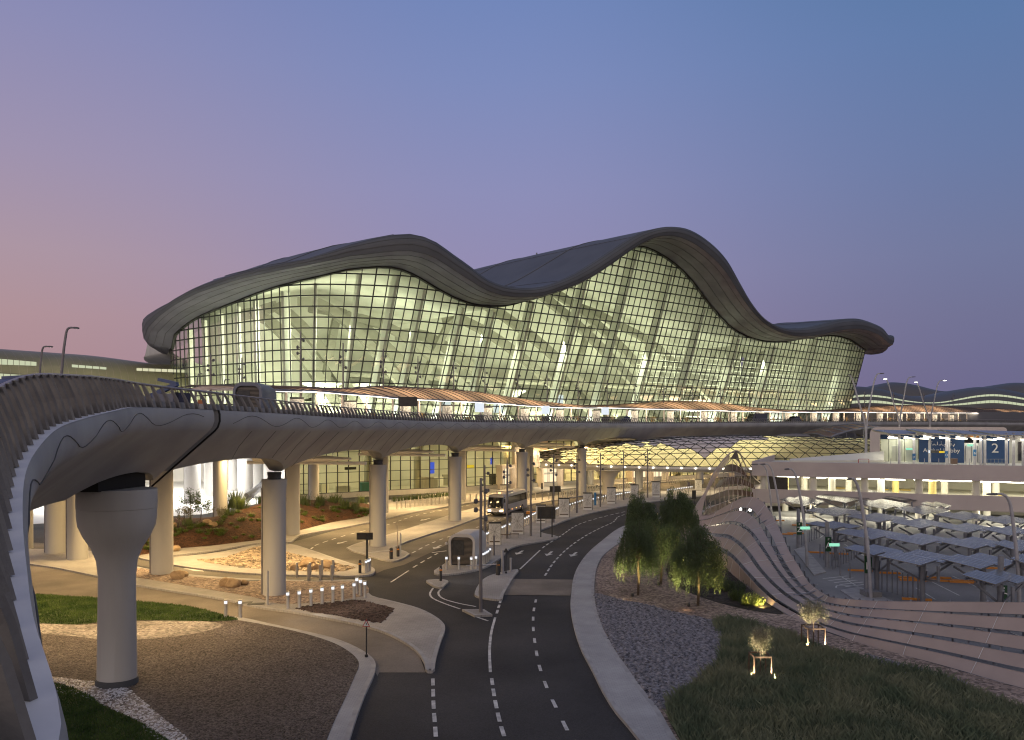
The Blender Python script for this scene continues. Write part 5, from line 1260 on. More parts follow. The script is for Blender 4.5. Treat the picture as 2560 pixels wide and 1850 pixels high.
# ramp parapet rising to the lobby
o = MB().add([P(1975,1151,112), P(2210,1151,118), P(2210,1128,122), P(1975,1147,113)], [(0,1,2,3)]).build('ramp_wall', M['carpark']); 
sol = o.modifiers.new('thickness', 'SOLIDIFY'); sol.thickness = .3
tag(o, 'pale sloping parapet wall left of the car park lobby', 'wall')
# lobby building on the roof deck
B0, B1 = P(2175,1154,128), P(2514,1157,119.5); B0.z = B1.z = 6.7; BDv = (B1-B0); BL = BDv.length; BDv.normalize(); BIv = Vector((-BDv.y, BDv.x, 0)); BA = math.atan2(BDv.y, BDv.x)
def bp(t, d=0, z=0): return B0+BDv*t+BIv*d+Vector((0, 0, z))
lb = thing('car_park_lobby', 'blue walled lobby building with rounded pale portal frame on the car park roof', 'building', B0)
pts = []; Hh = 5.85
outer = [(0,0),(0,4.6),(.12,5.2),(.5,5.65),(1.1,Hh),(BL-.5,Hh-.1),(BL-.12,Hh-.25),(BL,Hh-.55),(BL-.12,Hh-.85),(BL-.5,Hh-1.0)]
inner = [(2.0,Hh-1.05),(1.62,Hh-1.25),(1.5,Hh-1.7),(1.5,0)]
poly = outer+inner
vs = []; n_ = len(poly)
for d in (-1.6, 5): vs += [bp(x, d, z) for x, z in poly]
q = MB(); fs = [(i, (i+1) % n_, n_+(i+1) % n_, n_+i) for i in range(n_)]
for t in tessellate_polygon([[Vector((x, z, 0)) for x, z in poly]]): fs.append(tuple(t)); fs.append(tuple(i+n_ for i in t))
q.add(vs, fs).build('portal_frame', M['mauve'], lb)
bz = Hh-1.0
tw = lambda px: (P(px,1154,124)-B0).dot(BDv)
g0, g1, g2, g3, g4, g5, g6 = tw(2201), tw(2299), tw(2408), tw(2444), tw(2512), tw(2520), tw(2560)
MB().box(bp((g0+g1)/2, 1.0, bz-.55), (g1-g0, .3, 1.1), BA).build('blue_fascia', M['blue'], lb)
MB().quad(bp(g0, 1.0, 0), bp(g1, 1.0, 0), bp(g1, 1.0, bz-1.1), bp(g0, 1.0, bz-1.1)).build('glazing', M['glass_clear'], lb)
q = MB()
for px in (2222,2241,2262,2299): q.box(bp(tw(px), .95, (bz-1.1)/2), (.08,.1,bz-1.1), BA)
q.build('glazing_bar', M['mullion'], lb)
MB().box(bp((g0+g1)/2, 5, bz/2), (g1-g0, .2, bz), BA).build('rear_wall', M['interior'], lb)
q = MB(); q.box(bp(g0+2.2, 3.2, 1.3), (.9,.6,2.6), BA); q.box(bp(g0+4.6, 3.4, 1.0), (1.6,.8,2.0), BA); q.box(bp(g0+3.2,3.0,1.8),(.2,.2,3.6),BA); q.build('counter', M['white'], lb)
MB().box(bp((g1+g2)/2, .8, bz/2), (g2-g1, .5, bz), BA).build('blue_wall', M['blue'], lb)
MB().box(bp((g3+g4)/2, .8, bz/2), (g4-g3, .5, bz), BA).build('blue_wall', M['blue'], lb)
MB().box(bp((g2+g3)/2, 1.2, 1.6), (g3-g2, .1, 3.2), BA).build('door', M['white'], lb)
q = MB(); q.box(bp((g2+g3)/2, 1.1, 1.45), (.08,.1,2.6), BA); q.box(bp((g2+g3)/2-.8, 1.1, 1.45), (.06,.1,2.6), BA); q.box(bp((g2+g3)/2+.8, 1.1, 1.45), (.06,.1,2.6), BA); q.build('door_frame', M['frame'], lb)
MB().box(bp((g2+g3)/2, .9, bz-.45), (g3-g2, .4, .5), BA).build('orange_fascia', M['orange'], lb)
MB().box(bp((g2+g3)/2-.1, .85, 2.85), (1.0,.1,.32), BA).build('exit_sign', M['green_lit'], lb); MB().box(bp(tw(2274), .6, 2.15), (1.0,.1,.32), BA).build('exit_sign', M['green_lit'], lb)
MB().box(bp((g6+g4)/2+.6, 3.2, bz/2), (g6-g4+3, .3, bz), BA).build('rear_wall', M['interior'], lb)
MB().box(bp(g6-.6, 2.9, 1.9), (1.4,.1,3.0), BA).build('glazing', M['darkglass'], lb)
def face(t, d, z): 
    Mx = Matrix.Rotation(BA, 4, 'Z') @ Matrix.Rotation(R(90), 4, 'X'); Mx.translation = bp(t, d, z); return Mx
LET = mat('lettering', (.8,.8,.78), rough=.5)
text_mesh('2', 2.1, face(tw(2480), .5, 2.35), LET, lb)
text_mesh('Arrival Lobby', .95, face(tw(2353), .5, 1.95), LET, lb)
q = MB()   # first line of the wall lettering: flowing script strokes
def stroke(pts): q.tube([bp(tw(2353)+x, .52, 2.95+z) for x, z in pts], .05, 5)
stroke([(-1.9,.1),(-1.75,-.12),(-1.5,-.1),(-1.45,.3)]); stroke([(-1.3,-.1),(-1.1,-.1),(-1.05,.1),(-.9,-.1),(-.7,-.1)]); stroke([(-.55,-.1),(-.55,.45)]); stroke([(-.35,-.1),(-.1,-.1),(0,.12),(.15,-.12),(.5,-.1),(.55,.1)]); stroke([(.75,-.1),(1.0,-.1),(1.05,.4)]); stroke([(1.3,.1),(1.2,-.05),(1.4,-.12),(1.5,.1),(1.35,.15)]); stroke([(1.6,-.1),(1.8,-.12),(1.9,.1),(1.7,-.35)])
for x, z in ((-1.6,.5),(-1.35,.5),(0,.4),(.45,-.35),(1.4,.45)): q.lathe([(.06,-.05),(.06,.05)], 8, c=bp(tw(2353)+x, .52, 2.95+z))
q.build('lettering', LET, lb)
lamp('AREA', 'lobby_lamp', bp((g0+g1)/2, 3, bz-.2), 260, (1, .95, .75), 4, 2, target=bp((g0+g1)/2, 3, 0))
lamp('AREA', 'lobby_lamp', bp((g2+g3)/2, .2, bz-.6), 60, (1, .95, .75), 1.5, .6, target=bp((g2+g3)/2, .2, 0))
lamp('AREA', 'lobby_lamp', bp(g6, .2, bz-.2), 160, (1, .95, .75), 3, 2, target=bp(g6, .2, 0))
# roof deck solar canopies
def deck_canopy(px0, px1, ya, yb, Y, label, cols):
    t = thing('roof_canopy', label, 'solar canopy', P((px0+px1)/2, 1156, Y), 0, 'solar canopies on the car park roof')
    a, b = P(px0, ya, Y), P(px1, yb, Y-2); q = MB(); d = Vector((.12, 6.5, .62))
    q.add([a, b, b+d, a+d, a-Vector((0,0,.1)), b-Vector((0,0,.1)), b+d-Vector((0,0,.1)), a+d-Vector((0,0,.1))], [(0,1,2,3),(7,6,5,4),(0,4,5,1),(1,5,6,2),(2,6,7,3),(3,7,4,0)])
    q.build('panel_slab', M['pv'], t)
    q = MB()
    for k in range(7):
        s = k/6; m_ = a.lerp(b, s); q.beam(m_+Vector((0,.1,-.12)), m_+d-Vector((0,.3,.15)), .12, .2)
    q.beam(a+d*.5-Vector((0,0,.35)), b+d*.5-Vector((0,0,.35)), .14, .2); q.beam(a+d*.2-Vector((0,0,.4)), b+d*.2-Vector((0,0,.9)), .1, .12); q.build('steelwork', M['steel'], t)
    for k, px in enumerate(cols):
        p = P(px, 1160, Y+1.5); MB().lathe([(.2,6.7),(.19,11.6)], 12, c=(p.x, p.y, 0)).build('column', M['paleP'], t, smooth=True)
    return t, a, b, d
rl_ = [(2228,2330,1084,1086,116,'roof canopy over the lobby glass, leftmost',(2248,2285,2324)),(2318,2420,1082,1086,112,'roof canopy before the blue lettered wall',(2367,2372)),(2405,2500,1084,1088,110,'roof canopy before the numeral two wall',(2437,2452,2462)),(2490,2660,1086,1090,108,'roof canopy at the right edge of the picture',(2516,2534,2558,2600))]
for px0, px1, ya, yb, Y, lbx, cols in rl_:
    t, a, b, d = deck_canopy(px0, px1, ya, yb, Y, lbx, cols)
    for k in range(5):
        s = .1+k*.2; c = a.lerp(b, s)+d*(.15+.3*(k % 2))-Vector((0, 0, .75+.1*(k % 2)))
        e = Vector((1.25, 0, -.05)) if k % 2 == 0 else Vector((.9, -1.2, -.3)); MB().beam(c-e*.5, c+e*.5, .16, .13).build('tube_light', M['strip_white'], t)
    lamp('AREA', 'roof_lamp', a.lerp(b, .5)+d*.4-Vector((0,0,1.0)), 150, (1, .95, .75), 5, 2, target=a.lerp(b, .5)+d*.4-Vector((0,0,9)))
for px, py, s in ((2285,1142,'P'),(2366,1136,'O'),(2437,1132,'N')):
    p = P(px, py, 111); t = thing('letter_board', f'blue hanging board with white letter {s} on the car park roof', 'sign', p, 0, 'blue letter boards on the car park roof')
    MB().box(p, (.42,.12,.95)).build('board', M['bluesign'], t); Mx = Matrix.Rotation(R(90), 4, 'X'); Mx.translation = p+Vector((0,-.07,-.1)); text_mesh(s, .5, Mx, LET, t)
p = P(2342, 1129, 114); t = thing('display_board', 'black and yellow hanging display board before the lettered blue wall', 'sign', p)
MB().box(p, (2.0,.15,.42)).build('board', M['dark'], t); MB().box(p+Vector((.7,-.1,-.06)), (.8,.06,.26)).build('yellow_panel', M['yellow_screen'], t); MB().box(p+Vector((-1.1,-.02,0)), (.28,.1,.4)).build('white_panel', M['signwhite'], t)
p = P(2385,1154,112); o = MB().box((p.x,p.y,7.4), (.72,.6,.8)).build('planter_box', mat('planter_brown', (.11,.07,.055), rough=.7)); tag(o, 'brown box standing on the car park roof before the blue wall', 'planter')
q = MB(); a = P(2146,1151,116)
q.tube([a+Vector((0,0,-.4)), a+Vector((0,0,.12)), a+Vector((.1,0,.2)), a+Vector((1.5,0,.2)), a+Vector((1.6,0,.12)), a+Vector((1.6,0,-.4))], .05, 6); o = q.build('hoop_rail', M['red']); tag(o, 'low red hoop rail at the foot of the left splayed lamp pair', 'barrier')
q = MB(); a = P(2468,1154,113)
for k in range(6): q.box(a+Vector((k*.55,0,0)), (.04,.04,.75))
for z in (.37, -.1): q.box(a+Vector((1.4,0,z)), (2.9,.04,.05))
o = q.build('guard_rail', M['frame']); tag(o, 'grey guard rail under the numeral two on the car park roof', 'railing')
for k, px in enumerate((2336,2400,2460,2500,2540)):
    p = P(px, 1160, 106); o = MB().box((p.x,p.y,6.8), (2.3,.2,.16), CA).build('wheel_stop', M['yellow']); tag(o, f'yellow wheel stop on the car park roof edge, {ORD[k]} from the left', 'wheel stop', 'yellow wheel stops on the car park roof')
for k, px in enumerate((2227,2311,2347,2393,2415,2424)):
    p = P(px, 1158, 112); o = MB().lathe([(.05,6.7),(.05,7.8)], 6, c=(p.x,p.y,0)).build('post', M['paleP']); tag(o, f'thin grey post on the car park roof, {ORD[k]} from the left', 'post', 'thin posts on the car park roof')
# arched shade at the end of the viaduct behind the lobby
q = MB(); rows = []
for k in range(13):
    t = k/12; pa = P(2075+125*t, 1094-26*math.sin(t*math.pi/2)**.8, 150); rows.append([pa, pa+Vector((1, 10, .8)), pa+Vector((2, 20, .6))])
arc = thing('arched_shade', 'curved ribbed shade roof rising left of the lobby at the viaduct end', 'canopy', rows[0][0])
MB().grid(rows).build('skin', M['canopy'], arc, smooth=True)
for k in range(0, 13, 2): q.tube(rows[k], .12, 5); q.tube([rows[k][0], rows[k][0]+Vector((0,0,-3.5))], .06, 5)
q.tube([r[0] for r in rows], .2, 6); q.build('rib', M['frame'], arc)

# ================= solar canopies in the open lot
def solar(px, py, wpx, hpx, label, zc=3.0):
    c = G(px, py, zc); t = thing('solar_canopy', label, 'solar canopy', (c.x, c.y, 0), 0, 'slatted solar canopies over the parking lot')
    B_, L_, R_, T_ = (G(px+dx*wpx, py+dy*hpx, zc+dz) for dx, dy, dz in ((.06,.5,-.05),(-.5,.02,.05),(.5,-.12,.05),(-.04,-.5,.12)))
    e1 = L_-B_; e2 = R_-B_; nsl = 6; q = MB(); fr = MB(); th = Vector((0, 0, -.05))
    for half in (0, 1):
        off = Vector((0, 0, .16 if half == 0 else 0))+e1.normalized()*(.45 if half == 0 else 0)
        for k in range(nsl):
            s0 = half*.5+.5*k/nsl; s1 = s0+.5*.86/nsl
            p_ = [B_+e2*s0+off, B_+e2*s1+off, B_+e2*s1+e1+off+Vector((0,0,.12)), B_+e2*s0+e1+off+Vector((0,0,.12))]
            q.add(p_+[v+th for v in p_], [(0,1,2,3),(7,6,5,4),(0,4,5,1),(1,5,6,2),(2,6,7,3),(3,7,4,0)])
        for f_ in (.08, .5, .92):
            a = B_+e2*(half*.5)+e1*f_+off+Vector((0,0,-.13)); fr.beam(a, a+e2*.5, .09, .13)
    q.build('slats', M['pv'], t)
    cen = B_+e1*.5+e2*.5; hub = Vector((cen.x, cen.y, zc-1.35))
    for f1, f2 in ((.08,.1),(.92,.1),(.08,.9),(.92,.9)): fr.beam(B_+e1*f1+e2*f2+Vector((0,0,-.2)), hub+e1*(f1-.5)*.15, .09, .12)
    kp_ = B_+e2*.36+e1*.03; fr.beam(kp_+Vector((0,0,-.1)), kp_+Vector((0,0,-1.15)), .15, .15); fr.beam(kp_+Vector((0,0,-1.1)), hub, .09, .12)
    fr.build('truss', M['frame'], t)
    MB().lathe([(.28,0),(.28,.1),(.18,.12),(.17,zc-.25)], 14, c=(cen.x, cen.y, 0)).build('column', M['frame'], t, smooth=True)
    return t
def c8(x, y): return 1640+x*.4056, 1230+y*.4056
SOL = [('back row',[(910,62,270,66),(1160,42,340,70),(1318,12,230,46)]),('second row from the back',[(1112,130,355,66),(1405,82,330,70),(1530,46,230,32),(1735,86,170,40)]),('middle row',[(1107,215,315,54),(1377,168,370,66),(1652,120,325,64),(1905,158,330,66),(2165,182,310,66)]),('row behind the B column',[(1338,270,425,82),(1642,205,355,70),(1932,233,355,70),(2195,252,300,70)]),('second row from the ribbon fence',[(1360,372,345,78),(1650,305,420,84),(1975,328,415,88),(2260,345,300,86)]),('row nearest the ribbon fence',[(1640,420,480,112),(2015,442,440,116),(2120,545,380,110),(2380,440,330,110)])]
for rn_, lst in SOL:
    for k, (x, y, w_, h_) in enumerate(lst):
        px, py = c8(x, y); solar(px, py, w_*.4056, h_*.4056*.95, f'slatted solar canopy, {ORD[k]} from the left in the {rn_}')
def post_board(px, py, txt, z0, label, h=4.0):
    p = G(px, py, 0); t = thing('letter_column', label, 'column', p, 0, 'lettered columns of the parking lot')
    MB().lathe([(.24,0),(.2,.1),(.17,h)], 14, c=p).build('shaft', M['frame'], t, smooth=True)
    MB().box(p+Vector((0,-.22,z0)), (.5,.1,1.25)).build('board', M['green'], t)
    Mx = Matrix.Rotation(R(90), 4, 'X'); Mx.translation = p+Vector((0,-.28,z0-.12)); text_mesh(txt, .75, Mx, LET, t)
    Mx = Matrix.Rotation(R(90), 4, 'X'); Mx.translation = p+Vector((0,-.28,z0+.42)); text_mesh('P', .28, Mx, LET, t)
post_board(1996,1371,'Z',2.05,'grey column with green letter Z board by the lamp post'); post_board(2068,1418,'A',2.05,'grey column with green letter A board in the parking lot'); post_board(2167,1485,'B',2.2,'grey column with green letter B board by the square lamp footing', 4.2); post_board(2502,1545,'C',1.5,'grey column with green letter board behind the ribbon fence at the right', 4.0)
for k, (px, py, lbx) in enumerate(((2013,1320,'green lit exit sign by the Z column'),(2086,1362,'green lit exit sign by the A column'))):
    p = P(px, py, 63-4*k+3); o = MB().box(p, (.8,.12,.24)).build('exit_sign', M['green_lit']); tag(o, lbx, 'sign', 'green lit signs in the parking lot')
for k, (px, py) in enumerate([(1942,1301),(1961,1335),(2028,1311),(2045,1381),(2095,1384),(2150,1426),(2220,1432),(2276,1444),(2282,1450),(2345,1444),(2343,1451),(2407,1455),(2412,1452),(2292,1498),(2340,1395),(2430,1400),(1990,1333),(2000,1313),(2480,1420)]):
    p = G(px, py, .08); o = MB().box(p, (1.9,.2,.16), R(-14)).build('wheel_stop', M['orange']); tag(o, f'orange wheel stop in the parking lot, {ORD[k]} counting from the far left', 'wheel stop', 'orange wheel stops in the parking lot')
rows_ = [((1998,1366),(2048,1344),9),((2050,1394),(2080,1416),4),((2082,1424),(2142,1394),10),((2192,1472),(2295,1503),9),((2100,1440),(2125,1446),2)]
pb = MB().lathe([(.05,0),(.05,1.15)], 8).build('post', M['frame'], smooth=True); c_ = 0
for gi, (a, b, n) in enumerate(rows_):
    for k in range(n):
        s = k/(n-1); p = G(a[0]+(b[0]-a[0])*s, a[1]+(b[1]-a[1])*s, 0); o = pb if c_ == 0 else pb.copy()
        if c_: COL.objects.link(o)
        c_ += 1; o.location = p; o.scale = (1, 1, 1.1+.4*(gi == 3))
        tag(o, ['thin grey post in the line behind the Z column','thin grey post beside the A column','thin grey post in the row between the A and B columns','thin grey post in the row right of the B column','thin grey post left of the B column'][gi], 'post', f'thin posts in the parking lot, {["behind the Z column","beside the A column","between A and B","right of B","left of B"][gi]}')
structure(MB().prism([tuple(G(x, y)[:2]) for x, y in ((2100,1478),(2150,1470),(2290,1530),(2180,1530))], 0, .1).build('traffic_island', M['kerb']))
structure(MB().prism([tuple(G(x, y)[:2]) for x, y in ((1985,1376),(2010,1368),(2065,1432),(2035,1440))], 0, .1).build('traffic_island', M['kerb']))

# ================= perforated ribbon fence
FS = [
 ((1755,1289),(1745,1301),(1743,1303),(1737,1312),(1735,1313),(1731,1318),(1730,1319),(1726,1322),(1725,1323),(1720,1328),84,87),
 ((1776,1288),(1768,1297),(1766,1300),(1757,1316),(1755,1318),(1745,1328),(1744,1330),(1736,1337),(1735,1339),(1730,1345),81,86),
 ((1804,1271),(1800,1286),(1799,1289),(1787,1311),(1785,1315),(1766,1332),(1764,1335),(1752,1347),(1751,1350),(1745,1360),78,84),
 ((1861,1244),(1850,1269),(1846,1277),(1820,1303),(1814,1311),(1796,1334),(1790,1342),(1777,1362),(1774,1368),(1765,1386),72,80),
 ((1899,1250),(1880,1274),(1870,1284),(1847,1305),(1838,1312),(1820,1336),(1813,1345),(1800,1367),(1796,1375),(1785,1398),70,76),
 ((1925,1280),(1904,1301),(1893,1304),(1868,1316),(1857,1321),(1838,1345),(1830,1351),(1815,1373),(1810,1384),(1800,1409),68,72),
 ((1953,1333),(1926,1334),(1913,1336),(1889,1338),(1877,1337),(1856,1359),(1848,1365),(1831,1384),(1825,1392),(1815,1422),66,66),
 ((1974,1380),(1951,1384),(1938,1383),(1917,1379),(1906,1377),(1879,1385),(1868,1386),(1848,1401),(1842,1408),(1836,1440),62,61),
 ((1999,1420),(1976,1425),(1961,1425),(1946,1422),(1937,1423),(1906,1423),(1895,1424),(1868,1424),(1860,1428),(1862,1460),59,58),
 ((2020,1454),(2004,1461),(1995,1464),(1978,1460),(1968,1463),(1942,1461),(1932,1464),(1906,1464),(1896,1468),(1890,1483),56,55),
 ((2057,1483),(2045,1493),(2038,1498),(2021,1496),(2013,1500),(1992,1499),(1982,1503),(1960,1508),(1950,1512),(1940,1519),50.5,51),
 ((2093,1496),(2085,1509),(2081,1514),(2073,1523),(2070,1528),(2058,1535),(2053,1541),(2040,1550),(2034,1555),(2020,1562),46.8,47),
 ((2160,1501),(2150,1517),(2147,1522),(2139,1537),(2135,1543),(2125,1555),(2120,1561),(2108,1574),(2103,1579),(2093,1588),44.5,46),
 ((2233,1504),(2223,1522),(2222,1525),(2211,1545),(2209,1549),(2199,1567),(2196,1573),(2184,1592),(2181,1597),(2176,1616),42.1,44),
 ((2424,1505),(2411,1530),(2408,1537),(2396,1562),(2392,1570),(2381,1594),(2376,1604),(2365,1628),(2361,1636),(2349,1661),38.9,41.5),
 ((2600,1507),(2586,1537),(2582,1547),(2568,1580),(2563,1592),(2549,1622),(2543,1634),(2528,1664),(2523,1674),(2506,1706),36.1,39.5),
 ((2790,1510),(2772,1546),(2767,1557),(2750,1598),(2745,1612),(2727,1650),(2720,1664),(2702,1700),(2696,1712),(2676,1752),33.7,37.5)]
fen = thing('ribbon_fence', 'sweeping fence of five pinkish perforated metal ribbons that rears into a hump', 'fence', (20, 60, 0))
stn = []
for s in FS:
    e = []
    for k in range(10):
        t = k/9; Y = s[11]+(s[10]-s[11])*t; e.append(P(s[k][0], s[k][1], Y))
    stn.append(e)
tin = mat('perforated_tin', (.36,.29,.255), (.42,.34,.30), .55, metal=.1, scale=.5, alpha=.86)
edges_ = [catmull([s[k] for s in stn], 8) for k in range(10)]
for k in range(5):
    a, b = edges_[2*k], edges_[2*k+1]; n = len(a)
    rows = []
    for i in range(n):
        tg = (a[min(i+1, n-1)]-a[max(i-1, 0)]); nn = tg.cross(b[i]-a[i]).normalized()*.03
        rows.append([a[i], b[i], b[i]+nn, a[i]+nn])
    o = MB().grid(rows, closed=True).build('ribbon', tin, fen)
    ed = MB(); ed.tube(a, .018, 5); ed.build('top_rail', M['tin'], o); ed = MB(); ed.tube([p+Vector((0,.03,-.02)) for p in b], .026, 5); ed.build('bottom_rail', M['frame'], o)
    sm = MB()
    for i in range(12, n, 8):
        sm.tube([a[i]+Vector((-.02,-.04,.02)), a[i].lerp(b[i], .5)+Vector((-.02,-.04,.01)), b[i]+Vector((-.02,-.04,0))], .014, 4)
    sm.build('panel_joint', M['ledge'], o)
q = MB()
for i in range(14, len(edges_[0]), 4):
    off = Vector((.35,.45,0)); top_, bot = edges_[0][i]+off, edges_[9][i]+off
    q.tube([top_, edges_[3][i]+off, edges_[6][i]+off, bot], .05, 5); g_ = top_.copy(); g_.z = 0; g_ += off*1.2; q.tube([top_, g_], .06, 6)
    m_ = edges_[5][i]+off; q.tube([m_, g_+Vector((0,0,.2))], .04, 5); q.tube([edges_[4][i]+off, g_+Vector((0, 0, g_.z+.8))], .035, 5)
q.build('steel_frame', M['frame'], fen)
for i in (34, 40): p = edges_[1][i-10]; MB().lathe([(.10,0),(.12,.12),(.08,.22)], 10, c=p+Vector((0,-.25,-.25))).build('lamp_bulb', M['lamp_lit'], fen)
# rear arch of the fence with its bare frame showing
bk = thing('ribbon_arch', 'tall pointed arch of brown ribbons behind the fence hump with bare steel ribs inside', 'fence', (24, 95, 0))
Lx = catmull([P(*v) for v in ((1719,1312,87),(1743,1261,88),(1762,1233,88.5),(1781,1189,89),(1804,1155,90),(1823,1135,91),(1838,1127,92),(1850,1134,95),(1858,1152,98),(1870,1174,102),(1884,1193,106),(1900,1206,112))], 6)
MB().tube(Lx, .08, 8).build('edge_tube', M['tin'], bk, smooth=True)
lo = catmull([P(*v) for v in ((1752,1300,86.6),(1757,1272,87.6),(1765,1240,88.4),(1783,1206,89.2),(1804,1175,90.4),(1824,1150,91.4))], 6)
o = MB().grid([[a, b] for a, b in zip(Lx[:len(lo)], lo)]).build('ribbon', tin, bk); 
for k, (fr0, fr1) in enumerate(((.0,.12),(.2,.31),(.40,.51),(.60,.70),(.80,.89))):
    rows = []
    for s in range(15):
        t = s/14
        yl = 1135+150*fr0; 
        def pos(fr):
            h0 = 8.9*(1-fr)+.6; x_l = interp([(0,1838),(.2,1815),(.4,1797),(.6,1778),(.8,1762),(1,1748)], fr); x_r = interp([(0,1850),(.2,1868),(.4,1884),(.6,1892),(.8,1896),(1,1900)], fr)
            px = x_l+(x_r-x_l)*t; Y = 91+15*t+5*math.sin(t*math.pi); droop = 2.6*t*t*(1-fr)
            return Vector(((px-CX)*Y/F, Y, max(.4, h0-droop)))
        rows.append([pos(fr0), pos(fr1)])
    MB().grid(rows).build('ribbon', mat('ribbon_brown', (.085,.052,.034), (.13,.082,.055), .6, scale=1), bk, smooth=True, sharp=0)
q = MB()
for k in range(13):
    t = k/12; px = 1752+135*t; topY = interp([(1752,1255),(1781,1192),(1804,1158),(1838,1132),(1858,1156),(1887,1200)], px); Y = 91+12*t; a = P(px, topY+4, Y); b = a.copy(); b.z = .1; b.x += .15
    q.tube([a, b], .035, 6)
    if k < 12:
        a2 = P(px+11, topY+30, Y+1); m_ = a.lerp(b, .45); q.tube([a2, m_], .03, 5); q.tube([m_, Vector((a2.x, a2.y, .3))], .03, 5)
for z in (1.4, 3.0, 4.6, 6.2): q.tube([Vector((( interp([(0,1752),(9,1838)], z+1)-CX)*91/F, 91.2, z)), Vector((31.5, 104, z))], .03, 5)
q.build('steel_frame', M['tin'], bk)
lamp('POINT', 'arch_lamp', (25.5, 97, 1.0), 420, (1, .85, .55), .2)
# ================= lit bollards
def bollard_make(label, group):
    t = thing('lit_bollard', label, 'bollard', (0, 0, 0), 0, group)
    MB().lathe([(.115,0),(.11,.02),(.11,.86)], 14).build('post', M['steel'], t, smooth=True, world=False)
    MB().lathe([(.10,.86),(.10,1.04)], 14).build('glow_ring', M['bollard_glow'], t, smooth=True, world=False)
    MB().lathe([(.125,1.04),(.125,1.10),(.06,1.13)], 14).build('cap', M['steel'], t, smooth=True, world=False)
    return t
bl = bollard_make('', None); bk_ = children(bl); nb = 0
def bollard(p, label, group, s=1.0):
    global nb
    o = bl if nb == 0 else copy_tree(bl, kids=bk_); nb += 1
    o.location = p; o.scale = (s, s, s); tag(o, label, 'bollard', group); return o
gB = 'lit bollards on the gravel island below the viaduct'
for k, (x, y) in enumerate([(719,1522),(748,1519),(777,1514),(805,1510),(832,1506),(856,1503),(885,1497),(892,1483),(901,1488),(912,1493)]):
    lb = ['lit steel bollard nearest the tall pillar, first of the slanting row','second lit bollard in the slanting row on the gravel island','third lit bollard in the slanting row on the gravel island','fourth lit bollard in the slanting row on the gravel island','fifth lit bollard in the slanting row on the gravel island','sixth lit bollard in the slanting row on the gravel island','lit bollard at the front of the cluster at the island tip','rearmost lit bollard of the cluster at the island tip','middle lit bollard of the cluster at the island tip','rightmost lit bollard of the cluster at the island tip'][k]
    bollard(G(x, y, .16), lb, gB, 1.05)
for k, (x, y) in enumerate([(564,1543),(600,1543)]): bollard(G(x, y, .15), ['lit bollard standing in the grass tip beside the tan loop road','lit bollard at the kerb where the grass tip ends'][k], 'pair of lit bollards by the grass', 1.0)
for k, (x, y) in enumerate([(915,1433),(921,1430),(924,1427)]): bollard(G(x, y, .16), ['nearest lit bollard of three behind the dark sign on the rounded island','middle lit bollard of three behind the dark sign on the rounded island','farthest lit bollard of three behind the dark sign on the rounded island'][k], 'three lit bollards on the rounded island')
for k, (x, y) in enumerate([(1116,1423),(1147,1423),(1178,1424),(1190,1421)]): bollard(G(x, y, .16), ['lit bollard before the left edge of the louvred kiosk','lit bollard before the middle of the louvred kiosk','lit bollard before the right edge of the louvred kiosk','lit bollard right beside the nearest floodlight mast'][k], 'lit bollards around the louvred kiosk')
for k, (x, y) in enumerate([(1207,1412),(1211,1410),(1216,1407),(1220,1404),(1225,1399)]): bollard(G(x, y, .16), f'lit bollard in the short file right of the louvred kiosk, {ORD[k]} from the front', 'file of lit bollards right of the kiosk')
def row_b(a, b, n, label, group):
    A, B_ = G(*a, .16), G(*b, .16)
    for k in range(n): bollard(A.lerp(B_, k/max(1, n-1)), label, group)
row_b((1217,1356),(1222,1354),2,'lit bollard in the median row left of the nearest patterned panel','median lit bollards left of the first panel')
row_b((1256,1339),(1266,1334),3,'lit bollard in the median row between the first patterned panel and the mast','median lit bollards after the first panel')
row_b((1274,1331),(1281,1326),2,'lit bollard in the median row just before the second patterned panel','median lit bollards before the second panel')
row_b((1312,1315),(1322,1309),3,'lit bollard in the median row right of the second patterned panel','median lit bollards after the second panel')
row_b((1332,1304),(1340,1300),3,'lit bollard in the median row left of the two post sign board','median lit bollards left of the sign board')
row_b((1388,1290),(1396,1286),3,'lit bollard in the median row left of the fourth patterned panel','median lit bollards left of the fourth panel')
row_b((1425,1277),(1456,1266),6,'lit bollard in the median row between the fourth and fifth patterned panels','median lit bollards between the fourth and fifth panels')
row_b((1483,1262),(1514,1254),6,'lit bollard in the median row between the blue totem and the sixth patterned panel','median lit bollards near the blue totem')
row_b((1540,1250),(1577,1243),9,'lit bollard in the median row right of the trumpet column','median lit bollards right of the trumpet column')
row_b((1670,1238),(1730,1229),14,'lit bollard in the curved median row behind the willow crowns','median lit bollards behind the willows')
for x, y in ((740,1516),(800,1507),(860,1499),(902,1487),(582,1541),(920,1429),(1130,1422),(1180,1421),(1215,1404)):
    p = G(x, y, .9); lamp('POINT', 'bollard_lamp', p+Vector((0,-.35,0)), 9, (1,.93,.85), .12)
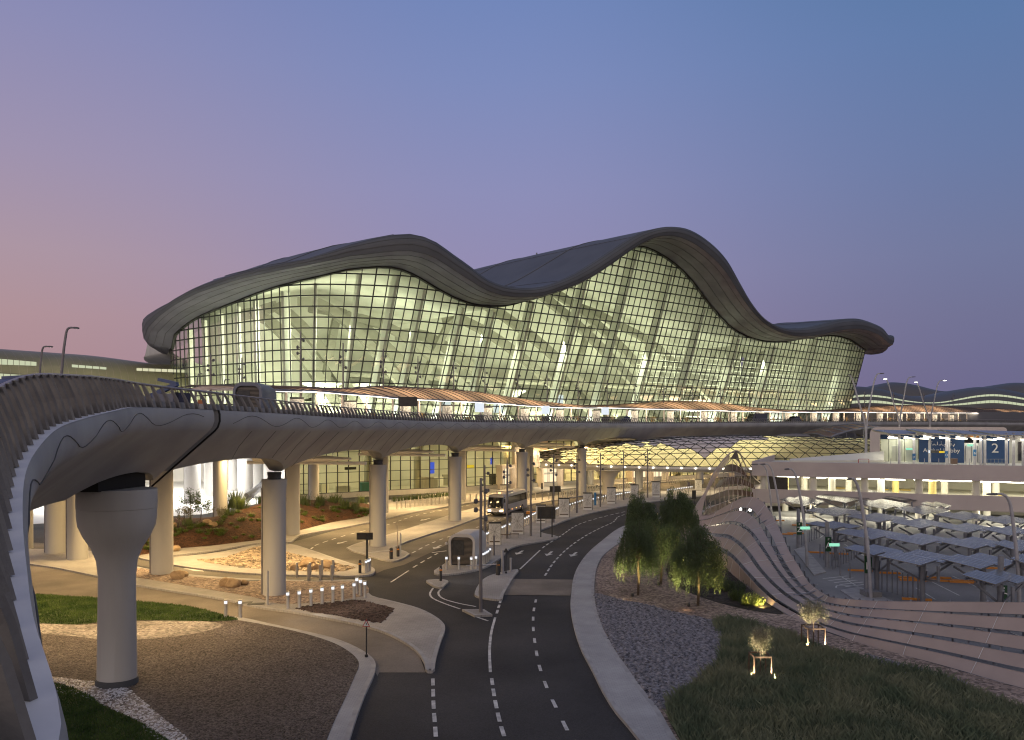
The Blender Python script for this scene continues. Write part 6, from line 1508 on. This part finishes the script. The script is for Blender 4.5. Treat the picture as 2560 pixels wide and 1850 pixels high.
# plain steel bollards
sb = MB().lathe([(.10,0),(.10,1.12),(.07,1.15)], 12).build('steel_bollard', M['steel'], smooth=True); ns = 0
def steel(a, b, n, label, group, s=1.0, ends=False):
    global ns
    A, B_ = G(*a, .15), G(*b, .15)
    for k in range(n):
        o = sb if ns == 0 else sb.copy()
        if ns: COL.objects.link(o)
        ns += 1; o.location = A.lerp(B_, k/max(1, n-1)); o.scale = (s, s, s)
        tag(o, label, 'bollard', group)
for k, (x, y) in enumerate([(742,1444),(771,1450),(775,1444),(800,1450),(805,1436),(829,1450),(833,1435)]):
    steel((x, y), (x, y), 1, ['plain steel bollard leftmost of the seven before the tan stones','plain steel bollard, front one of the first pair before the tan stones','plain steel bollard, rear one of the first pair before the tan stones','plain steel bollard, front one of the middle pair before the tan stones','plain steel bollard, rear one of the middle pair before the tan stones','plain steel bollard, front one of the right pair before the tan stones','plain steel bollard, rear one of the right pair before the tan stones'][k], 'seven plain steel bollards before the tan stones', 1.05)
steel((992,1272),(1118,1258),13,'slim steel bollard in the row before the arrivals glass left of the bus','steel bollards before the left arrivals glass')
steel((1130,1256),(1205,1250),6,'slim steel bollard before the arrivals door left of the bus','steel bollards left of the bus')
steel((1322,1250),(1372,1250),4,'slim steel bollard on the pavement between the bus pillar and the brown sign','steel bollards right of the bus')
steel((1400,1246),(1440,1239),8,'slim steel bollard on the pavement left of the link roof pillar','steel bollards left of the link roof pillar')
steel((1468,1230),(1494,1226),5,'slim steel bollard between the link roof pillar and the trumpet column','steel bollards left of the trumpet column')
steel((1546,1225),(1580,1220),7,'slim steel bollard right of the trumpet column','steel bollards right of the trumpet column')
steel((1612,1218),(1630,1215),4,'slim steel bollard by the far arrivals door','steel bollards by the far arrivals door')
steel((1670,1211),(1728,1201),12,'slim steel bollard before the far arrivals glass','steel bollards before the far arrivals glass')
# ================= patterned panels on the median
pm = [(1237,1362,1305,'nearest patterned stone panel, right of the nearest floodlight masts'),(1294,1336,1278,'second patterned stone panel from the front on the median'),(1352,1308,1261,'patterned stone panel half hidden by the dark two post sign board'),(1410,1293,1244,'fourth patterned stone panel from the front, right of the sign board'),(1469,1275,1231,'fifth patterned stone panel from the front, beside the blue totem'),(1528,1259,1218,'patterned stone panel right in front of the trumpet column'),(1586,1248,1211,'seventh patterned stone panel from the front, above the left willow'),(1640,1243,1203,'patterned stone panel with a steel stand above the willows'),(1746,1230,1197,'last patterned stone panel beside the fence arch'),(1260,1248,1211,'patterned stone panel standing on the far pavement behind the bus'),(1660,1204,1181,'faint patterned stone panel before the far arrivals glass')]
for px, py, ty, lbx in pm:
    p = G(px, py, .15); h = (py-ty)*p.y/F; o = copy_tree(pn, kids=pk); o.location = p; s = h/3.7; o.scale = (s, s, s); o.rotation_euler = (0, 0, R(0)); tag(o, lbx, 'panel', 'patterned panels on the median')
# ================= louvred kiosks
def kiosk(name, loc, rz, label, w_, h_, dpt, shell, lv):
    t = thing(name, label, 'kiosk', loc, rz, 'louvred kiosks')
    def prof(wd, hh, r, n=7):
        pts = [(-wd/2+.06, 0), (-wd/2, hh-r)]
        pts += [(-wd/2+r-r*math.cos(a), hh-r+r*math.sin(a)) for a in [math.pi/2*k/n for k in range(1, n+1)]]
        pts += [(wd/2-r+r*math.sin(a), hh-r+r*math.cos(a)) for a in [math.pi/2*k/n for k in range(n+1)]]
        pts += [(wd/2-.06, 0)]; return pts
    po, pi_ = prof(w_, h_, h_*.26), prof(w_*.83, h_*.90, h_*.17)
    rows = [[Vector((x, y, z)) for x, z in po] for y in (0, dpt)]
    rows = [[Vector((x, .25, z)) for x, z in pi_], [Vector((x, 0, z)) for x, z in pi_], [Vector((x*1.0, 0, z)) for x, z in po], [Vector((x, dpt*.8, z)) for x, z in po], [Vector((x*.97, dpt, z*.97)) for x, z in po]]
    q = MB().grid(rows); b = 4*len(po); q.f.append(tuple(b+i for i in range(len(po)))); q.build('shell', M[shell], t, smooth=True, world=False, sharp=50)
    q = MB(); q.add([(x, .26, z) for x, z in pi_], [tuple(range(len(pi_)))]); q.build('recess', M[lv+'_back'] if lv+'_back' in M else M['dark'], t, world=False)
    q = MB(); z = .12
    while z < h_*.86: q.beam((-w_*.40, .2, z), (w_*.40, .2, z+.02), .07, .035); z += .105
    q.build('louvers', M[lv], t, world=False)
    q = MB(); q.box((-w_*.14, .16, h_*.55), (w_*.42, .03, h_*.46)); q.build('service_hatch', M['dark'], t, world=False)
    return t
kp = G(1154,1414,.14); kiosk('vent_kiosk', kp, R(-12), 'pale rounded kiosk with louvred front standing on the median tip', 2.42, 2.75, 4.2, 'kiosk', 'louver')
i = min(range(JI, 500), key=lambda j: abs(proj(at_lip(j, 6.5))[0]-618)+(0 if LP[j].y > 50 else 1e3)); p = at_lip(i, 6.5, -.08)
p.z = 12.9; p = Vector(((618-CX)*61/F, 61, 12.9)); kiosk('vent_kiosk', p, R(2), 'dark grey rounded kiosk on the upper deck behind the fin railing', 2.3, 2.95, 4.5, 'kiosk_dark', 'louver')
p = G(1114,1358,.14); o = MB().lathe([(.10,0),(.13,.08),(.10,.24)], 10, c=(kp.x-1.35, kp.y, 1.95)).build('camera_dome', M['kiosk']); tag(o, 'small pale camera dome fixed to the left side of the louvred kiosk', 'camera')
# ================= signs, barriers, posts
def sign_board(px, py, wb, hb, zc, label, two=True, mm_='signback', name='road_sign', post=.12, z=.14, dx=.3):
    p = G(px, py, z); t = thing(name, label, 'road sign', p); MB().box(p+Vector((0,0,zc)), (wb,.08,hb)).build('board', M[mm_], t)
    q = MB()
    for s in ((-dx*wb, dx*wb) if two else (dx*wb*.5,)): q.box(p+Vector((s,-.08,zc/2+hb*.2)), (post,.10,zc+hb*.3))
    q.build('post', M['dark'], t)
    q = MB()
    for k in (-.3, .3): q.box(p+Vector((0,-.05,zc+hb*k)), (wb*.98,.03,.05))
    q.build('stiffener', M['dark'], t); return t
sign_board(1366,1344,2.0,1.35,2.75,'big dark backed two post sign board on the median between floodlight masts', dx=.31)
sign_board(1388,1262,1.75,.95,2.5,'brown backed two post sign on the far side of the bus road', dx=.28)
sign_board(912,1430,1.35,.58,3.0,'dark rectangular sign on a single post at the rounded island', two=False, dx=.3, post=.16)
sign_board(1355,1256,.28,1.0,2.7,'narrow brown sign on a thin pole on the far pavement', two=False, dx=0, post=.06)
sign_board(1735,1262,.62,1.4,1.6,'small dark easel sign beyond the willows near the fence arch', two=False, dx=0, post=.08)
sign_board(1722,1238,.55,.8,2.0,'pale little sign on a pole on the bright far pavement', two=False, mm_='tin', dx=0, post=.06)
p = G(1488,1263,.14); o = MB().box(p+Vector((0,0,1.0)), (.32,.32,2.0)).build('totem', M['bluesign']); tag(o, 'slim dark blue totem on the median beside a patterned panel', 'totem')
def tri_sign(px, py, ty, label, front):
    p = G(px, py, .15); h = (py-ty)*p.y/F; t = thing('warning_sign', label, 'road sign', p); s = .20 if front else .24
    def tri(k, y): return [p+Vector((-s*k, y, h-.40+(1-k)*.12)), p+Vector((s*k, y, h-.40+(1-k)*.12)), p+Vector((0, y, h-.40+(1-k)*.12+.40*k))]
    MB().lathe([(.035,0),(.035,h-.15)], 8, c=p).build('post', M['dark'], t, world=True); MB().lathe([(.09,0),(.09,.12)], 8, c=p).build('post_base', M['dark'], t)
    def slabm(k, y0, y1): 
        a, b = tri(k, y0), tri(k, y1); return MB().add(a+b, [(0,1,2),(5,4,3),(0,3,4,1),(1,4,5,2),(2,5,3,0)])
    slabm(1, -.045, -.065).build('plate', M['red'] if front else M['dark'], t)
    if front:
        slabm(.70, -.07, -.078).build('white_field', M['white'], t)
        q = MB(); c = p+Vector((0,-.085,h-.40+.1)); q.beam(c+Vector((.03,0,0)), c+Vector((.03,0,.085)), .03, .02, up=(0,1,0)); q.beam(c+Vector((.03,0,.075)), c+Vector((-.03,0,.12)), .03, .02, up=(0,1,0)); q.build('bend_symbol', M['dark'], t)
tri_sign(916,1642,1547,'red bordered triangular warning sign on a dark pole at the loop road kerb', True)
tri_sign(1265,1433,1369,'dark back of a triangular sign beside the barrier on the traffic island', False)
def post(px, py, h, r, label, m='paleP', name='post'):
    p = G(px, py, .14); o = MB().lathe([(r,0),(r,h)], 10, c=p).build(name, M[m], smooth=True); return tag(o, label, 'post')
post(1256.5,1434,1.95,.10,'tall plain grey post left of the triangular sign back'); post(1277,1429,1.15,.09,'short plain grey post right of the triangular sign back')
post(1235,1388,1.85,.075,'grey post standing before the nearest patterned panel', 'pole'); post(1001,1388,2.1,.075,'pale post beside the raised barrier on the pillar island')
post(668,1512,2.3,.10,'grey post at the left foot of the tall nearest pillar','concrete')
def barrier(px, py, tipx, tipy, label, r=.15, h=1.05, m='dark', up=False):
    p = G(px, py, .14); t = thing('gate_barrier', label, 'barrier', p, 0, 'gate barriers')
    MB().lathe([(r,0),(r,h*.85),(r*.8,h),(0.02,h+.03)], 14, c=p).build('housing', M[m], t, smooth=True); MB().box(p+Vector((.02,-.13,h*.72)), (.22,.06,.12)).build('amber_band', M['orange'], t)
    a = p+Vector((0,-.1,h*.78)); b = P(tipx, tipy, p.y-.1); MB().tube([a, b], [.05,.03], 6).build('arm', M['rail'] if up else M['paleP'], t); return t
barrier(978,1397,918,1382,'black gate barrier with lowered arm on the pillar island', .17, 1.0); barrier(995,1391,992,1302,'black gate barrier with raised upright arm on the pillar island', .15, .95, up=True)
barrier(1245,1437,1165,1414,'black gate barrier with lowered arm on the right traffic island', .17, 1.15); barrier(900,1433,908,1411,'black gate barrier with arm tilted up on the rounded island', .12, 1.1)
barrier(1102,1452,1100,1420,'slim black gate post on the tiny teardrop island', .11, 1.2)
# benches of steel at the mast and bike style rails
for px, py, lbx in ((1262,1346,'low steel rail bench beside the mast between the first panels'),(1284,1344,'low brown bench on the median near the second panel')):
    p = G(px, py, .14); t = thing('bench', lbx, 'bench', p); MB().box(p+Vector((.1,0,.42)), (1.0,.35,.07)).build('seat', M['brown'], t); q = MB(); q.box(p+Vector((-.3,0,.2)), (.06,.3,.4)); q.box(p+Vector((.5,0,.2)), (.06,.3,.4)); q.build('leg', M['frame'], t)
for px, py, lbx in ((1352,1290,'low steel crowd railing behind the two post sign board'),):
    p = G(px, py, .14); q = MB()
    for k in range(5): q.box(p+Vector((k*.75-1.3,0,.75)), (.05,.05,1.5))
    for z in (.5, 1.0, 1.45): q.box(p+Vector((.2,0,z)), (3.2,.04,.05))
    o = q.build('railing', M['frame']); tag(o, lbx, 'railing')
p = G(1330,1288,.14); o = MB().box(p+Vector((0,0,.35)), (1.6,.5,.35)).build('road_block', M['orange']); tag(o, 'orange road block on the bus road beyond the mast', 'road block')
# drain covers
for x, y in ((630,1451),(779,1449),(610,1506),(640,1509),(613,1417)):
    c = G(x, y, .17); structure(MB().box((c.x, c.y, .168), (1.1,.5,.012), R(10)).build('drain_grate', M['dark']))
# pedestal collars round the island pillars
# ================= vehicles
def wheel(t, c, r, axis, m=True):
    Mx = axis; q = MB(); n = 16; w2 = .13
    def ring(rr, o_): return [Vector(c)+Mx*o_+Vector((math.cos(a)*AXF.x*rr, math.cos(a)*AXF.y*rr, math.sin(a)*rr)) for a in [2*math.pi*k/n for k in range(n)]]
    q.grid([ring(r*.6, -w2), ring(r, -w2*.8), ring(r, w2*.8), ring(r*.6, w2)], closed=True)
    ob = q.build('wheel', M['rubber'], t, smooth=True, world=False)
    q = MB(); q.add(ring(r*.6, -w2*1.02), [tuple(range(n))]); q.add(ring(r*.6, w2*1.02), [tuple(range(n))]); q.build('rim', M['steel'], ob, world=False)
AXF = Vector((0,1,0))
def bus(loc, rz, label, name='coach_bus', lit=True, body='buswhite', L_=11.0):
    # local frame: front faces -Y
    t = thing(name, label, 'bus', loc, rz); W2, H = 1.25, 3.15
    sec = [(-W2+.05,.38),(-W2,.6),(-W2,1.5),(-W2+.04,2.3),(-W2+.14,2.85),(-W2+.42,3.08),(0,H),(W2-.42,3.08),(W2-.14,2.85),(W2-.04,2.3),(W2,1.5),(W2,.6),(W2-.05,.38)]
    def ring(y, s, zt, fy=0): return [Vector((x*s, y+fy*((z-.4)/2.7)**2, .38+(z-.38)*zt)) for x, z in sec]
    rows = [ring(.16,.90,.96,.55), ring(.0,.97,.985,.5), ring(.35,1,1,.25), ring(1.0,1,1), ring(L_-.3,1,1), ring(L_,.95,.98)]
    q = MB().grid(rows); n = len(sec); q.f.append(tuple(range(n-1,-1,-1))); q.f.append(tuple(5*n+k for k in range(n))); q.build('body', M[body], t, smooth=True, world=False, sharp=45)
    def fy(z): return .14+.5*((z-.4)/2.7)**2-.1
    zs = [1.15,1.6,2.1,2.6]; q = MB().grid([[Vector((x, fy(z)-.03+.12*(abs(x)/1.1)**3, z)) for x in [-1.08,-.8,-.4,0,.4,.8,1.08]] for z in zs]); q.build('windscreen', M['darkglass'], t, smooth=True, world=False)
    for s in (-1, 1): MB().quad((s*(W2+.012),1.5,1.55),(s*(W2+.012),L_-.4,1.55),(s*(W2-.06),L_-.4,2.6),(s*(W2-.06),1.2,2.6)).build('side_window', M['darkglass'], t, world=False)
    for s in (-1, 1):
        for y in (2.2, L_-2.6): wheel(t, (s*(W2-.1), y, .48), .48, Vector((1,0,0)))
        q = MB(); q.lathe([(.06,0),(.16,.06),(.16,.12)], 12); ob = MB().box((s*.85, .02, .78), (.36,.14,.22)).build('headlight', M['head_lit'] if lit else M['white'], t, world=False)
        if lit: MB().box((s*1.1, .04, .86), (.12,.14,.16)).build('indicator', M['amber_lit'], t, world=False)
        q = MB(); q.tube([(s*1.1,.3,2.7),(s*1.4,-.05,2.7),(s*1.42,-.1,2.45)], .03, 5); q.box((s*1.43,-.1,2.2), (.16,.12,.5)); q.build('mirror', M['rubber'], t, world=False)
    MB().box((0,.03,.52), (2.2,.1,.22)).build('bumper', M['dark'], t, world=False); MB().box((0,-.03,.66), (.6,.05,.16)).build('number_plate', M['white'], t, world=False)
    MB().box((0,4,3.2), (1.6,3,.22)).build('roof_unit', M[body], t, world=False)
    if lit:
        MB().box((.35,.85,3.2), (.3,.2,.14)).build('roof_beacon', M['amber_lit'], t, world=False)
        for y in (1.7,3.6,5.5,7.4): MB().box((W2+.02,y,.72),(.03,.1,.07)).build('side_marker', M['amber_lit'], t, world=False)
    return t
fa, fb = G(1238,1291), G(1330,1262); d = (fb-fa).normalized()
bp_ = fa.copy(); bus(bp_, math.atan2(d.y, d.x)-math.pi/2, 'white grey coach with glowing headlights on the bus road beside the pillar')
hl = lamp('SPOT', 'headlight_beam', bp_+Vector((-.2,-.4,.8)), 120, (1,.72,.42), .15, target=bp_+Vector((-3.5,-8,-.3)), angle=80)
def car(loc, rz, label, name, L_, W_, H_, m, van=False):
    t = thing(name, label, 'minibus' if van else 'car', loc, rz, None); w2 = W_/2
    if van: sideP = [(0,.35),(0,.95),(.35,1.2),(.95,H_-.15),(1.4,H_),(L_-.3,H_),(L_,H_-.3),(L_,.35)]
    else: sideP = [(0,.35),(0,.75),(.25,.9),(1.3,1.02),(2.0,H_-.05),(2.5,H_),(L_-1.0,H_-.05),(L_-.15,1.0),(L_,.85),(L_,.35)]
    n = len(sideP); rows = []
    for s in (-1, -.96, .96, 1):
        k = .9 if abs(s) == 1 else 1
        rows.append([Vector((s*w2*(1 if z < 1.0 else .86), .5*L_*(1-k)*.2+y*k+(1-k)*L_*.4, .35+(z-.35)*(k if z > .4 else 1))) for y, z in sideP])
    q = MB().grid(rows, closed=True); q.f.append(tuple(range(n-1,-1,-1))); q.f.append(tuple(3*n+k for k in range(n))); q.build('body', M[m], t, smooth=True, world=False, sharp=40)
    z0, z1 = (1.15, H_-.25) if van else (1.0, H_-.12); y0, y1 = (1.2, L_-.5) if van else (1.7, L_-.6)
    for s in (-1, 1): MB().quad((s*w2*.99,y0,z0),(s*w2*.99,y1,z0),(s*w2*.88,y1-.2,z1),(s*w2*.88,y0+.45,z1)).build('side_window', M['darkglass'], t, world=False)
    for s in (-1, 1):
        for y in (.85, L_-.85): wheel(t, (s*(w2-.08), y, .34), .34, Vector((1,0,0)))
        MB().box((s*w2*.7, L_-.02, .85), (.25,.08,.15)).build('tail_light', M['red'], t, world=False)
    return t
for px, u, L_, W_, H_, van, m, lbx, nm in [(1541,6,4.4,1.85,1.6,False,'carblack','dark car half hidden by the fin railing, leftmost vehicle on the upper deck','parked_car'),(1871,7,6.2,2.0,2.5,True,'carblack','black minibus passing along the upper deck behind the fins','minibus'),(1971,7,4.6,1.9,1.8,False,'carblack','dark four wheel drive car right of the black minibus on the upper deck','parked_car')]:
    j = min(range(JI, kmax), key=lambda q_: abs(proj(at_lip(q_, u))[0]-px)); p = at_lip(j, u, -.07); car(p, math.atan2(LD[j].y, LD[j].x)-math.pi/2, lbx, nm, L_, W_, H_, m, van)
M['bluebody'] = mat('bluebody', (.05,.075,.16), (.07,.09,.19), .5, scale=2)
bus(Vector((-35,58,12.92)), R(62), 'dark blue sided coach standing behind the near fin railing at the left', 'coach_bus', False, 'bluebody', 9)
t = thing('work_truck', 'pale work truck with a folded ladder boom behind the railing left of the upper kiosk', 'truck', (-27,62.5,12.92), R(75))
MB().box((0,1.2,1.2),(2.0,2.0,1.7)).build('cab', M['kiosk_dark'], t, world=False); MB().box((0,4.2,.75),(2.2,4,.3)).build('flatbed', M['frame'], t, world=False); q = MB(); q.beam((0,5.5,1.0),(0,.6,2.9),.35,.35); q.beam((0,.6,2.9),(.2,2.6,3.3),.25,.25); q.build('boom', M['bluebody'], t, world=False); MB().box((0,.1,1.75),(1.8,.05,.8)).build('windscreen', M['darkglass'], t, world=False)
for s in (-1,1):
    for y in (1.2,5.2): wheel(t, (s*.95,y,.45), .45, Vector((1,0,0)))
# orange cabinet & people-free clutter behind the fins
o = MB().box((-25.3,62,13.7),(.5,.5,1.5)).build('orange_cabinet', mat('rust_orange', (.35,.12,.04), rough=.7)); tag(o, 'rust orange cabinet glimpsed between the fins left of the upper kiosk', 'cabinet')
# ================= willows
def willow(px, py, h, rad, label, seed, n=260, low=.22, lean_=0.0):
    rd = random.Random(seed); p = G(px, py, .1); t = thing('weeping_tree', label, 'tree', p, 0, 'weeping trees beside the ribbon fence')
    q = MB(); q.tube([(0,0,-.1),(.06,.02,h*.22),(lean_*.5,0,h*.45),(lean_,.05,h*.75)], [.10,.085,.07,.03], 9)
    lf = MB(); tw = MB(); clumps = []
    for k in range(74):
        a = rd.uniform(0, 6.28); rr = rad*math.sqrt(rd.random())*rd.uniform(.75, 1.18); f = rr/rad
        z1 = h*(1.0-.36*f*f)*rd.uniform(.80, 1.02) if rd.random() < .75 else h*rd.uniform(.45, .75)
        st_ = Vector((lean_*.7, 0, h*rd.uniform(.42,.7))); en = Vector((lean_+math.cos(a)*rr, math.sin(a)*rr, z1)); md = st_.lerp(en, .55)+Vector((0,0,.08*h)); clumps.append((en, a, f))
        if k % 3 == 0: q.tube([st_, md, en], [.03,.018,.006], 5)
    q.build('trunk', M['bark'], t, world=False)
    for k in range(n):
        c0, a0, f = rd.choice(clumps); b = c0+Vector((rd.gauss(0,.11), rd.gauss(0,.11), rd.gauss(0,.08)))*min(rad, 1.8)
        out = Vector((b.x-lean_, b.y, 0)); rr = out.length; out = out.normalized() if rr > 1e-3 else Vector((1,0,0))
        Ls = h*rd.choice((.16,.22,.3,.42,.55))*rd.uniform(.75,1.15)*(.6+.5*f); Ls = min(Ls, b.z-low*h*rd.uniform(.75,1.5))
        if Ls < .2: continue
        nseg = int(Ls/.062); pr = rd.uniform(.08,.30); swx, swy = rd.gauss(0,.08), rd.gauss(0,.08)
        for i in range(nseg):
            g_ = i/nseg; c = b+out*(pr*(1-(1-g_)**2))+Vector((swx*g_+rd.gauss(0,.035), swy*g_+rd.gauss(0,.035), -Ls*g_+.16*math.sin(min(1, g_*4)*math.pi)*(.5)))
            a = rd.uniform(0, 6.28); s2 = rd.uniform(.055,.12)*(1.15-.5*g_); dxy = Vector((math.cos(a), math.sin(a), 0)); up = Vector((dxy.x*.55, dxy.y*.55, -1)).normalized(); sd = dxy.cross(up).normalized()*.024*rd.uniform(.7,1.5)
            lf.add([c, c+up*s2*.5+sd, c+up*s2*1.3, c+up*s2*.5-sd], [(0,1,2,3)])
    lf.build('crown', M['leaf'], t, world=False)
    return t
willow(1595,1488,5.5,1.4,'left willow like tree with yellow lit hanging tips beside the sidewalk',1,900)
willow(1652,1461,5.3,1.7,'middle weeping tree standing behind and between the two front ones',2,950,.3)
willow(1745,1514,5.5,1.6,'right willow like tree with yellow lit tips nearest the fence',3,1050,.2)
willow(1690,1405,6.9,1.75,'taller weeping tree behind, its crown against the bright pavement',4,1000,.2)
willow(1600,1415,6.9,1.3,'dark bushy weeping tree at the rear left of the group',5,950,.25)
for px, py, pw, (tx, ty), tz in ((1548,1496,1500,(1566,1486),2.6),(1640,1500,900,(1632,1474),2.5),(1690,1532,1700,(1712,1515),2.3),(1790,1530,500,(1776,1514),2.3),(1622,1500,700,(1618,1488),2.4)):
    p = G(px, py, .25); lamp('SPOT', 'tree_uplight', p, pw*2.2, (1,.80,.28), .02, target=G(tx, ty, 0)+Vector((0,0,tz-.3)), angle=48)
for px, py in ((1563,1492),(1556,1432),(1716,1516)): p = G(px, py, .35); lamp('POINT', 'spill_light', p, 3.5, (1,.62,.30), .05)
def fixture(px, py, label):
    p = G(px, py, .12); o = MB().lathe([(.10,0),(.11,.1),(.09,.22)], 10, c=p).build('ground_spotlight', M['dark']); tag(o, label, 'spotlight', 'ground spotlights under the trees')
fixture(1581,1491,'small black ground spotlight at the foot of the left willow'); fixture(1647,1463,'small black ground spotlight at the foot of the middle weeping tree'); fixture(1722,1516,'small black ground spotlight left of the right willow trunk')
# ================= uplit olive trees in timber cages
def olive(px, py, h, rad, label, seed):
    rd = random.Random(seed); p = G(px, py, .12); t = thing('olive_tree', label, 'tree', p, 0, 'uplit olive trees in cages')
    q = MB(); q.tube([(0,0,0),(.02,0,h*.3),(0,.02,h*.55)], [.035,.03,.025], 7)
    cs = []
    for k in range(26):
        a = rd.uniform(0,6.28); e = rd.uniform(-.35,1.2); r_ = rad*rd.uniform(.45,.95); c = Vector((math.cos(a)*math.cos(e)*r_, math.sin(a)*math.cos(e)*r_, h*.70+math.sin(e)*r_*1.05)); q.tube([(0,0,h*.5),c*.5+Vector((0,0,h*.28)),c], [.016,.01,.004], 4); cs.append(c)
    q.build('trunk', M['bark'], t, world=False); lf = MB()
    for _ in range(4600):
        c = rd.choice(cs)*rd.uniform(.75,1.0); c = Vector((c.x, c.y, h*.70+(c.z-h*.70)))+Vector((rd.gauss(0,.10), rd.gauss(0,.10), rd.gauss(0,.11)))*rad*1.4
        a = Vector((rd.uniform(-1,1), rd.uniform(-1,1), rd.uniform(-.2,1))).normalized(); b = a.cross(Vector((rd.uniform(-1,1),rd.uniform(-1,1),.4))).normalized(); s = rd.uniform(.026,.05)
        lf.quad(c-a*s, c+b*s*.32, c+a*s, c-b*s*.32)
    lf.build('crown', M['leaf_olive'], t, world=False)
    cg = thing('tree_cage', label.replace('olive tree','timber tree guard').replace('uplit round','square open') , 'tree guard', p, 0, 'timber guards round the olive trees'); cg['label'] = ('square timber guard round the nearer olive tree in the grass' if seed == 1 else 'square timber guard round the olive tree against the fence')
    w_ = rad*.78; hc = h*.42
    for sx_, sy_ in ((-1,-1),(1,-1),(1,1),(-1,1)): MB().box((sx_*w_/1.35, sy_*w_/1.35, hc/2), (.05,.05,hc)).build('stake', M['brown'], cg, world=False)
    q = MB()
    for a, b in (((-1,-1),(1,-1)),((1,-1),(1,1)),((1,1),(-1,1)),((-1,1),(-1,-1))): q.beam((a[0]*w_/1.35,a[1]*w_/1.35,hc-.04),(b[0]*w_/1.35,b[1]*w_/1.35,hc-.04),.04,.07)
    q.build('top_rail', M['brown'], cg, world=False)
    for sx_, sy_, pw in ((.5,-.62,16),(-.55,-.5,16)):
        lamp('SPOT', 'olive_uplight', p+Vector((sx_, sy_, .12)), pw*62, (1,.80,.52), .015, target=p+Vector((0,0,h*.80)), angle=58)
olive(1900,1692,2.62,.70,'uplit round olive tree in the long grass nearest the camera',1)
olive(2033,1616,2.65,.80,'uplit round olive tree against the ribbon fence',2)
# ================= shrubs by the fence
def bush(px, py, n, r, h, m, label, seed, name='shrub', z=.12):
    rd = random.Random(seed); q = MB(); p = G(px, py, z)
    for _ in range(n):
        a = rd.uniform(0,6.28); rr = r*math.sqrt(rd.random()); b = Vector((math.cos(a)*rr, math.sin(a)*rr*.7, 0)); L_ = h*rd.uniform(.5,1.0)*(1-.45*(rr/r)**2)
        tilt = Vector((rd.gauss(0,.25)+b.x/r*.35, rd.gauss(0,.25), 1)).normalized()
        for k in range(7):
            c = b+tilt*L_*(k+1)/7; e = Vector((rd.uniform(-1,1), rd.uniform(-1,1), rd.uniform(.1,.9))).normalized(); f_ = e.cross(Vector((.2,.1,1))).normalized(); s = rd.uniform(.05,.1); q.quad(c, c+e*s+f_*s*.3, c+e*s*2.1, c+e*s-f_*s*.3)
        q.beam(b, b+tilt*L_, .01, .01)
    o = q.build(name, M[m]); o.location = p; return tag(o, label, 'shrub', 'shrubs beside the ribbon fence')
bush(1845,1500,120,.55,.95,'leaf_fresh','feathery shrub left of the fence floodlight',1); bush(1880,1512,170,.75,.85,'leaf_fresh','yellow lit leafy shrub at the foot of the fence ribbons',2)
for k, (x, y, r, h, lbx) in enumerate([(1760,1450,.9,1.2,'dark shrub behind the right willow trunk'),(1800,1470,1.0,1.0,'dark low shrub under the fence ribbons left of the lit one'),(1700,1440,.8,1.0,'dark shrub between the willow trunks'),(1835,1478,.8,1.0,'dark shrub directly under the lowest fence ribbon'),(1780,1420,1.0,1.3,'dark shrub below the ribbons behind the right willow')]): bush(x, y, 130, r, h, 'leaf', lbx, 10+k)
for k, (x, y, r, h, lbx) in enumerate([(1700,1300,1.6,1.2,'green hedge patch beyond the willows near the small easel sign'),(1730,1290,1.6,1.1,'yellow lit shrub beyond the willows left of the fence arch'),(1745,1275,1.5,1.2,'second yellow lit shrub right by the fence arch'),(1862,1240,1.6,1.6,'green shrub between the fence arch and the car park corner'),(1880,1232,1.4,1.8,'taller green shrub touching the car park corner')]): bush(x, y, 170, r, h, 'leaf_fresh', lbx, 30+k)
for px, py, pw, tg in ((1893,1520,55,(1870,1490)),(1903,1517,40,(1900,1450))):
    p = G(px, py, .2); lamp('SPOT', 'shrub_floodlight', p, pw*14, (1,.70,.25), .05, target=G(*tg, .9), angle=100)
for px, py in ((1728,1296),(1746,1282)): p = G(px, py, 1.0); lamp('POINT', 'shrub_lamp', p+Vector((0,-.8,0)), 12, (1,.85,.3), .1)
# rear planting strip by the underpass curb
o = reed(655,1248,.1,90,.8,3,'low planting before the bright underpass beside the curved rail')
q = MB(); rows = []
for k in range(16):
    p = G(616+2.6*k, 1254-1.6*k-.05*k*k, 1.5); q.box(p+Vector((0,0,.5)), (.1,.1,1.4)); rows.append(p+Vector((0,0,1.2)))
q.tube(rows, .08, 6); q.tube([p-Vector((0,0,.3)) for p in rows], .35, 6); o = q.build('curved_railing', M['frame']); tag(o, 'curved steel railing on a white kerb in the bright underpass', 'railing')
# kerb guards round viaduct pillars on pavements
